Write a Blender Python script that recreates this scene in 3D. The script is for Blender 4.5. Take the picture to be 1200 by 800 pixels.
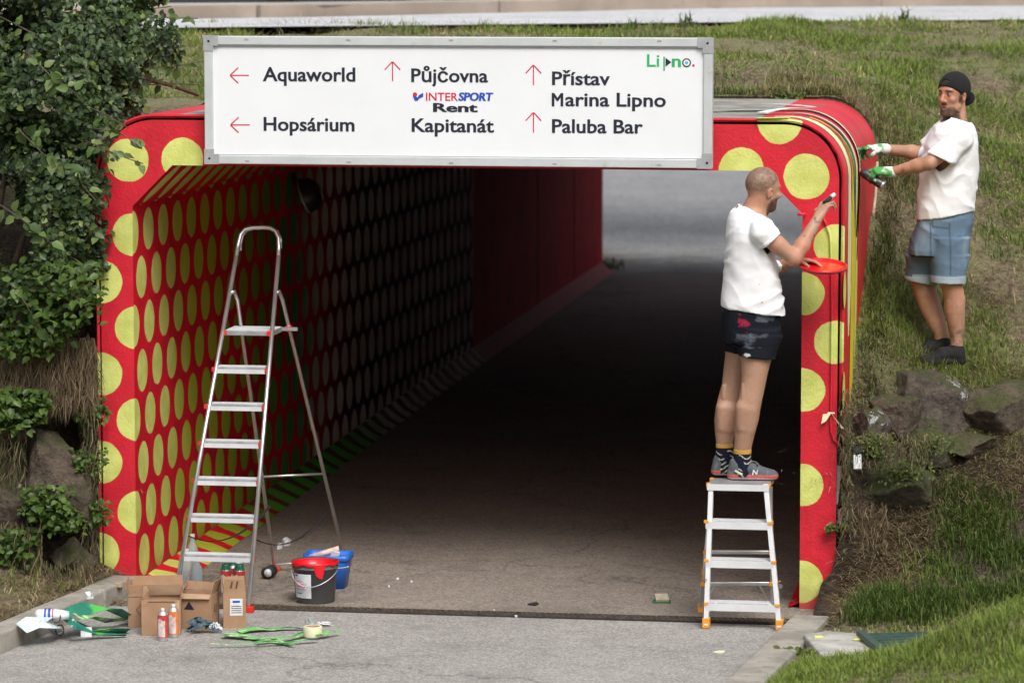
import bpy, math, random
import numpy as np
from mathutils import Vector, Matrix
for _o in list(bpy.data.objects): bpy.data.objects.remove(_o)
S = bpy.context.scene; COL = S.collection
random.seed(5); RNG = np.random.default_rng(7)

# ------------------------------------------------------------------ camera, world, sun, exposure
FPX = 4400.0
PSI = math.atan2(724, math.hypot(462, FPX)); PIT = math.atan2(462, FPX)
HV = np.array([-math.sin(PSI), math.cos(PSI), 0.]); RV = np.array([math.cos(PSI), math.sin(PSI), 0.]); ZV = np.array([0, 0, 1.])
FW = HV*math.cos(PIT)-ZV*math.sin(PIT); UP = HV*math.sin(PIT)+ZV*math.cos(PIT)
def ray(x, y): return FW+(x-600)/FPX*RV+(400-y)/FPX*UP
CAM = -22*ray(160, 691)                       # origin of the place: foot of the portal's left inner corner
def onX(x, y, X): d = ray(x, y); return CAM+d*(X-CAM[0])/d[0]
def onY(x, y, Y): d = ray(x, y); return CAM+d*(Y-CAM[1])/d[1]
def onZ(x, y, Z=0.): d = ray(x, y); return CAM+d*(Z-CAM[2])/d[2]
def atD(x, y, D): return CAM+ray(x, y)*D
def dep(P): return float(np.dot(np.asarray(P)-CAM, FW))
cd = bpy.data.cameras.new('camera'); cam = bpy.data.objects.new('camera', cd); COL.objects.link(cam)
cd.sensor_width = 36; cd.lens = 36*FPX/1200; cd.clip_end = 500; cd.clip_start = 0.5
mt = Matrix(((RV[0], UP[0], -FW[0], CAM[0]), (RV[1], UP[1], -FW[1], CAM[1]), (RV[2], UP[2], -FW[2], CAM[2]), (0, 0, 0, 1)))
cam.matrix_world = mt; S.camera = cam
cd.dof.use_dof = True; cd.dof.focus_distance = 21.2; cd.dof.aperture_fstop = 3.2

SUN_EL, SUN_AZ = math.radians(50), math.radians(152)     # azimuth from +Y clockwise
W = bpy.data.worlds.new('World'); S.world = W; W.use_nodes = True
nt = W.node_tree; bg = nt.nodes['Background']
sky = nt.nodes.new('ShaderNodeTexSky'); sky.sky_type = 'NISHITA'; sky.sun_disc = False
sky.sun_elevation = SUN_EL; sky.sun_rotation = SUN_AZ; sky.dust_density = 4; sky.air_density = 1.0; sky.ozone_density = 1
hs = nt.nodes.new('ShaderNodeHueSaturation'); hs.inputs['Saturation'].default_value = 0.35
nt.links.new(sky.outputs[0], hs.inputs['Color']); nt.links.new(hs.outputs[0], bg.inputs[0]); bg.inputs[1].default_value = 0.10
sd = bpy.data.lights.new('sun', 'SUN'); sun = bpy.data.objects.new('sun', sd); COL.objects.link(sun)
sd.energy = 1.2; sd.angle = math.radians(25); sd.color = (1, .96, .9)
sdir = Vector((math.sin(SUN_AZ)*math.cos(SUN_EL), math.cos(SUN_AZ)*math.cos(SUN_EL), math.sin(SUN_EL)))
sun.rotation_euler = sdir.to_track_quat('Z', 'Y').to_euler()
S.view_settings.view_transform = 'Standard'; S.view_settings.look = 'None'; S.view_settings.gamma = 1
S.view_settings.exposure = 0.85
S.cycles.max_bounces = 6; S.cycles.diffuse_bounces = 5

# ------------------------------------------------------------------ node + material helpers
class N:
    def __init__(s, name):
        s.m = bpy.data.materials.new(name); s.m.use_nodes = True; s.t = s.m.node_tree
        s.b = s.t.nodes['Principled BSDF']; s.out = s.t.nodes['Material Output']
    def n(s, k, **kw):
        x = s.t.nodes.new(k)
        for a, b in kw.items(): setattr(x, a, b)
        return x
    def L(s, a, b): s.t.links.new(a, b)
    def put(s, i, v):
        if hasattr(v, 'links'): s.L(v, i)
        else: i.default_value = v
    def math(s, op, a, b=0., c=0., clamp=False):
        x = s.n('ShaderNodeMath', operation=op, use_clamp=clamp)
        s.put(x.inputs[0], a); s.put(x.inputs[1], b)
        if op in ('MULTIPLY_ADD', 'SMOOTH_MIN', 'SMOOTH_MAX', 'COMPARE'): s.put(x.inputs[2], c)
        return x.outputs[0]
    def ramp(s, v, lo, hi, smooth=True):
        x = s.n('ShaderNodeMapRange'); x.interpolation_type = 'SMOOTHSTEP' if smooth else 'LINEAR'
        s.put(x.inputs[0], v); s.put(x.inputs[1], lo); s.put(x.inputs[2], hi); return x.outputs[0]
    def mix(s, f, a, b):
        x = s.n('ShaderNodeMix', data_type='RGBA')
        s.put(x.inputs[0], f)
        for i, v in ((6, a), (7, b)):
            if hasattr(v, 'links'): s.L(v, x.inputs[i])
            else: x.inputs[i].default_value = (*v[:3], 1)
        return x.outputs[2]
    def co(s, kind='Object'):
        return s.n('ShaderNodeTexCoord').outputs[kind]
    def sep(s, v):
        x = s.n('ShaderNodeSeparateXYZ'); s.L(v, x.inputs[0]); return x.outputs
    def noise(s, v, sc, det=4, rough=.55, col=False):
        x = s.n('ShaderNodeTexNoise'); x.inputs['Scale'].default_value = sc; x.inputs['Detail'].default_value = det; x.inputs['Roughness'].default_value = rough
        if v is not None: s.L(v, x.inputs['Vector'])
        return x.outputs[1 if col else 0]
    def scale(s, v, xyz):
        x = s.n('ShaderNodeMapping'); s.L(v, x.inputs[0]); x.inputs['Scale'].default_value = xyz; return x.outputs[0]
    def bump(s, h, st=.3, d=.01):
        x = s.n('ShaderNodeBump'); x.inputs['Strength'].default_value = st; x.inputs['Distance'].default_value = d
        s.L(h, x.inputs['Height']); s.L(x.outputs[0], s.b.inputs['Normal'])
    def base(s, c):
        s.put(s.b.inputs['Base Color'], (*c[:3], 1) if not hasattr(c, 'links') else c)
    def rough(s, v): s.put(s.b.inputs['Roughness'], v)

def worn(name, c, rough=.6, var=.15, sc=8., bump=.15, bsc=60., metal=0., dirt=None, dirt_amt=.3, pos='Object'):
    """a plain material with tone variation, optional dirt blotches and fine relief"""
    n = N(name); v = n.co(pos)
    a = n.noise(v, sc, 5); f = n.ramp(a, .3, .7)
    c0 = tuple(x*(1-var) for x in c); c1 = tuple(min(1, x*(1+var)) for x in c)
    colr = n.mix(f, c0, c1)
    if dirt:
        d = n.ramp(n.noise(v, sc*1.7+3, 8, .7), .62-.3*dirt_amt, .72)
        colr = n.mix(n.math('MULTIPLY', d, dirt_amt+.3), colr, dirt)
    n.base(colr); n.rough(rough); n.b.inputs['Metallic'].default_value = metal
    if bump: n.bump(n.noise(v, bsc, 4), bump, .004)
    return n.m

def attr_mat(name, rough=.6, bump=.1, bsc=150, sss=0, var=.1):
    n = N(name); a = n.n('ShaderNodeAttribute'); a.attribute_name = 'Col'; v = n.co()
    f = n.math('MULTIPLY_ADD', n.noise(v, 25, 4), 2*var, 1-var)
    x = n.n('ShaderNodeVectorMath', operation='SCALE'); n.L(a.outputs['Color'], x.inputs[0]); n.L(f, x.inputs['Scale'])
    n.base(x.outputs[0]); n.rough(rough)
    if bump: n.bump(n.noise(v, bsc, 3), bump, .002)
    if sss: n.b.inputs['Subsurface Weight'].default_value = sss; n.b.inputs['Subsurface Scale'].default_value = .008; n.b.inputs['Subsurface Radius'].default_value = (1, .4, .25)
    return n.m

# ------------------------------------------------------------------ object helpers
WL = {}
def tag(o, label=None, cat=None, group=None, kind=None):
    if label: o['label'] = label
    if cat: o['category'] = cat
    if group: o['group'] = group
    if kind: o['kind'] = kind
    return o
def empty(name, loc, label, cat, group=None, kind=None):
    o = bpy.data.objects.new(name, None); COL.objects.link(o); o.location = tuple(loc); o.empty_display_size = .1
    WL[o.name] = np.array(loc, float); return tag(o, label, cat, group, kind)
def link(name, me, mat, parent=None, smooth=False, bevel=0):
    o = bpy.data.objects.new(name, me); COL.objects.link(o)
    for m in (mat if isinstance(mat, (list, tuple)) else [mat]): me.materials.append(m)
    if parent is not None:
        o.parent = parent; o.location = tuple(-WL[parent.name])
    WL[o.name] = np.zeros(3)
    if smooth: me.polygons.foreach_set('use_smooth', [True]*len(me.polygons))
    if bevel:
        b = o.modifiers.new('bevel', 'BEVEL'); b.width = bevel; b.segments = 2; b.limit_method = 'ANGLE'
    return o
def fast(name, V, F, mat, parent=None, smooth=False, mi=None, col=None, bevel=0):
    """V (n,3) array, F (m,3|4) array: linked as one mesh object"""
    V = np.asarray(V, np.float32); F = np.asarray(F, np.int32); k = F.shape[1]
    me = bpy.data.meshes.new(name); me.vertices.add(len(V)); me.vertices.foreach_set('co', V.ravel())
    me.loops.add(F.size); me.loops.foreach_set('vertex_index', F.ravel())
    me.polygons.add(len(F)); me.polygons.foreach_set('loop_start', np.arange(0, F.size, k, dtype=np.int32))
    if mi is not None: me.polygons.foreach_set('material_index', np.asarray(mi, np.int32))
    me.update(calc_edges=True)
    if col is not None:
        a = me.color_attributes.new('Col', 'FLOAT_COLOR', 'POINT')
        a.data.foreach_set('color', np.concatenate([col, np.ones((len(col), 1))], 1).astype(np.float32).ravel())
    return link(name, me, mat, parent, smooth, bevel)
class MB:
    def __init__(s): s.V = []; s.F = []; s.M = []
    def add(s, V, F, mi=0):
        b = len(s.V); s.V += [tuple(map(float, v)) for v in V]; s.F += [tuple(b+i for i in f) for f in F]; s.M += [mi]*len(F); return s
    def box(s, lo, hi, mi=0, R=None, o=(0, 0, 0)):
        V = [(x, y, z) for z in (lo[2], hi[2]) for y in (lo[1], hi[1]) for x in (lo[0], hi[0])]
        if R is not None: V = [np.asarray(R)@np.array(v)+np.array(o) for v in V]
        return s.add(V, [(0, 2, 3, 1), (4, 5, 7, 6), (0, 1, 5, 4), (2, 6, 7, 3), (0, 4, 6, 2), (1, 3, 7, 5)], mi)
    def beam(s, a, b, w, h, up=(0, 0, 1), mi=0):
        a = np.array(a, float); b = np.array(b, float); d = b-a; L = np.linalg.norm(d); d /= L
        x = np.cross(up, d); x /= np.linalg.norm(x); y = np.cross(d, x)
        V = [p+x*sx*w/2+y*sy*h/2 for p in (a, b) for sy in (-1, 1) for sx in (-1, 1)]
        return s.add(V, [(0, 2, 3, 1), (4, 5, 7, 6), (0, 1, 5, 4), (2, 6, 7, 3), (0, 4, 6, 2), (1, 3, 7, 5)], mi)
    def tube(s, pts, r, n=8, mi=0, caps=True, closed=False, flat=1.):
        P = [np.array(p, float) for p in pts]; K = len(P); V = []; ref = None
        rs = r if isinstance(r, (list, tuple)) else [r]*K
        for i in range(K):
            if closed: d = P[(i+1) % K]-P[i-1]
            else: d = P[min(i+1, K-1)]-P[max(i-1, 0)]
            d = d/(np.linalg.norm(d)+1e-9)
            if ref is None: ref = np.array([0, 0, 1.]) if abs(d[2]) < .9 else np.array([1., 0, 0])
            x = np.cross(ref, d); x /= np.linalg.norm(x)+1e-9; y = np.cross(d, x); ref = y
            for j in range(n):
                a = 2*math.pi*j/n; V.append(P[i]+rs[i]*(math.cos(a)*x+math.sin(a)*y*flat))
        F = []
        for i in range(K if closed else K-1):
            for j in range(n):
                a, b = i*n+j, i*n+(j+1) % n; c, d2 = ((i+1) % K)*n+(j+1) % n, ((i+1) % K)*n+j
                F.append((a, b, c, d2))
        if caps and not closed: F.append(tuple(range(n-1, -1, -1))); F.append(tuple((K-1)*n+j for j in range(n)))
        return s.add(V, F, mi)
    def lathe(s, prof, o=(0, 0, 0), n=24, mi=0, R=None):
        V = []; o = np.array(o, float)
        for (r, z) in prof:
            for j in range(n):
                a = 2*math.pi*j/n; v = np.array([r*math.cos(a), r*math.sin(a), z])
                V.append((np.asarray(R)@v if R is not None else v)+o)
        F = [(i*n+j, i*n+(j+1) % n, (i+1)*n+(j+1) % n, (i+1)*n+j) for i in range(len(prof)-1) for j in range(n)]
        return s.add(V, F, mi)
    def build(s, name, mat, parent=None, smooth=False, bevel=0):
        me = bpy.data.meshes.new(name); me.from_pydata(s.V, [], s.F); me.polygons.foreach_set('material_index', s.M); me.update()
        return link(name, me, mat, parent, smooth, bevel)
def rotz(a): c, s_ = math.cos(a), math.sin(a); return np.array([[c, -s_, 0], [s_, c, 0], [0, 0, 1]])
def rotx(a): c, s_ = math.cos(a), math.sin(a); return np.array([[1, 0, 0], [0, c, -s_], [0, s_, c]])
def roty(a): c, s_ = math.cos(a), math.sin(a); return np.array([[c, 0, s_], [0, 1, 0], [-s_, 0, c]])

# vectorised value noise
def _hash(ix, iy, iz, seed):
    h = (ix.astype(np.int64)*374761393+iy.astype(np.int64)*668265263+iz.astype(np.int64)*2147483647+seed*974634777) & 0xffffffff
    h = ((h ^ (h >> 13))*1274126177) & 0xffffffff; h ^= h >> 16
    return (h & 0xffff)/65535.
def vnoise(P, sc=1., seed=0):
    P = np.asarray(P)*sc; I = np.floor(P).astype(int); f = P-I; f = f*f*(3-2*f); r = 0
    for dx in (0, 1):
        for dy in (0, 1):
            for dz in (0, 1):
                w = (f[:, 0] if dx else 1-f[:, 0])*(f[:, 1] if dy else 1-f[:, 1])*(f[:, 2] if dz else 1-f[:, 2])
                r = r+w*_hash(I[:, 0]+dx, I[:, 1]+dy, I[:, 2]+dz, seed)
    return r-.5
def fbm(P, sc=1., oct=4, seed=0):
    r = 0; a = 1.
    for i in range(oct): r = r+a*vnoise(P, sc*2**i, seed+i*7); a *= .5
    return r

# ------------------------------------------------------------------ materials
RED = (.62, .010, .028); LIME = (.64, .68, .15)
def dot_field(n, x, z, dots):
    cur = None
    for cx, cz, r in dots:
        a = n.math('SUBTRACT', x, cx); b = n.math('SUBTRACT', z, cz)
        d = n.math('SUBTRACT', n.math('SQRT', n.math('ADD', n.math('MULTIPLY', a, a), n.math('MULTIPLY', b, b))), r)
        cur = d if cur is None else n.math('MINIMUM', cur, d)
    return cur
def pxz(x, y): P = onY(x, y, 0); return P[0], P[2]
FD = []
for q in [(150, 188), (214, 187), (156, 275), (119, 330), (119, 438), (119, 541), (116, 648), (159, 384), (161, 492), (162, 600)]: FD.append((*pxz(*q), .1245))
for q, r in [((945, 207), .128), ((914, 143), .125), ((869, 199), .127), ((979, 288), .12), ((941, 344), .121), ((979, 401), .121), ((941, 457), .124), ((940, 568), .121), ((939, 681), .122)]: FD.append((*pxz(*q), r))
def wall_paint(name, kind):
    n = N(name); v = n.co(); X, Y, Z = n.sep(v)[:3]
    wob = n.math('ADD', n.math('MULTIPLY', n.math('SUBTRACT', n.noise(v, 9, 3), .5), .020), n.math('MULTIPLY', n.math('SUBTRACT', n.noise(v, 120, 2), .5), .004))
    red = n.mix(n.ramp(n.noise(v, 2.5, 6, .65), .3, .7), tuple(c*.82 for c in RED), tuple(min(1, c*1.12) for c in RED))
    red = n.mix(n.math('MULTIPLY', n.ramp(n.noise(n.scale(v, (1, 1, .15)), 9, 5), .55, .8), .35), red, (.72, .05, .07))
    lime = n.mix(n.ramp(n.noise(v, 6, 5), .3, .7), tuple(c*.84 for c in LIME), (.70, .74, .22)); lime = n.mix(n.math('MULTIPLY', n.ramp(n.noise(v, 3.1, 7, .75), .56, .68), .4), lime, (.50, .50, .16)); lime = n.mix(n.math('MULTIPLY', n.ramp(n.noise(n.scale(v, (1, 1, .3)), 40, 6, .8), .64, .72), .5), lime, (.60, .32, .12))
    if kind == 'face':
        d = n.math('ADD', dot_field(n, X, Z, FD), wob)
        m = n.ramp(d, .0025, -.0025)
        colr = n.mix(m, red, lime)
    else:
        per = .363
        if kind == 'wall':
            zz = n.math('ADD', Z, n.math('MULTIPLY', Y, .009))
            t = n.math('DIVIDE', n.math('SUBTRACT', 2.097, zz), .2735*2)     # double rows
            def lat(offy, offt):
                a = n.math('SUBTRACT', n.math('ADD', n.math('DIVIDE', n.math('SUBTRACT', Y, offy), per), .5), 0)
                a = n.math('MULTIPLY', n.math('SUBTRACT', n.math('FLOORED_MODULO', a, 1.), .5), per)
                b = n.math('ADD', n.math('SUBTRACT', t, offt), .5)
                b = n.math('MULTIPLY', n.math('SUBTRACT', n.math('FLOORED_MODULO', b, 1.), .5), .547)
                return n.math('SQRT', n.math('ADD', n.math('MULTIPLY', a, a), n.math('MULTIPLY', b, b)))
            d = n.math('MINIMUM', lat(.01, 0.), lat(.195, .5))
            d = n.math('ADD', n.math('SUBTRACT', d, .124), wob)
        elif kind == 'haunch':
            a = n.math('ADD', n.math('DIVIDE', n.math('SUBTRACT', Y, .23), per), .5)
            a = n.math('MULTIPLY', n.math('SUBTRACT', n.math('FLOORED_MODULO', a, 1.), .5), per)
            b = n.math('MULTIPLY', n.math('SUBTRACT', Z, 2.372), .98)
            d = n.math('ADD', n.math('SUBTRACT', n.math('SQRT', n.math('ADD', n.math('MULTIPLY', a, a), n.math('MULTIPLY', b, b))), .113), wob)
        elif kind == 'ceil':
            a = n.math('ADD', n.math('DIVIDE', n.math('SUBTRACT', Y, .05), per), .5)
            a = n.math('MULTIPLY', n.math('SUBTRACT', n.math('FLOORED_MODULO', a, 1.), .5), per)
            b = n.math('ADD', n.math('DIVIDE', n.math('SUBTRACT', X, .45), .314), .5)
            b = n.math('MULTIPLY', n.math('SUBTRACT', n.math('FLOORED_MODULO', b, 1.), .5), .314)
            d = n.math('ADD', n.math('SUBTRACT', n.math('SQRT', n.math('ADD', n.math('MULTIPLY', a, a), n.math('MULTIPLY', b, b))), .113), wob)
        else:   # foot strip: the dots run out across it
            a = n.math('ADD', n.math('DIVIDE', n.math('SUBTRACT', n.math('SUBTRACT', Y, n.math('MULTIPLY', X, -.2)), .35), per), .5)
            a = n.math('MULTIPLY', n.math('SUBTRACT', n.math('FLOORED_MODULO', a, 1.), .5), per)
            b = n.math('MULTIPLY', n.math('SUBTRACT', X, n.math('MULTIPLY_ADD', Y, -.0133, .14)), .62)
            d = n.math('ADD', n.math('SUBTRACT', n.math('SQRT', n.math('ADD', n.math('MULTIPLY', a, a), n.math('MULTIPLY', b, b))), .115), wob)
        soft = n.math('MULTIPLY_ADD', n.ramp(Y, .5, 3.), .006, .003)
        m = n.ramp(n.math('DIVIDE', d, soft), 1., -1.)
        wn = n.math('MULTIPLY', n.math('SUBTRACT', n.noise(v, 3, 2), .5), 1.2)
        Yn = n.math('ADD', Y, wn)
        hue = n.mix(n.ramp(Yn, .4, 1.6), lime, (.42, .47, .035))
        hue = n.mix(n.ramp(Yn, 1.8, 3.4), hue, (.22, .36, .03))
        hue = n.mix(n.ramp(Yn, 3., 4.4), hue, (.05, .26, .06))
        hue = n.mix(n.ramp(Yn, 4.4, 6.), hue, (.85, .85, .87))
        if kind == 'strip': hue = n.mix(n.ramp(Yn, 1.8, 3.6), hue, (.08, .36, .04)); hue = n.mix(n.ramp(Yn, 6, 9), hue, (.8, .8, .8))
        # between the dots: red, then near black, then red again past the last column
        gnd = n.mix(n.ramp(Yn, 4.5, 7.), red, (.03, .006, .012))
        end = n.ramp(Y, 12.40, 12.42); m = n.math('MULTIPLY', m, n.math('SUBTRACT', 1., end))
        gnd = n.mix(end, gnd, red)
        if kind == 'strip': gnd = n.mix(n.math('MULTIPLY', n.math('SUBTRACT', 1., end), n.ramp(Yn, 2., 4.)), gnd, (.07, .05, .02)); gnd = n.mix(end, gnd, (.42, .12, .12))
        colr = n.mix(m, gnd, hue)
    # grime and scuffs
    sc = n.ramp(n.noise(v, 30, 8, .75), .66, .74); colr = n.mix(n.math('MULTIPLY', sc, .35), colr, (.30, .22, .2))
    low = n.math('MULTIPLY', n.ramp(n.math('ADD', Z, n.math('MULTIPLY', n.noise(v, 7, 5), .25)), .30, .10), .45)
    if kind != 'strip': colr = n.mix(low, colr, (.16, .11, .07))
    n.base(colr); n.rough(n.math('MULTIPLY_ADD', n.noise(v, 5, 3), .2, .45) if kind == 'face' else .8)
    if kind != 'face': n.b.inputs['Specular IOR Level'].default_value = .12
    h = n.math('ADD', n.math('MULTIPLY', n.noise(v, 55, 6, .65), .6), n.noise(v, 6, 4))
    n.bump(h, .5, .012)
    return n.m
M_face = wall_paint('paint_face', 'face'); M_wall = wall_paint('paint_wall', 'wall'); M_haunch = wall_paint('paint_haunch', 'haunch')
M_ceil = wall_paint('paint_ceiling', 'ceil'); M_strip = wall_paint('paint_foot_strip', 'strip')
M_redplain = worn('red_paint', RED, .45, .14, 3, .4, 50, dirt=(.3, .1, .08), dirt_amt=.15)

def asphalt(name, c, fine=240., crack=True, dirt=False):
    n = N(name); v = n.co(); big = n.noise(v, .9, 5, .6); mid = n.noise(v, 7, 6, .65)
    g = n.n('ShaderNodeTexVoronoi'); g.inputs['Scale'].default_value = fine*.45; n.L(v, g.inputs['Vector'])
    grain = n.math('ADD', n.math('MULTIPLY', n.noise(v, fine, 3, .7), .6), n.math('MULTIPLY', n.sep(g.outputs['Color'])[0], .45))
    f = n.math('ADD', n.math('MULTIPLY', grain, .9), n.math('MULTIPLY', n.math('ADD', big, mid), .30))
    colr = n.mix(n.ramp(f, .45, 1.15, False), tuple(x*.45 for x in c), tuple(x*1.75 for x in c))
    st = n.ramp(n.noise(v, 1.3, 9, .75), .52, .64); colr = n.mix(n.math('MULTIPLY', st, .42), colr, tuple(x*.55 for x in c))
    if crack:
        w = n.n('ShaderNodeTexVoronoi', feature='DISTANCE_TO_EDGE'); w.inputs['Scale'].default_value = .38
        wv = n.n('ShaderNodeVectorMath', operation='ADD'); n.L(v, wv.inputs[0])
        nz = n.n('ShaderNodeVectorMath', operation='SCALE'); n.L(n.noise(v, 2.2, 6, .6, True), nz.inputs[0]); nz.inputs['Scale'].default_value = .8
        n.L(nz.outputs[0], wv.inputs[1]); n.L(wv.outputs[0], w.inputs['Vector'])
        cr = n.ramp(w.outputs['Distance'], .006, .001); colr = n.mix(n.math('MULTIPLY', cr, .55), colr, tuple(x*.3 for x in c))
    if dirt:      # brown soil on one side, also painted to soften the exit's light edge
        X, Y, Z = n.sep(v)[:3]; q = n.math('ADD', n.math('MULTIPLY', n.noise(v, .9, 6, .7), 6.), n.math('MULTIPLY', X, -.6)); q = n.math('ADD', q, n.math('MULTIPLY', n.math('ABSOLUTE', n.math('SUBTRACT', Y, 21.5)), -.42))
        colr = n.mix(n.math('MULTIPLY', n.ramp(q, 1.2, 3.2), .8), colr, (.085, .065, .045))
    n.base(colr); n.rough(.88); n.bump(grain, .5, .006); return n.m
M_path = asphalt('path_asphalt', (.30, .287, .27)); M_road = asphalt('road_asphalt', (.48, .485, .50), 120, False)
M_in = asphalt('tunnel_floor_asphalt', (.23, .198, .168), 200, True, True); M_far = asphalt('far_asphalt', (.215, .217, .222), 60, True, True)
M_conc = worn('weathered_concrete', (.27, .255, .225), .9, .3, 4, .6, 40, dirt=(.10, .09, .06), dirt_amt=.4)
M_slab = worn('pale_slab', (.40, .39, .36), .9, .25, 6, .5, 50, dirt=(.16, .14, .10), dirt_amt=.35)
M_kerb = worn('kerb_concrete', (.30, .28, .24), .9, .22, 5, .6, 45, dirt=(.09, .09, .05), dirt_amt=.35)
M_kerbf = worn('far_kerb', (.30, .245, .20), .9, .15, 2, .3, 30, dirt=(.2, .16, .12), dirt_amt=.2)
M_pave = worn('pavement', (.42, .41, .40), .9, .12, 3, .2, 30)
M_white_line = worn('road_line', (.68, .68, .67), .8, .08, 4, .1)
def ground_mat():
    n = N('ground_soil'); v = n.co(); a = n.noise(v, 1.6, 6, .65); b = n.noise(v, 22, 6, .7); c = n.noise(n.scale(v, (1, 1, 3)), 70, 4, .7)
    s1 = n.mix(n.ramp(b, .35, .65), (.11, .08, .048), (.30, .24, .15))
    s2 = n.mix(n.ramp(c, .35, .65), (.12, .13, .05), (.33, .30, .16))
    colr = n.mix(n.ramp(a, .42, .56), s1, s2)
    X, Y, Z = n.sep(v)[:3]
    def near(cx, cy, rx, ry): p = n.math('DIVIDE', n.math('SUBTRACT', X, cx), rx); q = n.math('DIVIDE', n.math('SUBTRACT', Y, cy), ry); return n.math('ADD', n.math('MULTIPLY', p, p), n.math('MULTIPLY', q, q))
    e_ = n.math('MINIMUM', n.math('MINIMUM', near(4.75, .3, .85, .62), near(4.2, -.3, .35, .55)), near(-1.2, .1, 1.3, .7)); e_ = n.math('ADD', e_, n.math('MULTIPLY', n.math('SUBTRACT', b, .5), 2.2))
    bare = n.mix(n.ramp(n.noise(v, 35, 7, .75), .35, .68), (.022, .016, .010), (.115, .078, .048))
    colr = n.mix(n.ramp(e_, 1.25, .6), colr, bare); n.base(colr); n.rough(.95); n.bump(n.math('ADD', b, c), .9, .03); return n.m
M_soil = ground_mat()
def rock_mat(name, c, moss=.4, splash=None):
    n = N(name); v = n.co(); a = n.noise(v, 4, 8, .7); b = n.noise(v, 26, 8, .7)
    colr = n.mix(n.ramp(n.math('ADD', a, n.math('MULTIPLY', b, .6)), .55, 1.05), tuple(x*.30 for x in c), tuple(x*1.15 for x in c))
    nz = n.sep(n.n('ShaderNodeNewGeometry').outputs['Normal'])[2]
    mo = n.ramp(n.math('ADD', n.math('MULTIPLY', nz, .25), n.noise(v, 6, 7, .7)), .62-.22*moss, .80-.2*moss)
    colr = n.mix(n.math('MULTIPLY', mo, .8), colr, n.mix(b, (.045, .06, .012), (.11, .13, .03)))
    if splash:
        X, Y, Z = n.sep(v)[:3]; d = None
        for (P, r) in splash:
            q = n.n('ShaderNodeVectorMath', operation='DISTANCE'); n.L(n.scale(v, (1, 0, 1)), q.inputs[0]); q.inputs[1].default_value = (P[0], 0, P[2])
            e = n.math('SUBTRACT', q.outputs['Value'], r); d = e if d is None else n.math('MINIMUM', d, e)
        m = n.ramp(n.math('ADD', d, n.math('MULTIPLY', n.math('SUBTRACT', n.noise(v, 34, 6, .75), .42), .22)), .0, -.01)
        colr = n.mix(m, colr, (.62, .62, .62))
    ck = n.n('ShaderNodeTexVoronoi', feature='DISTANCE_TO_EDGE'); ck.inputs['Scale'].default_value = 2.6; wv = n.n('ShaderNodeVectorMath', operation='ADD'); n.L(n.scale(v, (1, 1, 1.7)), wv.inputs[0]); n.L(n.noise(v, 5, 6, .7, True), wv.inputs[1]); n.L(wv.outputs[0], ck.inputs['Vector']); e_ = n.ramp(ck.outputs['Distance'], 0, .03)
    colr = n.mix(n.math('MULTIPLY', n.math('MULTIPLY', n.math('SUBTRACT', 1., e_), n.ramp(n.noise(v, 3, 3), .45, .6)), .5), colr, (.03, .025, .018)); n.base(colr); n.rough(.92); n.bump(n.math('ADD', n.math('ADD', n.math('MULTIPLY', a, 1.2), n.math('MULTIPLY', b, 1.3)), n.math('MULTIPLY', e_, .12)), 1., .05); return n.m
M_alu = worn('aluminium', (.62, .62, .63), .32, .12, 10, .05, 90, .85, dirt=(.3, .28, .25), dirt_amt=.15)
M_alu_dull = worn('aluminium_tread', (.42, .43, .44), .5, .2, 14, .35, 140, .6, dirt=(.5, .5, .48), dirt_amt=.25)
M_aluw = worn('aluminium_bright', (.74, .75, .77), .38, .07, 8, .05, 80, .25, dirt=(.5, .49, .47), dirt_amt=.1)
M_redplastic = worn('red_plastic', (.60, .03, .02), .45, .1, 20, .05)
M_orange = worn('orange_plastic', (.72, .30, .03), .45, .1, 20, .05)
M_rubber = worn('black_rubber', (.02, .02, .02), .7, .2, 20, .1)
M_signw = worn('sign_white', (.80, .82, .85), .38, .02, 3, .02, 20, dirt=(.72, .73, .74), dirt_amt=.06)
M_signf = worn('sign_frame_metal', (.62, .65, .66), .4, .06, 6, .1, 60, .25, dirt=(.35, .32, .27), dirt_amt=.1)
M_corner = worn('sign_corner_metal', (.42, .43, .45), .45, .1, 20, .1, 60, .3)
M_ink = worn('ink_black', (.012, .014, .03), .5, .05, 10, 0); M_inkred = worn('ink_red', (.62, .012, .05), .5, .05, 10, 0)
M_inkblue = worn('ink_blue', (.02, .07, .42), .5, .05, 10, 0); M_inkgreen = worn('ink_green', (.02, .42, .13), .5, .05, 10, 0)
M_inkcyan = worn('ink_cyan', (.07, .45, .75), .5, .05, 10, 0); M_inkwhite = worn('ink_white', (.8, .82, .85), .5, .02, 10, 0)
M_dark = worn('dark_gap', (.012, .010, .010), .9, .3, 10, .2)
M_lime = worn('lime_paint', LIME, .5, .1, 8, .2, 60); M_yellow = worn('yellow_paint', (.75, .58, .03), .45, .12, 9, .15)
M_greenp = worn('green_paint', (.03, .17, .05), .5, .3, 9, .15); M_cream = worn('cream_paint', (.74, .72, .48), .55, .1, 9, .1)
M_whitepaint = worn('white_paint', (.75, .76, .74), .6, .06, 9, .1)

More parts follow.
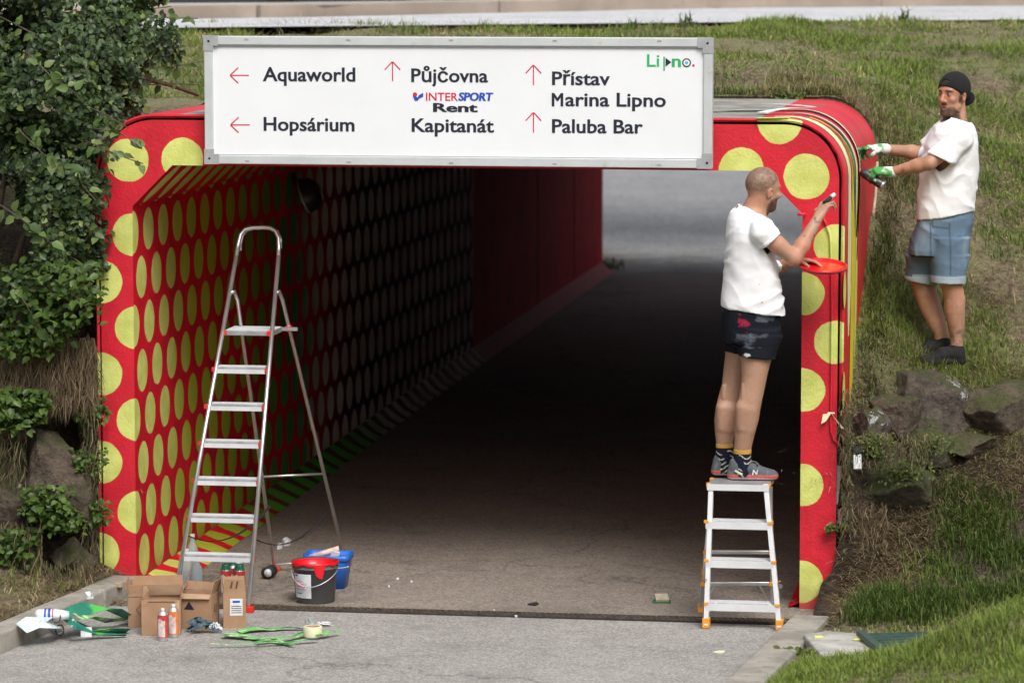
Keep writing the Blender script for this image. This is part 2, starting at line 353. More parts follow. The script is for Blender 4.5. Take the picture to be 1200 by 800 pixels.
# ------------------------------------------------------------------ terrain
def rbf_fit(P):
    P = np.array(P, float); A = -np.sqrt(((P[:, None, :2]-P[None, :, :2])**2).sum(-1)+1e-4)
    n = len(P); M = np.zeros((n+1, n+1)); M[:n, :n] = A; M[:n, n] = 1; M[n, :n] = 1
    w = np.linalg.solve(M+np.diag([-1e-4]*n+[0]), np.r_[P[:, 2], 0]); return P, w
def rbf_eval(fit, X, Y):
    P, w = fit; X = np.asarray(X, float).ravel(); Y = np.asarray(Y, float).ravel(); out = np.empty(len(X))
    for i in range(0, len(X), 40000):
        x = X[i:i+40000, None]; y = Y[i:i+40000, None]
        out[i:i+40000] = -np.sqrt((x-P[:, 0])**2+(y-P[:, 1])**2+1e-4)@w[:-1]+w[-1]
    return out
def pl(Y): return np.where(Y > 0, .02, .075+.118*Y)        # left border of the path in front of the portal
def pr(Y): return np.where(Y > -.4, 3.93, 3.983+.089*Y)    # right border
ctl = []
def cy(x, y, Y): ctl.append(onY(x, y, Y))
def cw(*p): ctl.append(np.array(p, float))
# right bank
for a in [(1033, 165, 2.95), (1026, 250, 2.2), (1008, 400, .92), (994, 468, .12), (1098, 422, 1.3), (1180, 425, 1.35), (1050, 436, 1.0), (1192, 448, 1.15), (1120, 440, 1.12),
          (1060, 520, .62), (1150, 522, .75), (1010, 600, .15), (1100, 596, .25), (1190, 560, .55), (985, 600, .02), (1000, 650, -.05), (960, 700, -.18), (1100, 680, -.25), (1190, 650, 0.0), (1010, 700, -.35),
          (1050, 700, -.4), (1100, 330, 2.1), (1190, 330, 2.2), (1050, 300, 2.3), (1100, 230, 3.2), (1190, 230, 3.4), (1060, 160, 3.8), (1120, 130, 4.8), (1190, 130, 5.2), (1030, 112, 4.6), (1100, 70, 6.4), (1190, 60, 7.4)]: cy(*a)
for X, Y, z in [(4.02, -.75, .06), (4.1, -1.2, .06), (4.4, -.75, .05), (4.9, -.8, .06), (5.3, -1.0, .1), (4.6, -1.5, .05), (3.98, -1.6, .06), (4.3, -2.0, .10), (5.0, -1.7, .10), (5.6, -1.9, .22), (3.9, -2.4, .08), (4.0, -2.7, .12)]: cw(X, Y, z)
for a in [(1200, 705, -3.2), (1130, 730, -3.1), (1060, 760, -3.0), (990, 782, -2.8), (940, 796, -2.7)]: cy(*a)
for X, Y, z in [(4.4, -4, .32), (5.2, -4, .52), (6, -4, .68), (7.5, -4, 1.0), (4.2, -6, .3), (5.5, -6, .6), (7.5, -6, 1.), (10, -6, 1.5), (4, -9, .2), (6, -10, .6), (6.6, -2, .5), (7.5, -1, .7), (7.5, .5, 1.1), (8, 2, 2.0), (8, 4, 2.7), (8, 6, 3.0), (10, 0, 1.4), (10, 4, 2.8), (9, 8, 3.12), (12, 8, 3.12), (14, -4, 2.5), (14, 2, 2.8), (12, 14, 3.12), (14, 18, 3.2)]: cw(X, Y, z)
# top of the cover and the verge below the road
for X, Y, z in [(-.2, 3, 2.72), (1, 3, 2.76), (2, 3, 2.78), (3, 3, 2.78), (3.6, 3., 2.80), (3.9, 3.2, 2.86), (4.1, 3.6, 2.85), (.5, 4, 2.88), (2, 4.2, 2.92), (3.5, 4.5, 2.96), (0, 5.4, 3.05), (1.5, 6.2, 3.08), (3.2, 7, 3.08), (5, 8.2, 3.10), (-1.5, 4.8, 3.05), (-3, 4, 3.08), (-6, 3, 3.1), (-10, 2, 3.1)]: cw(X, Y, z)
for X, Y in [(0, 9), (3, 11), (6, 13), (-4, 7), (-9, 6), (9, 14), (0, 16), (5, 19), (-5, 12), (-10, 10), (10, 19), (-5, 18), (0, 19), (14, 11)]: cw(X, Y, 3.08 if Y < 13 else 3.12)
# left bank
for X, Y, z in [(-.25, -.15, .12), (-.45, -.3, .16), (-.6, -.05, .30), (-.30, .12, .5), (-.5, .25, 1.2), (-.8, .1, 1.0), (-.9, .35, 1.7), (-1.3, .0, 1.1), (-1.3, .5, 2.0), (-2, .2, 1.8), (-.4, .6, 2.0), (-.35, 1.2, 2.4), (-.9, 1.2, 2.4), (-.35, 2.2, 2.7), (-1.5, 2.4, 2.8),
                (-.45, -1, .1), (-.5, -1.7, .1), (-.6, -2.4, .1), (-.9, -.8, .22), (-1.2, -1.6, .3), (-2, -1, .9), (-2.5, -2.4, .9), (-3.5, 0, 2.0), (-3, 2.2, 2.7), (-1, -4, .2), (-2.5, -4, .6), (-5, -3, 1.6), (-1.6, -7, .2), (-4, -8, .8), (-8, -5, 2.), (-8, 0, 2.6), (-14, 0, 3), (-14, -8, 2.6), (-1.5, -10, .1)]: cw(X, Y, z)
FIT = rbf_fit(ctl)
def terr(X, Y, rough=True):
    X = np.asarray(X, float); Y = np.asarray(Y, float); sh = X.shape
    z = rbf_eval(FIT, X, Y).reshape(sh)
    if rough:
        P = np.stack([X.ravel(), Y.ravel(), z.ravel()*.7], 1)
        z = z+(fbm(P, 1.3, 4, 3)*.10+fbm(P, 7, 3, 9)*.035).reshape(sh)*np.clip((z-.0)*1.3, .25, 1)
    # far slope down behind the road, and the flat ground past the tunnel
    t = np.clip((Y-19.2)/2.4, 0, 1); z = z*(1-t)+(-.06)*t
    z = np.where((X < 4.10) & (X > 3.8) & (Y < .03) & (Y > -.8), np.minimum(z, .03+np.clip(X-3.9, 0, 9)*1.1), z)
    z = np.where((X > -.25) & (X < .3) & (Y < .03) & (Y > -.8), np.minimum(z, .05+np.clip(-X, 0, 9)*.5), z)
    inp = (X > pl(Y)-.06) & (X < pr(Y)+.06) & (Y < .02)
    de = np.minimum(abs(X-pl(Y)), abs(X-pr(Y))); cap_ = .035+np.clip(de-.24, 0, 9)*1.2; z = np.where((Y < -.15) & (Y > -8), np.minimum(z, np.maximum(cap_, .03)+np.clip(Y+.6, 0, 9)*.35), z)
    z = np.where(inp, -.08, np.maximum(z, np.where(Y > 19.2, -.06, .02)))
    under = (Y > 8.6) & (Y < 19) | (Y > 5) & (X < -1)
    z = np.where(under & road_mask(X, Y), np.minimum(z, 3.12), z)
    return z
ROAD_NEAR = [onZ(-100, 38, 3.15), onZ(150, 33.5, 3.15), onZ(400, 31, 3.15), onZ(800, 27, 3.15), onZ(1200, 23.5, 3.15), onZ(1500, 20, 3.15)]
ROAD_FAR = [onZ(-100, 24, 3.15), onZ(200, 22.5, 3.15), onZ(400, 19.6, 3.15), onZ(570, 15.5, 3.15), onZ(720, 12, 3.15), onZ(900, 8.6, 3.15), onZ(1200, 7, 3.15), onZ(1500, 4, 3.15)]
def interp_line(L, X): xs = [p[0] for p in L]; return np.interp(X, xs, [p[1] for p in L])
ROAD_NEAR.sort(key=lambda p: p[0]); ROAD_FAR.sort(key=lambda p: p[0])
# resample so that both run over the same stretch of X
e = lambda L, X: (L[0][1]+(X-L[0][0])*.42 if X < L[0][0] else L[-1][1]+(X-L[-1][0])*.42 if X > L[-1][0] else float(interp_line(L, X)))
RX = np.linspace(-26, 26, 70)
RN = np.array([e(ROAD_NEAR, x) for x in RX]); RF = np.array([max(e(ROAD_FAR, x), 0) for x in RX]); RF = np.maximum(RF, RN+3.5)
def road_mask(X, Y): return (Y > np.interp(X, RX, RN)+.05) & (Y < np.interp(X, RX, RF)+.5)

XR, XL, ZT = 4.125, -.228, 2.785
def axis(a, b, near0, near1, fine, coarse):
    pts = [near0]
    while pts[-1] < near1-1e-6: pts.append(pts[-1]+fine)
    lo = []; x = near0; s = fine
    while x > a: s = min(s*1.25, coarse); x -= s; lo.append(x)
    x = pts[-1]; s = fine
    while x < b: s = min(s*1.25, coarse); x += s; pts.append(x)
    return np.array(lo[::-1]+pts)
gx = axis(-60, 60, -2.2, 7.6, .055, 3.); gy = axis(-30, 90, -4.4, 4.2, .055, 3.)
gx = np.sort(np.r_[gx[(abs(gx-XR) > .03) & (abs(gx-XL) > .03)], XR, XL]); gy = np.sort(np.r_[gy[(abs(gy) > .03)], 0., 2.72, 18., 19., 19.2, 20.4, 21.6, 22.2])
GX, GY = np.meshgrid(gx, gy); GZ = terr(GX, GY)
nx, ny = len(gx), len(gy); idx = np.arange(nx*ny).reshape(ny, nx)
F = np.stack([idx[:-1, :-1], idx[:-1, 1:], idx[1:, 1:], idx[1:, :-1]], -1).reshape(-1, 4)
cxm = ((GX[:-1, :-1]+GX[1:, 1:])/2).ravel(); cym = ((GY[:-1, :-1]+GY[1:, 1:])/2).ravel(); czm = ((GZ[:-1, :-1]+GZ[1:, 1:])/2).ravel()
inside = (cxm > XL-.4*(cym > 18)) & (cxm < XR) & (cym > 0) & (cym < 22.2)
kill = inside & ((cym < 2.71) | (czm < 2.80) | (GZ[:-1, :-1].ravel() < 2.66)) & ~((cym > 2.71) & (cym < 18))
F = F[~kill]
V = np.stack([GX.ravel(), GY.ravel(), GZ.ravel()], 1); V[:, 2] = np.where((V[:, 0] > XL+.01) & (V[:, 0] < XR-.01) & (V[:, 1] > 2.6) & (V[:, 1] < 19), np.maximum(V[:, 2], np.where(V[:, 0] > XR-.34, ZT-.34+np.sqrt(np.clip(.34**2-(V[:, 0]-XR+.34)**2, 0, 1))+.02, 2.80)), V[:, 2])
tag(fast('ground', V, F, M_soil, smooth=True), kind='structure')
# the cut face of the bank standing behind the roof slab and the red shoulder
xs_ = np.linspace(-.7, 4.6, 60); zt_ = np.maximum(terr(xs_, np.full(60, 2.72)), np.where((xs_ > XL) & (xs_ < XR), 2.80, 0))+.01
V = []; 
for x_, z_ in zip(xs_, zt_): zb = (2.496 if x_ < 3.75 else 2.43) if XL < x_ < XR else z_-1.6; V += [(x_, 2.73, min(zb, z_-.2)), (x_, 2.725, z_-.15), (x_, 2.735, z_)]
tag(fast('bank_face', V, [(3*i+q, 3*i+q+3, 3*i+q+4, 3*i+q+1) for i in range(59) for q in (0, 1)], M_soil), kind='structure')
# added wooded hillside behind the camera, unseen, to cut horizon light into the tunnel
V = []; F = []; 
for i in range(49):
    a = math.radians(-205+(230)*i/48)
    for k in range(9):
        r = 34+k*3.2; h = 17*math.sin(min(1, k/6)*math.pi/2)+2.2*math.sin(i*1.7+k)+1.5*math.sin(i*.6+k*2.1); V.append((5+r*math.cos(a), -18+r*math.sin(a)*.9, -.3 if k == 0 else max(h, 0)))
for i in range(48):
    for k in range(8): F.append((9*i+k, 9*i+k+1, 9*i+k+10, 9*i+k+9))
tag(fast('shade_hills', V, F, worn('shade_woods', (.045, .065, .03), .95, .5, .4, .8, 2.), smooth=True), kind='structure')
# banks added both sides past the tunnel, unseen, to limit sky light there
for nm, xs in (('shade_bank', [(-4.2, -6.2), (-7.5, -9.0)]), ('shade_bank', [(4.6, 3.2), (7.5, 9.0)])):
    V = []; F = []; n_b = 16
    for i in range(n_b):
        y = 22.4+i*.95; t = i/(n_b-1)
        for j, (x_, h_) in enumerate([(xs[0][0]+(xs[0][1]-xs[0][0])*t, -.05), ((xs[0][0]+(xs[0][1]-xs[0][0])*t)*.6+xs[1][0]*.4, 1.9), (xs[1][0], 3.3), (xs[1][0]*1.6, 3.4)]): V.append((x_+.15*math.sin(i*1.3+j), y, h_*(1-.3*t)+.1*math.sin(i+j*2)))
    for i in range(n_b-1):
        for j in range(3): q = (4*i+j, 4*i+j+1, 4*i+j+5, 4*i+j+4); F.append(q)
    tag(fast(nm, V, F, M_soil, smooth=True), kind='structure')
def tz(X, Y):
    X = np.asarray(X, float); Y = np.asarray(Y, float); z = terr(X, Y); r = (X > XL+.01) & (X < XR-.01) & (Y > 2.6) & (Y < 19)
    return np.where(r, np.maximum(z, np.where(X > XR-.34, ZT-.34+np.sqrt(np.clip(.34**2-(X-XR+.34)**2, 0, 1))+.02, 2.80)), z)
def ground_z(x, y): return float(terr(np.array([x]), np.array([y]))[0])

# ------------------------------------------------------------------ path, road, kerbs
def strip(name, L, R, z, mat, kind='structure', parent=None):
    V = []; F = []
    for a, b in zip(L, R): V += [(a[0], a[1], z), (b[0], b[1], z)]
    for i in range(len(L)-1): F.append((2*i, 2*i+1, 2*i+3, 2*i+2))
    o = fast(name, V, F, mat, parent)
    if kind: tag(o, kind=kind)
    return o
ys_ = [-30, -12, -6, -4, -3, -2, -1.5, -1, -.535]
strip('path', [(float(pl(y))-.05, y) for y in ys_], [(float(pr(y))+.05, y) for y in ys_], 0., M_path)
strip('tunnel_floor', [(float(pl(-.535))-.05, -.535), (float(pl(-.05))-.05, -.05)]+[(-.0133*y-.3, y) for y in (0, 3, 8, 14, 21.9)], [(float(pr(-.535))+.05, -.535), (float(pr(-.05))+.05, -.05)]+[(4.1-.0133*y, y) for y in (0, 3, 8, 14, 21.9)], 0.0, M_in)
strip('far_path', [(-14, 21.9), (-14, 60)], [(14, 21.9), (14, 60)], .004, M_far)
strip('road', [(x, y) for x, y in zip(RX, RN)], [(x, y) for x, y in zip(RX, RF)], 3.15, M_road)
strip('road_edge_line', [(x, y+.12) for x, y in zip(RX, RN)], [(x, y+.32) for x, y in zip(RX, RN)], 3.154, M_white_line)
strip('pavement', [(x, y+.14) for x, y in zip(RX, RF)], [(x, y+2.6) for x, y in zip(RX, RF)], 3.245, M_pave)
def along(L, X): return np.array([X, np.interp(X, RX, L), 0])
far_kerb = empty('far_kerb', (0, 12, 3.15), None, None, None, 'structure')
x = -8.
while x < 14:
    x2 = x+1.6; a = along(RF, x); b = along(RF, x2-.012); a[2] = b[2] = 3.175
    MB().beam(a+[0, .07, 0], b+[0, .07, 0], .15, .17).build('kerb_stone', M_kerbf, far_kerb, bevel=.012); x = x2
def kerb(name, f, side, ys, wd=.14, h=.085):
    k = empty(name, (float(f(np.array(ys[0]))), ys[0], 0), None, None, None, 'structure')
    for i, (y0, y1) in enumerate(zip(ys[:-1], ys[1:])):
        a = np.array([float(f(np.array(y0)))+side*wd/2, y0, h/2-.04+random.uniform(-.004, .006)]); b = np.array([float(f(np.array(y1-.012)))+side*wd/2, y1-.012, h/2-.04+random.uniform(-.004, .006)])
        MB().beam(a, b, wd, h+.08).build('kerb_stone', M_kerb, k, bevel=.012)
kerb('left_kerb', lambda y: pl(y)-.02, -1, [-6, -5, -4, -3, -2.08, -1.35, -.62, -.12], .15, .11)
kerb('right_kerb', lambda y: pr(y)-.03, 1, [-6, -5, -4, -3.1, -2.35, -1.42, -.55], .20, .07)

# drain grating across the path
dr = empty('drain_channel', (2, -.5, 0), None, None, None, 'structure')
x0 = .12; yd = lambda x: -.475+.012*x
while x0 < 3.85:
    x1 = min(x0+.5, 3.88); m = MB(); y = yd(x0); w = .055
    m.box((x0, y-w, .002), (x1-.006, y-w+.012, .009)); m.box((x0, y+w-.012, .002), (x1-.006, y+w, .009)); m.box((x0, y-.005, .003), (x1-.006, y+.005, .008))
    k = x0+.004
    while k < x1-.012: m.box((k, y-w+.012, .002), (k+.012, y-.005, .008)); m.box((k+.016, y+.005, .002), (k+.028, y+w-.012, .008)); k += .034
    m.build('grate', worn('grate_iron', (.07, .055, .045), .7, .3, 20, .2) if x0 < .2 else bpy.data.materials['grate_iron'], dr); x0 = x1
MB().box((.12, -.535, -.02), (3.88, -.37, .0015)).build('channel_bed', M_dark, dr)

# ------------------------------------------------------------------ the underpass
UP_ = empty('underpass', (2, 0, 0), 'red painted concrete underpass portal with lime green dots and dark tunnel behind', 'underpass')
LEN = 21.85; SH = -.0133
def arc(cx, cz, r, a0, a1, n): return [(cx+r*math.cos(math.radians(a0+(a1-a0)*i/n)), cz+r*math.sin(math.radians(a0+(a1-a0)*i/n))) for i in range(n+1)]
def outer(off, n=14):
    """outer outline from left foot over the top to right foot, pushed in by off"""
    rl, rr = .36, .34
    L = [(XL+off, -.1)]+[(XL+off, z) for z in np.linspace(.3, ZT-rl-.1, 7)]+arc(XL+rl, ZT-rl, rl-off, 180, 90, n)
    L += [(x, ZT-off) for x in np.linspace(XL+rl+.15, XR-rr-.15, 24)]
    L += arc(XR-rr, ZT-rr, rr-off, 90, 0, n)+[(XR-off, z) for z in np.linspace(ZT-rr-.1, 0.05, 15)]+[(XR-off, -.1)]
    return L
WR, CH, ZC = 3.887, .24, 2.49
def inner_pt(p):
    x, z = p
    return p
def front_face():
    O = outer(.034); V = []; F = []
    I = []
    n = len(O)
    # matched inner points: project onto the opening's outline
    prof = [(0, -.1), (0, ZC-CH), (CH, ZC), (WR-CH, ZC), (WR, ZC-CH), (WR, -.1)]
    for (x, z) in O:
        if z < ZC-CH and x < 1: I.append((0, z))
        elif z < ZC-CH and x > 3: I.append((WR, z))
        elif x < CH+.1 and x < 1:
            t = min(1, max(0, (math.degrees(math.atan2(z-(ZT-.6), (XL+.7)-x))-20)/65)); t = 1-max(0, min(1, (ZT-.034-z)/.36)); I.append((CH*t, ZC-CH+CH*t))
        elif x > WR-CH-.1 and x > 3:
            t = 1-max(0, min(1, (ZT-.034-z)/.36)); I.append((WR-CH*t, ZC-CH+CH*t))
        else: I.append((min(max(x, CH), WR-CH), ZC))
    for o, i in zip(O, I): V += [(o[0], 0, o[1]), (i[0], 0, i[1])]
    for k in range(n-1): F.append((2*k, 2*k+1, 2*k+3, 2*k+2))
    m = MB(); m.add(V, F)
    # the thickness into the joint
    V2 = []
    for o in O: V2 += [(o[0], 0, o[1]), (o[0], .05, o[1])]
    m.add(V2, [(2*k, 2*k+2, 2*k+3, 2*k+1) for k in range(n-1)], 1)
    return m.build('front_face', [M_face, M_dark], UP_)
front_face()
def sweep(name, prof, y0, y1, mat, shear=0, flip=False, smooth=False, ny=2):
    V = []; F = []; n = len(prof)
    for j in range(ny):
        y = y0+(y1-y0)*j/(ny-1)
        V += [(x+shear*y, y, z) for x, z in prof]
    for j in range(ny-1):
        for k in range(n-1):
            f = (j*n+k, j*n+k+1, (j+1)*n+k+1, (j+1)*n+k); F.append(f[::-1] if flip else f)
    return fast(name, V, F, mat, UP_, smooth)
# rim: the outer shell with a groove between it and the face
O0 = outer(0.); O1 = outer(.010); O2 = outer(.021)
m = MB(); n_ = len(O0); V = []
jit = [random.uniform(-.002, .002) for _ in O0]
for a, b, c, j in zip(O0, O1, O2, jit): V += [(a[0], .012, a[1]), (b[0], -.004, b[1]), (c[0]+j, .004, c[1]+j), (c[0]+j, .06, c[1]+j)]
m.add(V, [(4*k+q, 4*k+q+1, 4*k+q+5, 4*k+q+4) for k in range(n_-1) for q in range(3) if not (O0[k][0] > 3 and O0[k][1] < 1.25)]); m.build('outer_rim', M_face, UP_)
sweep('joint_gap', outer(.034)[:0] or outer(.02), .055, .06, M_dark)
V = []; A_, B_ = outer(.018), outer(.040)
for a, b in zip(A_, B_): V += [(a[0], .045, a[1]), (b[0], .045, b[1])]
MB().add(V, [(2*k, 2*k+1, 2*k+3, 2*k+2) for k in range(n_-1)]).build('joint', M_dark, UP_)
# outer shell: side painted red, top bare concrete
k_top = [i for i, p in enumerate(O0) if p[1] > ZT-.001]; ka, kb = k_top[0], k_top[-1]
sweep('left_flank', O0[:ka+2], .012, 2.9, M_redplain, smooth=True, ny=6)
sweep('roof_slab', O0[ka+1:kb], .012, 2.95, M_conc, ny=10)
sweep('right_flank', O0[kb-1:], .012, 2.68, M_redplain, smooth=True, ny=12)
sweep('roof_tail', O0[:kb+9], 2.9, LEN, M_conc, SH); sweep('flank_tail', O0[kb:], 2.68, LEN, M_conc, SH)
# back rim of the red flank
m = MB(); m.add([(x, 2.68, z) for x, z in O0[kb-1:]]+[(x-.25, 2.68, z-.1) for x, z in O0[kb-1:]], [(i, i+1, i+1+len(O0[kb-1:]), i+len(O0[kb-1:])) for i in range(len(O0[kb-1:])-1)]); m.build('flank_back_edge', M_redplain, UP_)
sweep('left_wall', [(0, -.1), (0, ZC-CH)], .0005, LEN, M_wall, SH, ny=30)
sweep('left_haunch', [(0, ZC-CH), (CH, ZC)], .0005, LEN, M_haunch, SH, ny=30)
sweep('ceiling', [(CH, ZC), (WR-CH, ZC)], .0005, LEN, M_ceil, SH, ny=30)
sweep('right_haunch', [(WR-CH, ZC), (WR, ZC-CH)], .0005, LEN, M_haunch, SH, ny=30)
sweep('right_wall', [(WR, ZC-CH), (WR, -.1)], .0005, LEN, M_wall, SH, ny=30)
# back portal so that the shell is closed
m = MB(); m.box((SH*LEN-.25, LEN, -.1), (SH*LEN, LEN+.06, ZT)); m.box((SH*LEN+WR, LEN, -.1), (SH*LEN+WR+.25, LEN+.06, ZT)); m.box((SH*LEN-.25, LEN+.001, ZC), (SH*LEN+WR+.25, LEN+.061, ZT)); m.build('back_frame', M_redplain, UP_)
# painted foot strip (gutter) along the left wall and panel seams on the far wall
V = []; F = []; ny_ = 40
for j in range(ny_):
    y = .03+(LEN-.03)*j/(ny_-1); w = .22-.08*min(1, y/9); V += [(SH*y+.001, y, .05+.07*min(1, y/10)), (SH*y+w*.55, y, .035), (SH*y+w, y, .002)]
for j in range(ny_-1):
    for q in range(2): F.append((3*j+q, 3*j+q+1, 3*j+q+4, 3*j+q+3))
fast('foot_strip', V, F, M_strip, UP_, True)
V = []; F = []
for j in range(ny_):
    y = .03+(LEN-.03)*j/(ny_-1); w = .07; V += [(SH*y+WR-w, y, .002), (SH*y+WR-.001, y, .03)]
for j in range(ny_-1): F.append((2*j, 2*j+1, 2*j+3, 2*j+2))
fast('foot_strip', V, F, M_strip, UP_, True)
for y in (12.41, 16.6, 19.4):
    MB().box((SH*y, y-.012, .1), (SH*y+.004, y+.012, ZC-CH-.01)).build('wall_seam', M_dark if y > 13 else M_redplain, UP_)
# short pipe stub under the right haunch, and the hose painted over on the right leg
m = MB(); p0 = onY(934.5, 251, -.02); m.tube([p0+[0, -.006, 0], p0+[.05, -.002, 0]], .008, 10); m.build('pipe_stub', M_redplain, UP_, True)
pts = [onY(*q, -.012) for q in [(962, 251), (968, 262), (973, 276), (974.5, 310), (975, 370), (974.5, 430), (974, 470), (973.5, 492), (974, 505), (977, 515), (984, 522)]]
MB().tube(pts, .0075, 8).build('conduit', M_face, UP_, True)
b0 = onY(974, 484, -.03)
m = MB(); m.tube([b0+[-.02, 0, 0], b0+[.02, 0, 0]], .006, 6)
m.add([b0+[0, -.003, 0], b0+[-.045, -.01, -.005], b0+[-.055, -.012, -.06], b0+[-.028, -.008, -.045]], [(0, 1, 2, 3)], 0)
m.add([b0, b0+[.02, -.006, -.02], b0+[.075, -.006, -.085], b0+[.06, -.006, -.085]], [(0, 1, 2, 3)], 0)
o = m.build('ribbon', M_cream); tag(o, 'torn cream ribbon knotted round the red conduit on the right leg', 'ribbon')
# lamp on the dark wall, high up behind the big ladder
lp = onX(343, 229, -.05)
La = empty('tunnel_lamp', lp, 'round black lamp hanging high on the dark dotted wall behind the tall ladder', 'lamp')
Rl = roty(math.radians(70))
m = MB(); m.lathe([(0, .10), (.06, .10), (.11, .06), (.125, 0), (.125, -.02), (.118, -.02), (.10, .02)], lp+[.1, 0, 0], 20, 0, Rl); m.build('lamp_housing', worn('lamp_black', (.02, .02, .022), .35, .2, 10, .1), La, True)
m = MB(); m.lathe([(.127, -.006), (.13, -.012), (.127, -.022), (.119, -.022)], lp+[.1, 0, 0], 20, 0, Rl); m.build('lamp_ring', M_alu_dull, La, True)
m = MB(); m.tube([lp+[-.0, 0, .16], lp+[.02, 0, .10], lp+[.08, 0, .05]], .02, 8); m.build('bracket', M_rubber, La, True)

# ------------------------------------------------------------------ the sign
SY = -.10
SG = empty('direction_sign', onY(540, 196, SY), 'long white direction sign with black place names and red arrows above the underpass', 'sign')
c_ = [onY(240, 42, SY), onY(835, 45, SY), onY(835, 199, SY), onY(240, 190, SY)]
sx0, sx1 = (c_[0][0]+c_[3][0])/2, (c_[1][0]+c_[2][0])/2; sz1 = (c_[0][2]+c_[1][2])/2; sz0 = (c_[2][2]+c_[3][2])/2
def sp(x, y, dy=-.0): P = onY(x, y, SY); return P
fw_ = .05
MB().box((sx0+.01, SY+.006, sz0+.01), (sx1-.01, SY+.03, sz1-.01)).build('panel', M_signw, SG)
MB().box((sx0, SY-.012, sz1-fw_), (sx1, SY+.05, sz1)).build('frame_top', M_signf, SG, bevel=.004)
MB().box((sx0, SY-.012, sz0), (sx1, SY+.05, sz0+fw_)).build('frame_bottom', M_signf, SG, bevel=.004)
MB().box((sx0, SY-.0118, sz0+fw_), (sx0+fw_, SY+.0498, sz1-fw_)).build('frame_side', M_signf, SG, bevel=.004)
MB().box((sx1-fw_, SY-.0118, sz0+fw_), (sx1, SY+.0498, sz1-fw_)).build('frame_side', M_signf, SG, bevel=.004)
# the raised lip round the panel
for (lo, hi) in [((sx0+fw_, sz1-fw_-.006), (sx1-fw_, sz1-fw_-.001)), ((sx0+fw_, sz0+fw_+.001), (sx1-fw_, sz0+fw_+.004))]:
    MB().box((lo[0], SY-.006, lo[1]), (hi[0], SY+.004, hi[1])).build('lip', M_corner, SG)
for sx, dx in ((sx0, 1), (sx1, -1)):
    for sz, dz in ((sz0, 1), (sz1, -1)):
        m = MB(); a, b = .085, fw_+.006
        xs = sorted((sx-.003*dx, sx+a*dx)); zs = sorted((sz-.003*dz, sz+b*dz)); m.box((xs[0], SY-.016, zs[0]), (xs[1], SY-.0135, zs[1]))
        xs = sorted((sx-.003*dx, sx+b*dx)); zs = sorted((sz+b*dz, sz+a*dz)); m.box((xs[0], SY-.0161, zs[0]), (xs[1], SY-.0136, zs[1]))
        o = m.build('corner_plate', M_corner, SG, bevel=.001)
        MB().lathe([(0, -.0), (.007, 0), (.008, .003)], (sx+.028*dx, SY-.0172, sz+.03*dz), 10, 0, rotx(-math.pi/2)).build('rivet', M_dark, SG)
for x in np.linspace(sx0+.25, sx1-.3, 5):
    for z in (sz1-.018, sz0+.018):
        MB().box((x-.012, SY-.015, z-.004), (x+.012, SY-.0125, z+.004)).build('clip', M_corner, SG)
for x in (sx0+.5, 1.9, sx1-.5):
    m = MB(); m.box((x-.02, SY+.05, sz0+.05), (x+.02, SY+.085, sz1-.06)); m.box((x-.0205, SY+.0855, sz0+.30), (x+.0205, .35, sz0+.34)); m.box((x-.0208, .3105, ZT+.001), (x+.0208, .3495, sz0+.2995)); m.build('bracket', M_signf, SG)
def text(s, x0, x1, ybase, ytop, mat, bold=.012, name='lettering', shear=0., ital=0, dy=0.):
    """letters spanning pixel x0..x1 on the board, capitals from baseline to cap height"""
    c = bpy.data.curves.new(name, 'FONT'); c.body = s; c.size = 1; c.offset = min(bold, .012) if s != 'M' else 0.; c.shear = shear; c.resolution_u = 3; c.extrude = .012
    o = bpy.data.objects.new(name, c); me = bpy.data.meshes.new_from_object(o); bpy.data.objects.remove(o)
    n = len(me.vertices); co = np.empty(n*3); me.vertices.foreach_get('co', co); co = co.reshape(-1, 3)
    cap = .70; A = onY(x0, ybase, SY); B = onY(x1, ybase, SY); h = onY(x0, ytop, SY)[2]-A[2]
    x = (co[:, 0]-co[:, 0].min())/(co[:, 0].max()-co[:, 0].min()); sc = h/CAPH
    out = np.stack([A[0]+x*(B[0]-A[0]), SY+.0048-co[:, 2]*.06-dy, (A[2]+B[2])/2+co[:, 1]*sc], 1)
    me.vertices.foreach_set('co', out.astype(np.float32).ravel()); me.flip_normals(); me.update()
    if bold > .012 or s == 'M':                       # heavier strokes: the outline laid over itself, a hair apart
        import bmesh
        bm = bmesh.new(); ex = (bold-.012 if s != 'M' else .026)*sc
        for i, (ax, az) in enumerate([(-1, 0), (1, 0), (-.5, .35), (.5, -.35), (0, 0)]):
            k0 = len(bm.verts); bm.from_mesh(me); bm.verts.ensure_lookup_table()
            for v in bm.verts[k0:]: v.co.x += ax*ex; v.co.z += az*ex*.6; v.co.y -= i*.00012
        bm.to_mesh(me); bm.free()
    return link(name, me, mat, SG)
_c = bpy.data.curves.new('t', 'FONT'); _c.body = 'H'; _o = bpy.data.objects.new('t', _c); _m = bpy.data.meshes.new_from_object(_o); CAPH = max(v.co.y for v in _m.vertices); bpy.data.objects.remove(_o); bpy.data.meshes.remove(_m)
text('M', 647, 659.3, 124.8, 109.3, M_ink, .0125)
for s, x0, x1, yb, yt in [('Aquaworld', 308, 416, 95.3, 79.5), ('Hopsárium', 309, 415, 153.5, 138), ('Půjčovna', 482, 571.5, 96.3, 81), ('Kapitanát', 482.5, 578.5, 154.8, 139.5), ('Přístav', 647, 714.5, 99.7, 84.5), ('arina Lipno', 662.5, 780, 124.8, 109.3), ('Paluba Bar', 647, 753, 156, 140.5)]:
    text(s, x0, x1, yb, yt, M_ink, .023)
text('INTER', 499, 536.5, 118.2, 109, M_inkred, .012); text('SPORT', 537.5, 577.5, 118.2, 109, M_inkblue, .052, shear=.12)
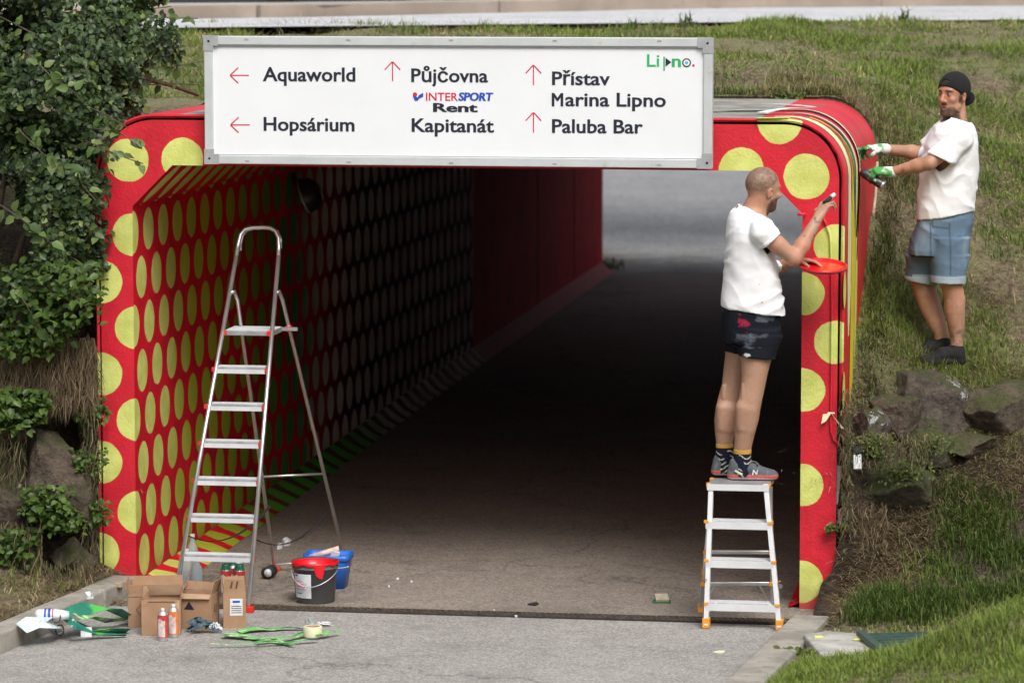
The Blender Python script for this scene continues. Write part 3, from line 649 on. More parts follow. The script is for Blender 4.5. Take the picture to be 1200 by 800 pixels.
text('Rent', 508, 559, 131.2, 121.4, M_ink, .062)
text('Li', 758, 772.5, 78.2, 64.2, M_inkgreen, .012); text('n', 787.5, 797.5, 78.4, 64.6, M_inkgreen, .03)
def poly(pts, mat, name='emblem', dy=0.):
    m = MB(); n = len(pts); V = [onY(x, y, SY)*[1, 0, 1]+[0, SY+.0042-dy, 0] for x, y in pts]
    Vb = [v+[0, .001, 0] for v in V]; m.add(V+Vb, [tuple(range(n))]+[(i, (i+1) % n, n+(i+1) % n, n+i) for i in range(n)]); return m.build(name, mat, SG)
def seg(x0, y0, x1, y1, w, mat, name='arrow', m=None):
    d = np.array([x1-x0, y1-y0]); L = np.linalg.norm(d); nrm = np.array([-d[1], d[0]])/L*w/2
    return [(x0+nrm[0], y0+nrm[1]), (x1+nrm[0], y1+nrm[1]), (x1-nrm[0], y1-nrm[1]), (x0-nrm[0], y0-nrm[1])]
def arrow(tip, d, L, hw, w=1.25):
    m = MB(); tip = np.array(tip, float); d = np.array(d, float); p = np.array([-d[1], d[0]])
    for i, (a, b) in enumerate([(tip+d*.6, tip-d*L), (tip+p*.4+d*.3, tip-d*hw+p*hw), (tip-p*.4+d*.3, tip-d*hw-p*hw)]):
        q = seg(a[0], a[1], b[0], b[1], w, None); V = [onY(x, y, SY)*[1, 0, 1]+[0, SY+.0042-.0003*i, 0] for x, y in q]
        m.add(V+[v+[0, .001, 0] for v in V], [(0, 1, 2, 3)]+[(k, (k+1) % 4, 4+(k+1) % 4, 4+k) for k in range(4)])
    m.build('arrow', M_inkred, SG)
arrow((270, 88.5), (-1, 0), 21.5, 9); arrow((270.5, 146.5), (-1, 0), 22, 9)
arrow((459.8, 73), (0, -1), 22.5, 9); arrow((625, 77), (0, -1), 23, 9); arrow((625, 132.5), (0, -1), 23, 9)
# swoosh emblem before INTERSPORT, play mark, ringed o and red stop of the resort logo
poly([(486.2+2.6*math.cos(t), 111+2.6*math.sin(t)) for t in np.linspace(0, 2*math.pi, 14)[:-1]], M_inkred)
poly([(483.5, 112.6), (487.5, 113), (489.2, 114.6), (490.6, 111.8), (495.8, 109), (495.8, 113.6), (491.5, 115.5), (489, 118.3), (486, 118.3)], M_inkblue, dy=.0005)
poly([(777.2, 66.8), (779, 66.8), (779, 83.2), (777.2, 83.2)], M_inkgreen); poly([(779.8, 68), (786.6, 73.2), (779.8, 78.4)], M_ink)
ring = lambda r: [(804.5+r*math.cos(t), 73.8+r*math.sin(t)) for t in np.linspace(0, 2*math.pi, 25)[:-1]]
poly(ring(5.2), M_ink); poly(ring(3.7), M_inkwhite, dy=.0006); poly(ring(2.0), M_inkcyan, dy=.0012)
poly([(812.5+1.5*math.cos(t), 77+1.5*math.sin(t)) for t in np.linspace(0, 2*math.pi, 12)[:-1]], M_inkred)

# ------------------------------------------------------------------ ladders
def channel(name, a, b, w, h, mat, parent, up=(0, 0, 1), bevel=.003):
    return MB().beam(a, b, w, h, up).build(name, mat, parent, bevel=bevel)
def tall_ladder():
    L0, R0 = onZ(203, 717, .0), onZ(291, 719, .0)
    root = empty('stepladder', (L0+R0)/2, 'tall silver aluminium stepladder with hooped top rail and red joints, over the cardboard boxes', 'ladder')
    # the front frame leans into the tunnel; its plane is fixed by the feet and the platform's depth
    leanY = lambda z: -.62+.46*z
    def fp(x, y):           # pixel on the leaning front plane
        P = onZ(x, y, 1.0)
        d = ray(x, y); t = (-.62+.46*CAM[2]-CAM[1])/(d[1]-.46*d[2]); return CAM+d*t
    lb, rb = fp(203, 717), fp(291, 718); lt, rt = fp(277, 300), fp(326.5, 300)
    lb[2] = rb[2] = .02
    top = [fp(*q) for q in [(277, 300), (279.5, 285), (282, 275), (287, 269), (295, 267), (309, 266.5), (317, 267.5), (323, 271), (326.5, 279), (326.8, 290), (326.5, 300)]]
    def rail(pts, r): return MB().tube(pts, r, 10, flat=1.)
    rail([lb+[0, 0, .0], lt], .0125).build('side_rail', M_alu, root, True)
    rail([rb, rt], .0125).build('side_rail', M_alu, root, True)
    rail(top, .0122).build('top_hoop', M_alu, root, True)
    # second tube of the hoop, just behind
    top2 = [p+[.004, .035, -.006] for p in top[1:-1]]; top2 = [top2[0]+[.0, 0, -.04]]+top2
    rail(top2, .009).build('top_hoop', M_alu, root, True)
    for q in (lb, rb):
        MB().box(q+[-.03, -.02, -.02], q+[.03, .03, .015]).build('foot', M_redplastic, root, bevel=.004)
    # steps
    lat = (rb-lb); lat[2] = 0; lat /= np.linalg.norm(lat); bk = np.array([-lat[1], lat[0], 0])
    for (y, xl, xr) in [(433, 252, 311), (476.5, 243, 307.5), (520, 236, 303.5), (564, 229, 301), (607.5, 221.5, 298), (653, 213.5, 295.5)]:
        a, b = fp(xl, y), fp(xr, y); zz = (a[2]+b[2])/2; a[2] = b[2] = zz
        m = MB()
        R = np.stack([lat, bk, [0, 0, 1]], 1); w = np.linalg.norm(b-a)
        MB().box((0, -.006, -.022), (w, .085, .016), 0, R, a).build('step', M_alu_dull, root, bevel=.003)
        st = root.children[-1]
        MB().box((.0, -.010, -.022), (w, -.0065, .002), 0, R, a).build('step_edge', M_aluw, root)
        for k in range(5): m.box((.004, .006+k*.016, .0162), (w-.004, .012+k*.016, .0185), 0, R, a)
        m.build('tread_ribs', M_aluw, root)
        for q in (a-lat*.008, b+lat*.008): MB().box((-.011, -.013, -.015), (.011, .008, .012), 0, R, q).build('step_joint', M_redplastic, root, bevel=.003)
    a, b = fp(263, 388), fp(316, 391.5); zz = (a[2]+b[2])/2; a[2] = b[2] = zz; w = np.linalg.norm(b-a); R = np.stack([lat, bk, [0, 0, 1]], 1)
    MB().box((0, 0, -.018), (w+.02, .26, .012), 0, R, a).build('platform', M_alu_dull, root, bevel=.004)
    m = MB()
    for k in range(12): m.box((.006, .012+k*.02, .0122), (w+.014, .019+k*.02, .0145), 0, R, a)
    m.build('tread_ribs', M_aluw, root)
    for q in (a, b): MB().box((-.016, -.012, -.018), (.014, .02, .012), 0, R, q).build('step_joint', M_redplastic, root, bevel=.003)
    MB().beam(a+bk*.24+lat*(w+.0), a+bk*.25+lat*(w+.11), .02, .02).build('platform_stay', M_alu, root)
    # rear legs
    hl, hr = fp(271, 343), fp(323.5, 343)
    fl, fr = onZ(322, 667, .01), onZ(405, 660, .01)
    kl, kr = hl+[.02, .07, -.05], hr+[.02, .08, -.05]
    MB().tube([hl, hl+[.01, .03, .005], kl, fl], .0115, 8).build('rear_leg', M_alu, root, True)
    MB().tube([hr, hr+[.01, .03, .005], kr, fr], .0115, 8).build('rear_leg', M_alu, root, True)
    for q in (fl, fr): MB().box(q+[-.05, -.02, -.01], q+[.035, .02, .012]).build('foot', M_redplastic, root, bevel=.004)
    pick = lambda a, b, z: a+(b-a)*((z-a[2])/(b[2]-a[2]))
    for z in (.60, .04):
        q0, q1 = pick(kl, fl, z), pick(kr, fr, z); MB().tube([q0, q1], .007, 8).build('cross_bar', M_alu, root, True)
    q = pick(kr, fr, a[2]); MB().box(q+[-.02, -.02, -.018], q+[.015, .02, .018]).build('hinge', M_redplastic, root, bevel=.004)
    MB().tube([a+bk*.25+lat*(w+.02), q], .009, 8).build('cross_bar', M_alu, root, True)
    # the slack black strap that keeps the frames together
    def strap(p, q, sag, nm):
        pts = [p+(q-p)*t+np.array([0, 0, -sag*4*t*(1-t)]) for t in np.linspace(0, 1, 16)]
        MB().tube(pts, .011, 6, flat=.25).build(nm, M_rubber, root, True)
    def railp(x, y): return fp(x, y)
    strap(railp(222, 628), onY(317, 592, .55), .10, 'strap'); strap(railp(300, 632), onY(384, 598, 1.1), .10, 'strap')
    return root
tall_ladder()

def small_ladder():
    fl, fr = onZ(828.5, 736, 0), onZ(914, 733, 0)
    root = empty('step_stool', (fl+fr)/2, 'short white aluminium step ladder with orange feet carrying the crouched painter', 'ladder')
    root['label'] = 'short white aluminium step ladder with orange feet under the painter in black shorts'
    k = .20
    def fp(x, y):
        d = ray(x, y); y0 = -.70; t = (y0+k*CAM[2]-CAM[1])/(d[1]-k*d[2]); return CAM+d*t
    lt, rt = fp(833.5, 567), fp(897.5, 567); lb, rb = fp(827.5, 733), fp(913.5, 731); lb[2] = rb[2] = .015
    for a, b in ((lb, lt), (rb, rt)): channel('side_rail', a, b, .027, .045, M_aluw, root, (0, 1, 0))
    lat = rb-lb; lat[2] = 0; lat /= np.linalg.norm(lat); bk = np.array([-lat[1], lat[0], 0]); R = np.stack([lat, bk, [0, 0, 1]], 1)
    for q in (lb, rb): MB().box((-.021, -.02, -.013), (.021, .035, .045), 0, R, q).build('foot', M_orange, root, bevel=.004)
    for (y, xl, xr) in [(615, 828, 902.5), (660.5, 828, 907), (711, 828, 911)]:
        a, b = fp(xl, y), fp(xr, y); zz = (a[2]+b[2])/2; a[2] = b[2] = zz; w = np.linalg.norm(b-a)
        MB().box((.004, .012, -.018), (w-.004, .11, .018), 0, R, a).build('step', M_alu_dull, root, bevel=.003)
        MB().box((-.003, -.026, -.020), (w+.003, -.0232, .020), 0, R, a).build('step_edge', M_aluw, root)
        m = MB()
        for j in range(6): m.box((.006, .016+j*.016, .0182), (w-.006, .022+j*.016, .0205), 0, R, a)
        m.build('tread_ribs', M_aluw, root)
        for q in (a, b): MB().box((-.013, -.028, .010), (.013, .01, .026), 0, R, q).build('step_joint', M_orange, root, bevel=.002)
    a, b = fp(833, 568.5), fp(898, 568.5); zz = a[2] = b[2] = (a[2]+b[2])/2; w = np.linalg.norm(b-a)
    MB().box((-.016, -.03, -.022), (w+.016, .20, .010), 0, R, a).build('top_step', M_alu_dull, root, bevel=.004)
    MB().box((-.018, -.034, -.026), (w+.018, -.0302, .008), 0, R, a).build('step_edge', M_aluw, root)
    for q in (a-lat*.012, b+lat*.012, a-lat*.012+bk*.19, b+lat*.012+bk*.19): MB().box((-.012, -.024, -.012), (.012, .012, .0125), 0, R, q).build('step_joint', M_orange, root, bevel=.003)
    TOPZ = zz+.012
    # rear frame
    rl, rr = onZ(821, 715, .01), onZ(905, 714, .01); tl, tr = a+bk*.17+[0, 0, -.03]-lat*.01, b+bk*.17+[0, 0, -.03]+lat*.01
    rl = rl-bk*.0
    for p, q in ((rl, tl), (rr, tr)): channel('rear_leg', p, q, .02, .03, M_alu, root, (0, 1, 0))
    for q in (rl, rr): MB().box((-.016, -.02, -.01), (.016, .02, .04), 0, R, q).build('foot', M_orange, root, bevel=.004)
    pick = lambda p, q, z: p+(q-p)*((z-p[2])/(q[2]-p[2]))
    for z in (.17, .36, .54):
        q0, q1 = pick(rl, tl, z), pick(rr, tr, z); channel('cross_bar', q0-lat*.005, q1+lat*.005, .03, .022, M_alu, root)
        for q in (q0, q1): MB().box((-.014, -.03, -.012), (.014, -.005, .012), 0, R, q).build('bar_joint', M_orange, root, bevel=.003)
    for s, p in ((1, lb), (-1, rb)):
        MB().beam(p+[0, 0, .08]+lat*s*.012, p+[0, 0, .145]+lat*s*.07, .012, .004, (0, 1, 0)).build('brace', M_aluw, root)
        q = (rl if s == 1 else rr); MB().beam(q+[0, 0, .03]+lat*s*.01, q+[0, 0, .15]+lat*s*.08, .010, .004, (0, 1, 0)).build('brace', M_alu, root)
    m = MB()
    for p, q in ((lb, rl), (rb, rr)):
        pts = [p+[0, 0, .26]+(q-p)*t+np.array([0, 0, -.05*math.sin(math.pi*t)]) for t in np.linspace(0, 1, 8)]; m = MB(); m.tube(pts, .004, 6); m.build('strap', M_orange, root, True)
    return TOPZ, (a+b)/2+bk*.08
STOOL_Z, STOOL_C = small_ladder()

# ------------------------------------------------------------------ buckets, boxes, cans
M_grey = worn('grey_plastic', (.10, .10, .105), .45, .08, 10, .08, 60, dirt=(.3, .3, .3), dirt_amt=.05)
M_wetred = worn('wet_red_paint', (.68, .008, .018), .22, .12, 14, .5, 25)
M_bluepl = worn('blue_plastic', (.02, .13, .52), .4, .1, 10, .08, 60)
M_paper = worn('label_paper', (.66, .68, .70), .6, .08, 14, .1, 60, dirt=(.35, .35, .38), dirt_amt=.35)
M_wire = worn('wire', (.55, .56, .58), .35, .1, 20, 0, metal=.7)
def bucket():
    c = onZ(369.5, 704, 0); r1, r0, h = .132, .113, .235
    root = empty('paint_bucket', c, 'grey plastic paint bucket with white label, red paint over its rim', 'bucket')
    m = MB(); m.lathe([(0, 0), (r0-.01, 0), (r0, .008), (r1-.006, h-.04), (r1+.001, h-.038), (r1+.001, h-.03), (r1-.004, h-.029), (r1-.003, h-.008), (r1+.003, h-.006), (r1+.003, h), (r1-.004, h), (r1-.006, h-.01), (r0-.003, .02), (0, .02)], c, 40); m.build('shell', M_grey, root, True)
    # paint: a coat on the rim with drips, wet surface inside
    V = []; n = 48; F = []
    for j in range(n):
        a = 2*math.pi*j/n; dz = .014+.016*max(0, math.sin(a*5+1))**3+(.055 if 4.9 < a < 5.35 else 0)+.006*math.sin(a*11)
        for (r, z) in ((r1-.004, h+.003), (r1+.0045, h+.002), (r1+.0055, h-.006), (r1+.003, h-dz)): V.append(c+[r*math.cos(a), r*math.sin(a), z])
    F = [(4*j+k, 4*((j+1) % n)+k, 4*((j+1) % n)+k+1, 4*j+k+1) for j in range(n) for k in range(3)]
    MB().add(V, F).build('paint_coat', M_wetred, root, True)
    m = MB(); m.lathe([(r1-.008, h-.002), (r1-.012, h-.03), (r1-.03, h-.05), (0, h-.055)], c, 40); m.build('paint', M_wetred, root, True)
    # label
    V = []; F = []; ta, tb = math.radians(206), math.radians(262)
    for i in range(9):
        a = ta+(tb-ta)*i/8+PSI
        for z, in ((.035,), (h-.06,)): rr = r0+(r1-r0)*z/h+.0015; V.append(c+[rr*math.cos(a), rr*math.sin(a), z])
    F = [(2*i, 2*i+2, 2*i+3, 2*i+1) for i in range(8)]; MB().add(V, F).build('label', M_paper, root, True)
    m = MB()
    for (z, a0, a1, hh) in ((h-.075, 210, 222, .010), (.13, 212, 240, .002), (.115, 212, 248, .002), (.10, 212, 244, .002), (.085, 212, 250, .002), (.06, 212, 235, .004)):
        V = []
        for i in range(5):
            a = math.radians(a0+(a1-a0)*i/4)+PSI; rr = r0+(r1-r0)*z/h+.0026; V += [c+[rr*math.cos(a), rr*math.sin(a), z], c+[rr*math.cos(a), rr*math.sin(a), z+hh]]
        m.add(V, [(2*i, 2*i+2, 2*i+3, 2*i+1) for i in range(4)])
    m.build('printing', M_inkblue, root)
    # wire handle hanging down at the front
    pts = []
    for t in np.linspace(0, 1, 18):
        a = math.radians(200+ (335-200)*t)+PSI; z = h-.045-.115*math.sin(math.pi*min(1, t*1.0))**.8*(1-.55*t); pts.append(c+[(r1+.012)*math.cos(a), (r1+.012)*math.sin(a), z])
    MB().tube(pts, .0028, 6).build('handle', M_wire, root, True)
    g = pts[5]; MB().tube([pts[3], pts[4], pts[5], pts[6]], .008, 8).build('grip', worn('grip_pink', (.55, .25, .28), .5), root, True)
bucket()
def blue_bucket():
    c = onZ(385, 687, 0); root = empty('blue_bucket', c, 'square blue plastic bucket with white wire handle and painting tools, behind the grey one', 'bucket')
    def ring(hw, hd, z, n=6):
        V = []; r = .035
        for (sx, sy, a0) in ((1, -1, -90), (1, 1, 0), (-1, 1, 90), (-1, -1, 180)):
            for k in range(n): a = math.radians(a0+90*k/(n-1)); V.append((sx*(hw-r)+r*math.cos(a), sy*(hd-r)+r*math.sin(a), z))
        return V
    R = rotz(PSI-.12); prof = [(.105, .085, 0), (.128, .105, .16), (.128, .105, .165), (.138, .112, .167), (.138, .112, .20), (.130, .106, .20), (.125, .10, .16), (.1, .08, .01)]
    m = MB(); V = []
    for hw, hd, z in prof: V += [R@np.array(v)+c for v in ring(hw, hd, z)]
    n = 24; F = [(i*n+j, i*n+(j+1) % n, (i+1)*n+(j+1) % n, (i+1)*n+j) for i in range(len(prof)-1) for j in range(n)]+[tuple(range(n-1, -1, -1)), tuple((len(prof)-1)*n+j for j in range(n))]
    m.add(V, F).build('shell', M_bluepl, root, True)
    pts = [R@np.array([.142*math.cos(t), -.12-.01*math.sin(t), .145-.015*math.sin(t)])+c for t in np.linspace(0, math.pi, 14)]; MB().tube(pts, .003, 6).build('handle', M_wire, root, True)
    m = MB(); m.box((-.02, -.118, .135), (.03, -.1135, .150), 0, R, c); m.build('emblem', M_paper, root)
    # what is in it: a rolled paper with red stripes, a brush, a rag
    q = R@np.array([-.05, 0, .17])+c; m = MB(); m.tube([q+[-.06, 0, .0], q+[.11, .02, .055]], .018, 10); o = m.build('paper_roll', worn('paper_stained', (.68, .50, .46), .7, .2, 30, .1), None, True); tag(o, 'rolled paper with red stains lying across the blue bucket', 'paper roll')
    br = empty('paint_brush', q+[.08, .02, .02], 'paint brush with white bristles standing in the blue bucket', 'brush')
    MB().beam(q+[.08, .01, -.02], q+[.095, .0, .04], .05, .014, (0, 1, 0)).build('bristles', M_paper, br); MB().tube([q+[.07, .02, -.09], q+[.08, .01, -.02]], .012, 8).build('handle', M_inkblue, br, True)
blue_bucket()

M_card = worn('cardboard', (.36, .215, .125), .85, .10, 8, .25, 70, dirt=(.22, .13, .075), dirt_amt=.2)
M_cardl = worn('cardboard_inside', (.44, .29, .18), .85, .10, 8, .2, 70)
M_cardedge = worn('cardboard_print', (.10, .055, .035), .85, .1, 8, 0)
M_tape = worn('packing_tape', (.50, .33, .20), .3, .1, 14, .1)
def carton(c, w, d, h, a, label, flaps, prints=(), seam=None, name='cardboard_box'):
    """open carton, w along its front, d deep; a = turn about Z (radians); flaps: list of (side, angle, length)"""
    root = empty(name, c, label, 'box'); R = rotz(a); t = .005
    for nm, lo, hi in (('front_panel', (-w/2, 0, 0), (w/2, t, h)), ('back_panel', (-w/2, d-t, 0), (w/2, d, h)), ('side_panel', (-w/2, t, 0), (-w/2+t, d-t, h-.001)), ('side_panel', (w/2-t, t, 0), (w/2, d-t, h-.001)), ('bottom_panel', (-w/2+t, t, .001), (w/2-t, d-t, .006))):
        MB().box(lo, hi, 0, R, c).build(nm, M_card, root, bevel=.0015)
    for side, ang, ln in flaps:
        r = math.radians(ang); up = math.sin(r)*ln; out = math.cos(r)*ln; sk = random.uniform(-.006, .006)
        if side == 'f': q = [(-w/2+.003, .001, h+.002), (w/2-.003, .001, h+.002), (w/2-.006, -out, h+up+sk), (-w/2+.006, -out, h+up)]; th = np.array([0, math.sin(r), math.cos(r)])
        if side == 'b': q = [(-w/2+.003, d-.001, h+.002), (w/2-.003, d-.001, h+.002), (w/2-.006, d+out, h+up+sk), (-w/2+.006, d+out, h+up)]; th = np.array([0, -math.sin(r), math.cos(r)])
        if side == 'l': q = [(-w/2+.001, .003, h+.002), (-w/2+.001, d-.003, h+.002), (-w/2-out, d-.006, h+up+sk), (-w/2-out, .006, h+up)]; th = np.array([math.sin(r), 0, math.cos(r)])
        if side == 'r': q = [(w/2-.001, .003, h+.002), (w/2-.001, d-.003, h+.002), (w/2+out, d-.006, h+up+sk), (w/2+out, .006, h+up)]; th = np.array([-math.sin(r), 0, math.cos(r)])
        V = [R@np.array(v)+c for v in q]; V += [v+R@th*.004 for v in V]
        MB().add(V, [(0, 1, 2, 3), (7, 6, 5, 4), (0, 4, 5, 1), (1, 5, 6, 2), (2, 6, 7, 3), (3, 7, 4, 0)]).build('flap', M_cardl if side in 'fl' and ang < 0 else M_card, root)
    return root, R
def facepatch(root, R, c, u0, u1, z0, z1, mat, nm, off=-.0015, side=None, w=0, tri=False):
    if side == 'r': P = lambda u, z: R@np.array([w/2-off, u, z])+c
    else: P = lambda u, z: R@np.array([u, off, z])+c
    V = [P(u0, z0), P(u1, z0), P((u0+u1)/2, z1)] if tri else [P(u0, z0), P(u1, z0), P(u1, z1), P(u0, z1)]
    return MB().add(V, [tuple(range(len(V)))]).build(nm, mat, root)
# back left box
cA = onZ(181, 735, 0); rA, RA = carton(cA+[0, .0, 0], .29, .27, .185, PSI+.02, 'large brown cardboard box standing furthest left, behind the box with the torn flap', [('f', 85, .055), ('b', 80, .06), ('l', 70, .06), ('r', 60, .07)])
facepatch(rA, RA, cA, -.145, .145, .172, .174, M_cardedge, 'crease')
for z in (.0,): 
    m = MB()
    for (u0, z0, u1, z1) in ((-.10, .10, -.07, .135), (-.07, .135, -.04, .10), (-.04, .10, -.07, .065), (-.07, .065, -.10, .10)): m.beam(RA@np.array([u0, -.002, z0])+cA, RA@np.array([u1, -.002, z1])+cA, .0025, .0008, (0, 1, 0))
    m.build('diamond_mark', M_cardedge, rA)
# front left box with the torn flap
cB = onZ(189, 744, 0); rB, RB = carton(cB, .215, .16, .195, PSI+.05, 'small brown cardboard box with torn open flap, right behind the two spray cans', [('b', 75, .05), ('r', 75, .06)])
V = [RB@np.array(v)+cB for v in [(-.10, .0, .196), (-.085, -.004, .245), (-.10, .02, .262), (-.107, .10, .26), (-.107, .10, .2), (-.103, .01, .196)]]
MB().add(V, [(0, 1, 2), (0, 2, 3), (0, 3, 4, 5)]).build('flap', M_tape, rB)
V = [RB@np.array(v)+cB for v in [(-.065, .14, .20), (.105, .14, .20), (.108, .125, .262), (-.085, .12, .255), (-.07, .13, .225), (.0, .135, .212), (.06, .135, .222)]]
MB().add(V, [(0, 6, 5, 4, 3) if False else (0, 1, 2, 3, 4)]).build('torn_flap', M_cardl, rB)
facepatch(rB, RB, cB, -.07, .09, .183, .187, M_cardedge, 'tape_line'); facepatch(rB, RB, cB, .075, .1, .0, .19, M_tape, 'tape')
# middle box turned so that its right side shows
cC = onZ(228, 737, 0); rC, RC = carton(cC, .195, .15, .195, PSI-.22, 'brown cardboard box with black warning triangle, middle of the row behind the blue rag', [('b', 78, .05), ('r', 78, .075), ('f', -60, .03)])
facepatch(rC, RC, cC, -.06, .0, .11, .155, M_ink, 'triangle_mark', tri=True)
m = MB()
for k in (0, 1):
    for zz in (.09, .215): m.beam(RC@np.array([.0975+.002, .05+.03*k, zz])+cC, RC@np.array([.0975+.002, .06+.03*k, zz+.045])+cC, .010, .002, (1, 0, 0))
m.build('slot_mark', M_cardedge, rC)
# right box with the white label
cD = onZ(275, 735.5, 0); rD, RD = carton(cD, .125, .17, .20, PSI+.08, 'narrow brown cardboard box with white shipping label, rightmost under the tall ladder', [('f', 88, .075), ('b', 80, .06), ('l', 80, .06)])
facepatch(rD, RD, cD, -.025, .045, .07, .165, M_paper, 'label'); facepatch(rD, RD, cD, -.01, .03, .142, .154, M_inkblue, 'label_print', -.0025)
m = MB()
for k in range(4): m.box((-.018, -.0028, .085+.012*k), (.038, -.0022, .089+.012*k), 0, RD, cD)
m.build('label_print', M_grey, rD)
m = MB()
for k in (0, 1): m.beam(RD@np.array([-.02+.03*k, -.003, .225])+cD, RD@np.array([-.012+.03*k, -.003, .262])+cD, .009, .002, (0, 1, 0))
m.build('slot_mark', M_cardedge, rD)

M_can_w = worn('can_white', (.62, .58, .56), .35, .15, 30, .05, 60, dirt=(.5, .12, .08), dirt_amt=.5)
M_can_o = worn('can_orange', (.72, .20, .05), .35, .15, 30, .05, 60, dirt=(.7, .7, .7), dirt_amt=.3)
M_can_r = worn('can_red', (.55, .05, .05), .35, .15, 25, .05); M_can_g = worn('can_green', (.02, .15, .08), .35, .2, 25, .05)
M_capw = worn('cap_white', (.62, .63, .64), .5, .1, 20, .1, dirt=(.15, .15, .15), dirt_amt=.3)
def spray(c, label, mats, h=.175, r=.028, tilt=0, group=None, axis=0., name='spray_can'):
    root = empty(name, c, label, 'spray can', group); R = rotz(axis)@rotx(tilt)
    m = MB(); m.lathe([(0, 0), (r-.003, 0), (r+.001, .002), (r, .006), (r, h*.16)], c, 20, 0, R); m.build('base', M_wire, root, True)
    m = MB(); m.lathe([(r+.0006, h*.10), (r+.0006, h*.80)], c, 20, 0, R); m.build('sleeve', mats[0], root, True)
    V = []
    for i in range(7):
        a = math.radians(225+14*i); V += [R@np.array([(r+.0012)*math.cos(a), (r+.0012)*math.sin(a), h*.13])+c, R@np.array([(r+.0012)*math.cos(a), (r+.0012)*math.sin(a), h*(.66+.04*math.sin(i))])+c]
    MB().add(V, [(2*i, 2*i+2, 2*i+3, 2*i+1) for i in range(6)]).build('band', mats[1], root, True)
    m = MB(); m.lathe([(r, h*.80), (r-.002, h*.83), (r*.7, h*.90), (r*.52, h*.93), (r*.5, h*.925)], c, 20, 0, R); m.build('shoulder', M_wire, root, True)
    m = MB(); m.lathe([(r*.38, h*.92), (r*.36, h*1.0), (0, h*1.005)], c, 12, 0, R); m.build('nozzle', mats[2], root, True)
    return root
spray(onZ(191, 750, 0), 'white and red spray can, left of the two before the front box', (M_can_r, M_can_w, M_capw), .178)
spray(onZ(203.5, 746, 0), 'orange and white spray can, right of the two before the front box', (M_can_o, M_can_w, M_capw), .182)
# cans lying in and behind the right box
for i, (x, y, lab) in enumerate([(265, 688, 'green capped spray can standing left in the cluster above the narrow box'), (273, 684, 'green capped spray can in the middle of the cluster above the narrow box'), (281, 689, 'green capped spray can standing right in the cluster above the narrow box'), (279, 680, 'white capped spray can at the back of the cluster above the narrow box')]):
    P = onZ(x, y+ 8, .02); P[2] = 0
    P = onY(x, y+20, -.12+.04*(i % 2)+(.06 if i == 3 else 0)); P[2] = 0
    spray(P, lab, (M_can_r if i != 3 else M_can_w, M_can_w, M_can_g if i != 3 else M_capw), .19+.012*(i % 2), .031)
    root = bpy.data.objects['spray_can' if False else [o.name for o in bpy.data.objects if o.get('label') == lab][0]]
    m = MB(); m.lathe([(.031, .19*.80), (.024, .175), (.024, .187), (.018, .192), (0, .193)], P, 16); m.build('cap', M_can_g if i != 3 else M_capw, root, True)
# bottles behind the boxes
n = N('clear_plastic'); n.base((.62, .70, .72)); n.rough(.18); n.b.inputs['Transmission Weight'].default_value = .55; n.b.inputs['IOR'].default_value = 1.1; M_clear = n.m
M_blueglass = worn('blue_liquid', (.05, .16, .22), .2, .2, 10, 0); M_greenliq = worn('green_liquid', (.2, .38, .36), .2, .2, 10, 0)
def bottle(x, y, h, r, liquid, label):
    c = onZ(x, y, 0); root = empty('plastic_bottle', c, label, 'bottle')
    m = MB(); m.lathe([(0, 0), (r*.8, 0), (r, .01), (r, h*.25), (r*.94, h*.28), (r, h*.31), (r, h*.62), (r*.8, h*.74), (r*.36, h*.86), (r*.34, h*.95)], c, 18); m.build('shell', M_clear, root, True)
    m = MB(); m.lathe([(0, .004), (r*.78, .004), (r*.95, .012), (r*.93, h*.3), (0, h*.3)], c, 18); m.build('liquid', liquid, root, True)
    m = MB(); m.lathe([(r*.40, h*.93), (r*.40, h*1.0), (0, h*1.0)], c, 14); m.build('cap', M_capw, root, True)
bottle(219, 690, .24, .036, M_blueglass, 'clear plastic bottle with dark blue liquid, left one behind the boxes')
bottle(231, 694, .21, .034, M_greenliq, 'clear plastic bottle with greenish water, right one behind the boxes')
bottle(226, 682, .29, .036, M_blueglass, 'tall clear plastic bottle standing at the back behind the boxes')
# paint roller lying by the rear ladder foot
c = onZ(316, 670, .04); rl_ = empty('paint_roller', c, 'black paint roller seen end on beside the rear foot of the tall ladder', 'roller')
m = MB(); m.tube([c+[-.012, -.03, 0], c+[.0, .06, 0]], .036, 16); m.build('sleeve', M_rubber, rl_, True)
m = MB(); m.tube([c+[-.002, -.034, .0], c+[-.002, -.029, 0]], .024, 14); m.build('end_cap', M_capw, rl_, True)

# ------------------------------------------------------------------ soft things: rag, sheets, wrappers
def crumple(name, c, size, mat, label, cat, n=26, seed=1, amp=.35, flat=.5, R=None, lift=.0):
    """a crumpled cloth or film: folded sheet pressed into a heap"""
    u, v = np.meshgrid(np.linspace(-1, 1, n), np.linspace(-1, 1, n)); P = np.stack([u.ravel(), v.ravel(), 0*u.ravel()], 1)
    a = fbm(P+5, 1.6, 3, seed); b = fbm(P+9, 1.6, 3, seed+3); cc = np.abs(fbm(P+2, 2.2, 4, seed+5))
    r = 1-np.clip((P[:, 0]**2+P[:, 1]**2)/2, 0, 1)
    X = (P[:, 0]*.75+a*1.1)*size[0]; Y = (P[:, 1]*.75+b*1.1)*size[1]; Z = (cc*2.2*amp+r*.7)*size[2]+.004+lift
    V = np.stack([X, Y, Z], 1)
    V = V@rotz(PSI).T+c; i = np.arange(n*n).reshape(n, n)
    F = np.stack([i[:-1, :-1], i[:-1, 1:], i[1:, 1:], i[1:, :-1]], -1).reshape(-1, 4)
    o = fast(name, V, F, mat, None, True); return tag(o, label, cat)
M_rag = worn('blue_grey_cloth', (.055, .10, .13), .9, .3, 20, .3, 80, dirt=(.2, .26, .28), dirt_amt=.4)
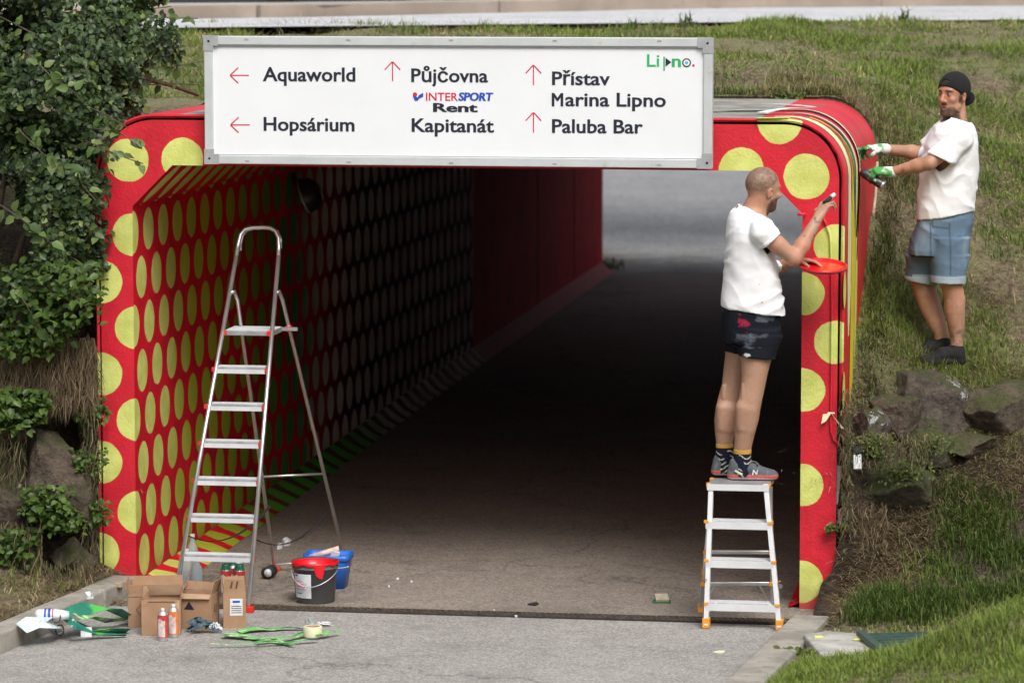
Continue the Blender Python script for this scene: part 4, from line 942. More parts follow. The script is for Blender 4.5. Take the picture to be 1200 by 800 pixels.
crumple('rag', onZ(236, 741, 0), (.115, .05, .085), M_rag, 'crumpled blue grey rag lying before the box with the triangle', 'rag', seed=11)
crumple('plastic_film', onZ(252, 741, 0), (.03, .03, .06), M_paper, 'crumpled clear plastic glove at the right end of the blue rag', 'glove', seed=19)
crumple('plastic_film', onZ(364, 733, 0), (.035, .03, .045), M_clear, 'crumpled clear plastic film on the asphalt behind the tape roll', 'plastic film', seed=21)
crumple('plastic_film', onZ(379, 733, 0), (.05, .03, .022), M_paper, 'flat scrap of pale plastic film right of the crumpled piece', 'plastic film', seed=23)
M_sten = None
def stencil_mat():
    n = N('stencil_sheet'); v = n.co(); a = n.noise(v, 9, 5, .6); b = n.noise(n.scale(v, (1, 3, 1)), 16, 4, .6)
    c = n.mix(n.ramp(a, .38, .5), (.03, .30, .07), (.16, .50, .14)); c = n.mix(n.ramp(b, .54, .62), c, (.72, .76, .50)); c = n.mix(n.ramp(n.noise(v, 6, 3), .56, .62), c, (.015, .11, .10))
    n.base(c); n.rough(.5); return n.m
def stencil_dark():
    n = N('stencil_sheet_dark'); v = n.co(); a = n.noise(v, 7, 5, .6)
    c = n.mix(n.ramp(a, .35, .5), (.01, .10, .11), (.02, .20, .13)); c = n.mix(n.ramp(n.noise(v, 5, 3), .56, .62), c, (.07, .42, .07)); c = n.mix(n.ramp(n.noise(v, 11, 4), .62, .66), c, (.6, .68, .72)); n.base(c); n.rough(.5); return n.m
M_sten = stencil_mat(); M_stend = stencil_dark(); M_stenw = worn('stencil_white', (.60, .70, .72), .5, .2, 14, .1, 60, dirt=(.1, .35, .3), dirt_amt=.4)
def ribbon(m, pts, w, seed=0, thick=.0015, mi=0):
    """a cut sheet lying or standing along pts (x, y, z, halfwidth direction in z share)"""
    P = [np.array(p[:3], float) for p in pts]; n = len(P); V = []
    for i in range(n):
        d = P[min(i+1, n-1)]-P[max(i-1, 0)]; d /= np.linalg.norm(d); side = np.cross([0, 0, 1], d); side /= np.linalg.norm(side)+1e-9
        ww = pts[i][3] if len(pts[i]) > 3 else w; tl = pts[i][4] if len(pts[i]) > 4 else 0.
        s_ = side*math.cos(tl)+np.array([0, 0, 1])*math.sin(tl); V += [P[i]-s_*ww, P[i]+s_*ww, P[i]+s_*ww+[0, 0, thick], P[i]-s_*ww+[0, 0, thick]]
    F = []
    for i in range(n-1):
        a, b = 4*i, 4*i+4; F += [(a, a+1, b+1, b), (a+1, a+2, b+2, b+1), (a+2, a+3, b+3, b+2), (a+3, a, b, b+3)]
    F += [(0, 3, 2, 1), (4*n-4, 4*n-3, 4*n-2, 4*n-1)]; return m.add(V, F, mi)
def gp(x, y, z=.004): return tuple(onZ(x, y, z))
m = MB()
def wav(p, q, w0, w1, bow, z=.006, n=14, seed=0, tl=0.):
    a, b = np.array(onZ(*p, z)), np.array(onZ(*q, z)); d = (b-a); s_ = np.array([-d[1], d[0], 0]); out = []
    for i in range(n):
        t = i/(n-1); pt = a+d*t+s_*bow*math.sin(math.pi*t)+np.array([0, 0, .012*abs(math.sin(3.1*t*2+seed))]); out.append((*pt, w0+(w1-w0)*t if w1 >= 0 else w0*(1-t)+.004, tl))
    return out
sheets = [((280, 740), (356, 737), .05, .012, .06, 'pale green cut stencil strip, back one under the tape roll'), ((262, 745), (345, 757), .045, .010, .10, 'mottled green stencil strip, lying across the middle of the sheets'), ((246, 756), (372, 750), .006, .020, -.06, 'long thin green stencil strip, nearest the camera'), ((300, 752), (372, 740), .014, .03, -.07, 'curved green and yellow stencil strip between the two others'), ((368, 745), (398, 740), .035, .012, 0, 'light green stencil end right of the tape roll')]
for i, (p, q, w0, w1, bw, lab) in enumerate(sheets):
    o = ribbon(MB(), wav(p, q, w0, w1, bw, .006+.004*i, seed=i), .03).build('stencil_sheet', M_sten, None); tag(o, lab, 'stencil')
# tape roll standing flat
c = onZ(366.5, 748, .0); tr_ = empty('tape_roll', c, 'roll of cream masking tape lying flat on the green stencil sheets', 'tape')
c = c+[0, 0, .014]
MB().lathe([(.038, 0), (.051, 0), (.052, .003), (.052, .053), (.051, .056), (.038, .056), (.038, 0)], c, 30).build('tape', M_cream, tr_, True); MB().lathe([(.0375, -.0), (.035, 0), (.035, .055), (.0375, .055)], c, 24).build('core', M_card, tr_, True)
# dark stencils draped over the left kerb
kz = .11
def dense(P, n=5):
    P = np.array(P, float); t = np.linspace(0, len(P)-1, n*(len(P)-1)+1); k = np.arange(len(P)); out = np.stack([np.interp(t, k, P[:, j]) for j in range(P.shape[1])], 1); out[1:-1] = (out[:-2]+2*out[1:-1]+out[2:])/4; return [tuple(o) for o in out]
def dr(x, y, z): return onZ(x, y, z)
dk = [([(150, 739, .01, .03), (130, 741, .012, .05), (110, 738, .02, .035), (95, 731, .06, .03), (82, 725, .11, .03), (72, 723, .13, .02)], M_stend, 'dark green stencil sheet hanging from the left kerb onto the path'),
      ([(150, 722, .06, .02), (138, 716, .10, .025), (122, 712, .13, .05), (104, 711, .14, .04), (88, 716, .14, .03), (70, 718, .14, .02)], M_stend, 'arched teal stencil sheet with green edge, over the left kerb'),
      ([(25, 736, .11, .03), (38, 729, .13, .035), (50, 724, .14, .03), (64, 722, .13, .025), (68, 716, .12, .01)], M_stenw, 'pale white and green stencil strip, furthest left on the kerb'),
      ([(44, 731, .12, .02), (56, 731, .12, .028), (64, 735, .07, .03), (68, 741, .02, .018)], M_stenw, 'white curled strip bending down over the kerb edge')]
dk += [([(152, 700+24, .03, .02), (128, 727, .05, .02), (106, 722, .10, .022), (90, 722, .12, .025)], M_sten, 'bright green cut strip between the two teal stencil sheets'), ([(74, 720, .13, .015), (88, 732, .10, .02), (112, 742, .03, .02), (148, 744, .012, .014)], M_stend, 'narrow dark stencil loop nearest the camera at the left kerb')]
for pts, mt_, lab in dk:
    o = ribbon(MB(), [(*dr(x, y, z), w, .55*math.sin(1+q_)) for q_, (x, y, z, w) in enumerate([(a_, b_, c_, d_*1.5) for a_, b_, c_, d_ in pts])], .03).build('stencil_sheet', mt_, None); tag(o, lab, 'stencil')
for (x, y, z) in ((66, 723, .14), (70, 738, .05)):
    P = onZ(x, y, z); R = rotz(PSI)@rotx(1.2)
    m = MB(); m.tube([P+R@np.array([.022*math.cos(t), .030*math.sin(t), 0]) for t in np.linspace(0, 2*math.pi, 14)[:-1]], .0035, 6, closed=True); o = m.build('curled_edge', M_rubber, None, True); tag(o, 'black rimmed curl at the end of the pale strip, %s one' % ('upper' if y < 730 else 'lower'), 'stencil')
o = MB().box((-.03, -.002, 0), (.03, .002, .055), 0, rotz(PSI)@rotx(-.3), onZ(101, 746, .0)).build('paper_scrap', M_paper); tag(o, 'small square scrap of white paper leaning on the dark stencil', 'paper')
# white plastic bottle with blue and red stripes lying on the kerb
c = onZ(58, 724, .13); wb = empty('squeezed_tube', c, 'white wrapper with blue and red stripes behind the left kerb', 'wrapper')
pts = [c+RV*(-.075)+[0, 0, .02], c+RV*(-.06)+[0, 0, .022], c+RV*.03+[0, 0, .022], c+RV*.07+[0, .01, .016], c+RV*.095+[0, .02, .012]]
MB().tube(pts, [.026, .034, .037, .034, .030], 14, flat=.8).build('body', M_paper, wb, True)
for k, (u, w, mt_) in enumerate(((-.025, .010, M_inkblue), (-.005, .014, M_inkblue), (.018, .006, M_inkred))): MB().tube([c+RV*u+[0, 0, .0225], c+RV*(u+w)+[0, 0, .0225]], .0388, 14, flat=.82, caps=False).build('stripe', mt_, wb, True)
# litter
def scrap(x, y, s, mat, label, cat, z=.0, h=.012, name='litter'):
    c = onZ(x, y, z); m = MB(); n = 7; V = []
    for k in range(n): a = 2*math.pi*k/n; r = s*random.uniform(.6, 1.1); V.append(c+[r*math.cos(a), r*math.sin(a)*1.6, .002])
    V += [v+[random.uniform(-.3, .3)*s, random.uniform(-.3, .3)*s, h*random.uniform(.5, 1.3)] for v in V]; V.append(c+[0, 0, h*1.4])
    m.add(V, [tuple(range(n-1, -1, -1))]+[(k, (k+1) % n, n+(k+1) % n, n+k) for k in range(n)]+[(n+k, n+(k+1) % n, 2*n) for k in range(n)]); o = m.build(name, mat); tag(o, label, cat)
scrap(327, 643, .022, M_paper, 'small white crumpled scrap on the tunnel floor, left of two', 'litter', h=.03)
scrap(336, 639, .030, M_paper, 'larger white crumpled scrap on the tunnel floor, right of two', 'litter', h=.04)
c = onZ(776, 705, 0); ct = empty('carton_scrap', c, 'flattened pale carton scrap with green underside on the tunnel floor', 'carton')
MB().box((-.04, -.03, .012), (.035, .05, .03), 0, rotz(.25)@rotx(.3), c).build('lid', worn('pale_card', (.42, .36, .28), .85, .2, 20), ct); MB().box((-.055, -.045, .002), (.05, .03, .010), 0, rotz(.1), c).build('base', M_greenp, ct)
scrap(740, 449, .02, M_paper, 'tiny white speck of litter deep in the tunnel', 'litter'); scrap(576, 452, .03, M_paper, 'pale litter near the left wall deep in the tunnel', 'litter')
scrap(625, 708, .035, M_rubber, 'dark leaf scrap just behind the drain grating', 'litter', h=.006); scrap(915, 689, .014, M_paper, 'white pebble of litter between step ladder and right leg', 'litter', h=.02)
scrap(105, 701, .022, M_paper, 'white and green bit of litter on the soil by the left kerb', 'litter', .12, .03); scrap(139, 687, .03, worn('pale_leaf', (.4, .3, .2), .8, .2, 20), 'dry pale leaf at the foot of the left portal leg', 'litter', .09, .02)
for (x, y) in [(466, 679), (482, 682), (456, 688), (605, 723), (579, 716)]: scrap(x, y, .008, M_paper, None, None, h=.01, name='pebble')
for o in [o for o in bpy.data.objects if o.name.startswith('pebble')]: tag(o, 'tiny white crumb on the asphalt near the drain', 'crumb', 'white crumbs scattered near the drain')
# yellow overspray marks on the path
o = scrap(843, 764, .03, M_cream, 'faint yellow paint mark on the path near the right kerb', 'paint mark', h=.0006, name='paint_mark')
# soil, straw and dirt on the left end of the grating are laid with the vegetation below

# ------------------------------------------------------------------ slab, grate, rocks on the right
sl = [onZ(941, 752, .05), onZ(965, 778, .05), onZ(1010, 771, .06), onZ(1032, 757, .06), onZ(1010, 748, .06), onZ(968, 746, .05)]
V = [p*[1, 1, 0]+[0, 0, .02] for p in sl]+[p*[1, 1, 0]+[0, 0, .085+.01*random.random()] for p in sl]; n = len(sl)
o = MB().add(V, [tuple(range(n)), tuple(range(2*n-1, n-1, -1))]+[(i, n+i, n+(i+1) % n, (i+1) % n) for i in range(n)]).build('concrete_slab', M_slab, bevel=.012); tag(o, 'flat pale concrete slab in the grass behind the right kerb', 'slab')
gc = onZ(1050, 750, .10); gr = empty('metal_grate', gc, 'dark green metal grate with parallel bars half buried in grass by the slab', 'grate')
M_gm = worn('green_metal', (.045, .085, .07), .55, .2, 14, .2, 60)
a, b = onZ(1008, 741, .12), onZ(1034, 762, .10); MB().beam(a, b, .045, .03).build('edge_bar', M_gm, gr, bevel=.003)
for k in range(5):
    p = a+(b-a)*(.02+.16*k)+[.02, 0, -.012]; MB().beam(p, p+RV*(.34-.045*k)+HV*.03+[0, 0, .006], .012, .022).build('bar', M_gm, gr)
for (x, y, lab) in ((959, 747, 'lime green painted stub on the left end of the pale slab'), (1005, 750, 'lime green painted stub between the slab and the grate')):
    P = onZ(x, y, .09); o = MB().box((-.026, -.012, 0), (.026, .012, .012), 0, rotz(PSI+.1), P).build('painted_stub', M_lime, bevel=.006); tag(o, lab, 'stub')

def rock(P, rad, label, seed, mat, tilt=0., n=5, group=None, name='boulder', facet=.35, drop=0):
    import bmesh
    bm = bmesh.new(); bmesh.ops.create_icosphere(bm, subdivisions=n, radius=1); V = np.array([v.co[:] for v in bm.verts]); F = np.array([[v.index for v in f.verts] for f in bm.faces]); bm.free()
    rs = np.random.default_rng(seed); d = np.ones(len(V))
    for k in range(30):             # cut planes give it flat faces and edges
        nrm = rs.normal(size=3); nrm /= np.linalg.norm(nrm); h = rs.uniform(.55, .92); q = V@nrm
        V = V-np.maximum(q-h, 0)[:, None]*nrm*(.97)
    V = V*(1+fbm(V+seed, 2.2, 5, seed)[:, None]*facet*.45)
    nn = fbm(V*1.0+seed, 9, 3, seed+1)[:, None]*.05; V = V*(1+nn)
    V = V*np.array(rad); V = V@(rotz(PSI)@roty(tilt)).T+np.array(P)
    o = fast(name, V, F, mat, None, True); return tag(o, label, 'rock', group)
spl = []
for (x, y, r) in ((1112, 448, .035), (1118, 455, .03), (1127, 468, .025), (1133, 478, .03), (1138, 488, .02), (1098, 441, .02), (1022, 492, .03), (1036, 499, .02), (1028, 489, .02)): spl.append((onY(x, y, .62 if x > 1090 else .12), r+.004))
M_rockR = rock_mat('rock_brown', (.17, .135, .11), .15, spl); M_rockm = rock_mat('rock_mossy', (.15, .135, .09), .75); M_rockg = rock_mat('rock_grey', (.28, .26, .23), .1); M_rockl = rock_mat('rock_left', (.20, .15, .11), .15)
rock(onY(1092, 484, .98), (.46, .42, .30), 'big brown boulder with white paint splashes below the standing man', 3, M_rockR, .05)
rock(onY(1172, 484, 1.0), (.30, .36, .24), 'brown boulder at the right edge, right of the splashed one', 8, M_rockl, -.1)
rock(onY(1020, 503, .30), (.15, .22, .17), 'dark splashed rock close beside the right portal leg', 12, M_rockR)
rock(onY(1045, 573, .38), (.33, .35, .19), 'mossy overhanging boulder beside the right portal leg', 5, M_rockm, .0)
rock(onY(1088, 522, .55), (.20, .2, .14), 'weedy rounded rock under the splashed boulder', 15, M_rockm, .0)
rock(onY(1000, 628, .12), (.075, .12, .15), 'pale grey jagged stone near the foot of the right leg', 21, M_rockg, .2)
rock(onY(992, 668, .02), (.05, .08, .09), 'small grey stone lowest beside the right leg', 23, M_rockg)
rock(onY(1017, 645, .15), (.09, .12, .11), 'dark hollowed stone right of the pale jagged one', 27, M_rockl)
m = MB(); p0 = onY(983, 540, -.02); 
o = MB().beam(onY(984, 545, .06), onY(979, 590, .04), .03, .05, (0, 1, 0)).build('wooden_stake', worn('grey_wood', (.28, .26, .24), .9, .25, 10, .5, 40)); tag(o, 'short grey wooden stake against the right edge of the right leg', 'stake')
o = MB().beam(onY(985, 596, .05), onY(985, 612, .05), .03, .04, (0, 1, 0)).build('wooden_stake', bpy.data.materials['grey_wood']); tag(o, 'broken stub of grey wood below the longer stake', 'stake')
rock(onY(1054, 486, .72), (.20, .30, .19), 'brown rock filling the gap left of the big splashed boulder', 41, M_rockl, .1)
rock(onY(1128, 522, .72), (.24, .28, .10), 'low flat brown stone under the right end of the splashed boulder', 43, M_rockl, .0)
# small grey bottle wedged in the moss
P = onY(1004, 535, .02); bt = empty('tin', P, 'dark cap and grey plastic piece lying in the moss beside the right leg', 'cap')
MB().lathe([(0, 0), (.035, 0), (.04, .01), (.03, .03), (0, .035)], P+[0, 0, .03], 14, 0, rotx(.5)).build('lid', M_rubber, bt, True); MB().box((-.02, -.01, -.07), (.03, .01, .02), 0, rotz(PSI)@rotx(-.3), P+[0, -.03, 0]).build('tongue', M_alu_dull, bt, bevel=.006)
# left bank: earth and stone face
rock(onY(66, 566, -.16), (.30, .26, .37), 'tall brown stone face in the bank left of the portal', 52, M_rockl, .02, facet=.5)
rock(onY(10, 590, -.12), (.22, .3, .35), 'dark stone at the left edge of the bank', 33, M_rockl, 0)
rock(onY(84, 655, -.2), (.15, .16, .16), 'lower brown stone at the foot of the left bank', 35, M_rockl, .1)
rock(onY(30, 425, .12), (.30, .25, .20), 'brown earth clod under the hanging leaves on the left bank', 37, M_rockl, .1)
rock(onY(100, 470, .1), (.075, .12, .45), 'narrow dark earth pillar against the left portal edge', 39, M_rockl, 0, facet=.5)

# ------------------------------------------------------------------ painted swooshes and stencil strips over the right shoulder
def shell_pt(a, y, lift=.003):
    """point on the outer shell; a = arc length from the start of the corner curve (negative: on the roof; > L: down the side)"""
    r = .34; L = r*math.pi/2; cx, cz = XR-r, ZT-r
    if a < 0: return np.array([cx+a, y, ZT+lift])
    if a > L: return np.array([XR+lift, y, cz-(a-L)])
    t = math.pi/2-a/r; return np.array([cx+(r+lift)*math.cos(t), y, cz+(r+lift)*math.sin(t)])
def swoosh(name, a0, a1, y0, y1, w, mat, bow=0., wob=.0, lift=.003, n=34, taper=True, parent=UP_, thick=None):
    V = []; F = []
    for i in range(n):
        t = i/(n-1); a = a0+(a1-a0)*t; y = y0+(y1-y0)*t+bow*math.sin(math.pi*t)+wob*math.sin(7*t+a0*9); ww = w*((math.sin(math.pi*min(max(t, .02), .98)))**.5 if taper else 1)
        V += [shell_pt(a, y-ww, lift), shell_pt(a, y+ww, lift)]
    F = [(2*i, 2*i+1, 2*i+3, 2*i+2) for i in range(n-1)]
    if thick: 
        k = len(V); V += [v+np.array([.0, 0, .0012]) for v in V]; F += [(k+a_, k+d_, k+c_, k+b_) for a_, b_, c_, d_ in F]
    return MB().add(V, F).build(name, mat, parent, True)
swoosh('paint_swoosh', -.08, 1.45, .22, .34, .17, worn('cream_bright', (.80, .78, .42), .5, .1, 9, .1), .12, .02, .002)
swoosh('paint_swoosh', .10, 2.2, .44, .36, .16, M_yellow, .26, .02, .0035)
swoosh('paint_swoosh', -.05, .75, .30, .50, .035, M_redplain, .05, .02, .005)
swoosh('paint_swoosh', .2, 1.9, .78, .70, .09, M_lime, .16, .01, .0045)
swoosh('paint_swoosh', -.03, .75, .50, .74, .035, M_greenp, .1, .02, .006)
swoosh('paint_swoosh', .15, .9, .42, .72, .025, M_greenp, .06, .02, .0064)
swoosh('paint_swoosh', -.05, .8, .56, .80, .03, M_whitepaint, .12, .02, .0068)
swoosh('paint_swoosh', -.16, .02, .02, .06, .06, M_lime, .0, .0, .002, taper=False)
# spots where the shell's front edge carries the dots round the corner
for (a0, a1) in ((1.05, 1.26), (1.62, 1.85)): swoosh('paint_dot_wrap', a0, a1, .02, .02, .10, M_lime, lift=.0016)
for i, (a0, a1, y0, y1, w, mt_, bw, lab) in enumerate([(-.50, 1.06, .72, .92, .030, M_greenp, .25, 'dark green stencil strip held along the red shoulder by the gloved man'), (-.42, .92, .80, .84, .028, M_lime, .26, 'lime green stencil strip bent over the red shoulder beside the dark one'), (-.55, .9, .66, .96, .018, M_whitepaint, .20, 'thin white stencil strip along the upper edge of the bent bundle')]):
    o = swoosh('stencil_strip', a0, a1, y0, y1, w, mt_, bw, .0, .005+.003*i, parent=None, taper=False, thick=True); tag(o, lab, 'stencil')
for i, (p, q, w, mt_, lab) in enumerate([((868, 123), (955, 126), .035, M_whitepaint, 'white stencil sheet lying on the concrete roof edge'), ((893, 133), (945, 128), .04, M_whitepaint, 'white and green sheet end nearest the roof edge'), ((905, 127), (968, 126), .02, M_greenp, 'green stencil strip lying on the roof beside the white sheet')]):
    a, b = onZ(*p, ZT+.01), onZ(*q, ZT+.02)
    pts = [(*(a+(b-a)*t+np.array([0, 0, .012*math.sin(3*t)+.004*i])), w*(.25+.75*t) if i != 1 else w*(1-.6*t)) for t in np.linspace(0, 1, 8)]; pts = [(p_[0], p_[1], max(p_[2], ZT+.006+.004*i), p_[3]) for p_ in pts]
    o = ribbon(MB(), pts, w).build('stencil_sheet', mt_); tag(o, lab, 'stencil')

# ------------------------------------------------------------------ people: signed distance volumes meshed as continuous surfaces
def unit(v): v = np.array(v, float); return v/np.linalg.norm(v)
class Vol:
    """distance field sampled on a grid in a person's frame (u right, v away, w up)"""
    def __init__(s, lo, hi, h):
        s.h = h; s.lo = np.floor(np.array(lo, float)/h)*h; s.n = np.ceil((np.array(hi)-s.lo)/h).astype(int)+1
        s.ax = [s.lo[i]+h*np.arange(s.n[i]) for i in range(3)]; s.D = np.full(s.n, .2, np.float32)
    def sub(s, lo, hi):
        sl = []
        for i in range(3):
            a = max(0, int((lo[i]-s.lo[i])/s.h)-1); b = min(s.n[i], int((hi[i]-s.lo[i])/s.h)+3); sl.append(slice(a, max(a+1, b)))
        X = s.ax[0][sl[0]][:, None, None]; Y = s.ax[1][sl[1]][None, :, None]; Z = s.ax[2][sl[2]][None, None, :]
        return tuple(sl), X, Y, Z
    def comb(s, sl, d, k, op):
        A = s.D[sl]
        if op == 'sub': a, b = A, -d; h = np.clip(.5-.5*(a-b)/k, 0, 1) if k else None; s.D[sl] = (a*(1-h)+b*h+k*h*(1-h)) if k else np.maximum(a, b)
        elif op == 'int': s.D[sl] = np.maximum(A, d)
        else:
            if k: h = np.clip(.5+.5*(A-d)/k, 0, 1); s.D[sl] = A*(1-h)+d*h-k*h*(1-h)
            else: s.D[sl] = np.minimum(A, d)
    def cap(s, a, b, ra, rb=None, k=.02, op='add', flat=None):
        a = np.array(a, float); b = np.array(b, float); rb = ra if rb is None else rb; m = max(ra, rb)+k+.03
        sl, X, Y, Z = s.sub(np.minimum(a, b)-m, np.maximum(a, b)+m); ab = b-a; L = ab@ab+1e-12
        px, py, pz = X-a[0], Y-a[1], Z-a[2]; t = np.clip((px*ab[0]+py*ab[1]+pz*ab[2])/L, 0, 1)
        dx, dy, dz = px-t*ab[0], py-t*ab[1], pz-t*ab[2]
        if flat is not None:
            ax, f = flat; ax = np.array(ax, float); ax /= np.linalg.norm(ax); q = (dx*ax[0]+dy*ax[1]+dz*ax[2])*(1/f-1); dx = dx+q*ax[0]; dy = dy+q*ax[1]; dz = dz+q*ax[2]
        d = np.sqrt(dx*dx+dy*dy+dz*dz)-(ra+t*(rb-ra)); s.comb(sl, d, k, op)
    def chain(s, pts, rs, k=.02, flat=None):
        for i in range(len(pts)-1): s.cap(pts[i], pts[i+1], rs[i], rs[i+1], k, 'add', flat)
    def ell(s, c, r, R=None, k=.02, op='add'):
        c = np.array(c, float); r = np.array(r, float); m = r.max()+k+.03; sl, X, Y, Z = s.sub(c-m, c+m); p = [X-c[0], Y-c[1], Z-c[2]]
        if R is None: R = np.eye(3)
        q = [p[0]*R[0, j]+p[1]*R[1, j]+p[2]*R[2, j] for j in range(3)]
        k0 = np.sqrt(sum((q[j]/r[j])**2 for j in range(3)))+1e-9; k1 = np.sqrt(sum((q[j]/r[j]**2)**2 for j in range(3)))+1e-9
        s.comb(sl, k0*(k0-1)/k1, k, op)
    def loft(s, secs, k=.02, op='add', p=2., grow=0., k2=0):
        """secs: (w, u0, u1, vc, rv) from low to high or back"""
        S_ = np.array(sorted(secs), float); m = .06
        lo = [S_[:, 1].min()-m, (S_[:, 3]-S_[:, 4]).min()-m, S_[0, 0]-m]; hi = [S_[:, 2].max()+m, (S_[:, 3]+S_[:, 4]).max()+m, S_[-1, 0]+m]
        sl, X, Y, Z = s.sub(lo, hi); z = Z.ravel(); zc = np.clip(z, S_[0, 0], S_[-1, 0])
        it = lambda c: np.interp(zc, S_[:, 0], c)[None, None, :]
        cu = it((S_[:, 1]+S_[:, 2])/2); ru = it((S_[:, 2]-S_[:, 1])/2)+grow; cv = it(S_[:, 3]); rv = it(S_[:, 4])+grow
        q = (abs((X-cu)/ru)**p+abs((Y-cv)/rv)**p)**(1/p); d = (q-1)*np.minimum(ru, rv)
        dz = np.maximum(S_[0, 0]-z, z-S_[-1, 0])[None, None, :]; d = np.maximum(d, dz)
        s.comb(sl, d, k, op)
    def plane(s, P, n, lo=None, hi=None, op='int', k=0):
        """keep the side where n points away from (d = (x-P).n < 0); limited to a box if given"""
        n = np.array(n, float); n /= np.linalg.norm(n); sl, X, Y, Z = s.sub(s.lo if lo is None else lo, s.lo+s.h*s.n if hi is None else hi)
        s.comb(sl, (X-P[0])*n[0]+(Y-P[1])*n[1]+(Z-P[2])*n[2], k, op)
    def of(s, B):
        """values of field B (same spacing) on this grid"""
        out = np.full(s.n, .2, np.float32); o = np.round((s.lo-B.lo)/s.h).astype(int); a = np.maximum(o, 0); b = np.minimum(o+s.n, B.n)
        if (b > a).all(): out[tuple(slice(a[i]-o[i], b[i]-o[i]) for i in range(3))] = B.D[tuple(slice(a[i], b[i]) for i in range(3))]
        return out
    def pd(s, P, n):
        n = unit(n); return ((s.ax[0]-P[0])*n[0])[:, None, None]+((s.ax[1]-P[1])*n[1])[None, :, None]+((s.ax[2]-P[2])*n[2])[None, None, :]
    def blank(s): q = Vol(s.lo+s.h*.25, s.lo+s.h*.25, s.h); q.lo = s.lo; q.n = s.n; q.ax = s.ax; q.D = np.full(s.n, .2, np.float32); return q
    def mesh(s):
        D = s.D; neg = D < 0; n = D.shape
        c = [neg[i:n[0]-1+i, j:n[1]-1+j, k:n[2]-1+k] for i in (0, 1) for j in (0, 1) for k in (0, 1)]
        cnt = sum(x.astype(np.int8) for x in c); act = (cnt > 0) & (cnt < 8); I = np.argwhere(act); N_ = len(I)
        id_ = np.full(act.shape, -1, np.int32); id_[act] = np.arange(N_)
        acc = np.zeros((N_, 3)); w = np.zeros(N_)
        off = np.array([(i, j, k) for i in (0, 1) for j in (0, 1) for k in (0, 1)])
        val = np.stack([D[I[:, 0]+o[0], I[:, 1]+o[1], I[:, 2]+o[2]] for o in off], 1)
        for a in range(8):
            for b in range(a+1, 8):
                if abs(off[a]-off[b]).sum() != 1: continue
                m = (val[:, a] < 0) != (val[:, b] < 0); t = val[:, a]/(val[:, a]-val[:, b]+1e-12)
                acc[m] += off[a]+t[m, None]*(off[b]-off[a]); w[m] += 1
        V = s.lo+s.h*(I+acc/w[:, None]); F = []
        for ax in range(3):
            sl0 = [slice(None)]*3; sl1 = [slice(None)]*3; sl0[ax] = slice(0, n[ax]-1); sl1[ax] = slice(1, n[ax])
            a0, a1 = neg[tuple(sl0)], neg[tuple(sl1)]; E = np.argwhere(a0 != a1); o1, o2 = [(1, 2), (2, 0), (0, 1)][ax]
            E = E[(E[:, o1] > 0) & (E[:, o2] > 0) & (E[:, o1] < n[o1]-1) & (E[:, o2] < n[o2]-1)]
            if not len(E): continue
            q = []
            for (d1, d2) in ((-1, -1), (0, -1), (0, 0), (-1, 0)):
                e_ = E.copy(); e_[:, o1] += d1; e_[:, o2] += d2; q.append(id_[e_[:, 0], e_[:, 1], e_[:, 2]])
            q = np.stack(q, 1); flip = ~a0[E[:, 0], E[:, 1], E[:, 2]]; q[flip] = q[flip][:, ::-1]; F.append(q)
        return V, np.concatenate(F)

def smin(a, b, k): h = np.clip(.5+.5*(a-b)/k, 0, 1); return a*(1-h)+b*h-k*h*(1-h)
def garment(body, lo, hi, trunk, tubes, cuts, keep, grow=.010, thick=.013, k=.022):
    """trunk(vol) builds the main part, each of tubes = (fn, plane point, plane normal) a sleeve or leg cut at its end;
    cuts: planes ending the trunk (hem, collar). The body is always covered by at least grow."""
    v = Vol(lo, hi, HN); B = v.of(body)-grow; t = v.blank(); trunk(t); T = np.minimum(t.D, np.maximum(B, t.D-keep)); full = T; parts = []
    for fn, P, n in tubes: q = v.blank(); fn(q); Q = np.minimum(q.D, np.maximum(B, q.D-.03)); full = smin(full, Q, k); parts.append(np.maximum(Q, v.pd(P, n)))
    for P, n in cuts: T = np.maximum(T, v.pd(P, n))
    D = T
    for q in parts: D = smin(D, q, k)
    for P, n in cuts: D = np.maximum(D, v.pd(P, n)) if n[2] > 0 else D
    v.D = np.maximum(D, -(full+thick)).astype(np.float32); v.D[[0, -1]] = .1; v.D[:, [0, -1]] = .1; v.D[:, :, [0, -1]] = .1
    return v

class Person:
    def __init__(s, px, py, D):
        s.O = atD(px, py, D); s.R = np.stack([RV, HV, ZV], 1); s.D = D
    def J(s, x, y, v=0.):
        d = ray(x, y); t = (v-(CAM-s.O)@HV)/(d@HV); return (CAM+d*t-s.O)@s.R
    def W(s, V): return V@s.R.T+s.O
    def secs(s, rows):
        out = []
        for (y, x0, x1, vc, rv) in rows: a = s.J(x0, y, vc); b = s.J(x1, y, vc); out.append(((a[2]+b[2])/2, a[0], b[0], vc, rv))
        return out
    def put(s, name, vol, mat, colf=None, parent=None, wr=None):
        V, F = vol.mesh()
        if wr is not None:
            # displace along the surface normal
            me = bpy.data.meshes.new('tmp'); me.vertices.add(len(V)); me.vertices.foreach_set('co', V.astype(np.float32).ravel()); me.loops.add(F.size); me.loops.foreach_set('vertex_index', F.astype(np.int32).ravel()); me.polygons.add(len(F)); me.polygons.foreach_set('loop_start', np.arange(0, F.size, 4, dtype=np.int32)); me.update(calc_edges=True)
            nn = np.empty(len(V)*3, np.float32); me.vertices.foreach_get('normal', nn); bpy.data.meshes.remove(me); V = V+nn.reshape(-1, 3)*wr(V)[:, None]
        col = colf(V) if colf else None
        o = fast(name, s.W(V), F, mat, parent, True, col=col); return o

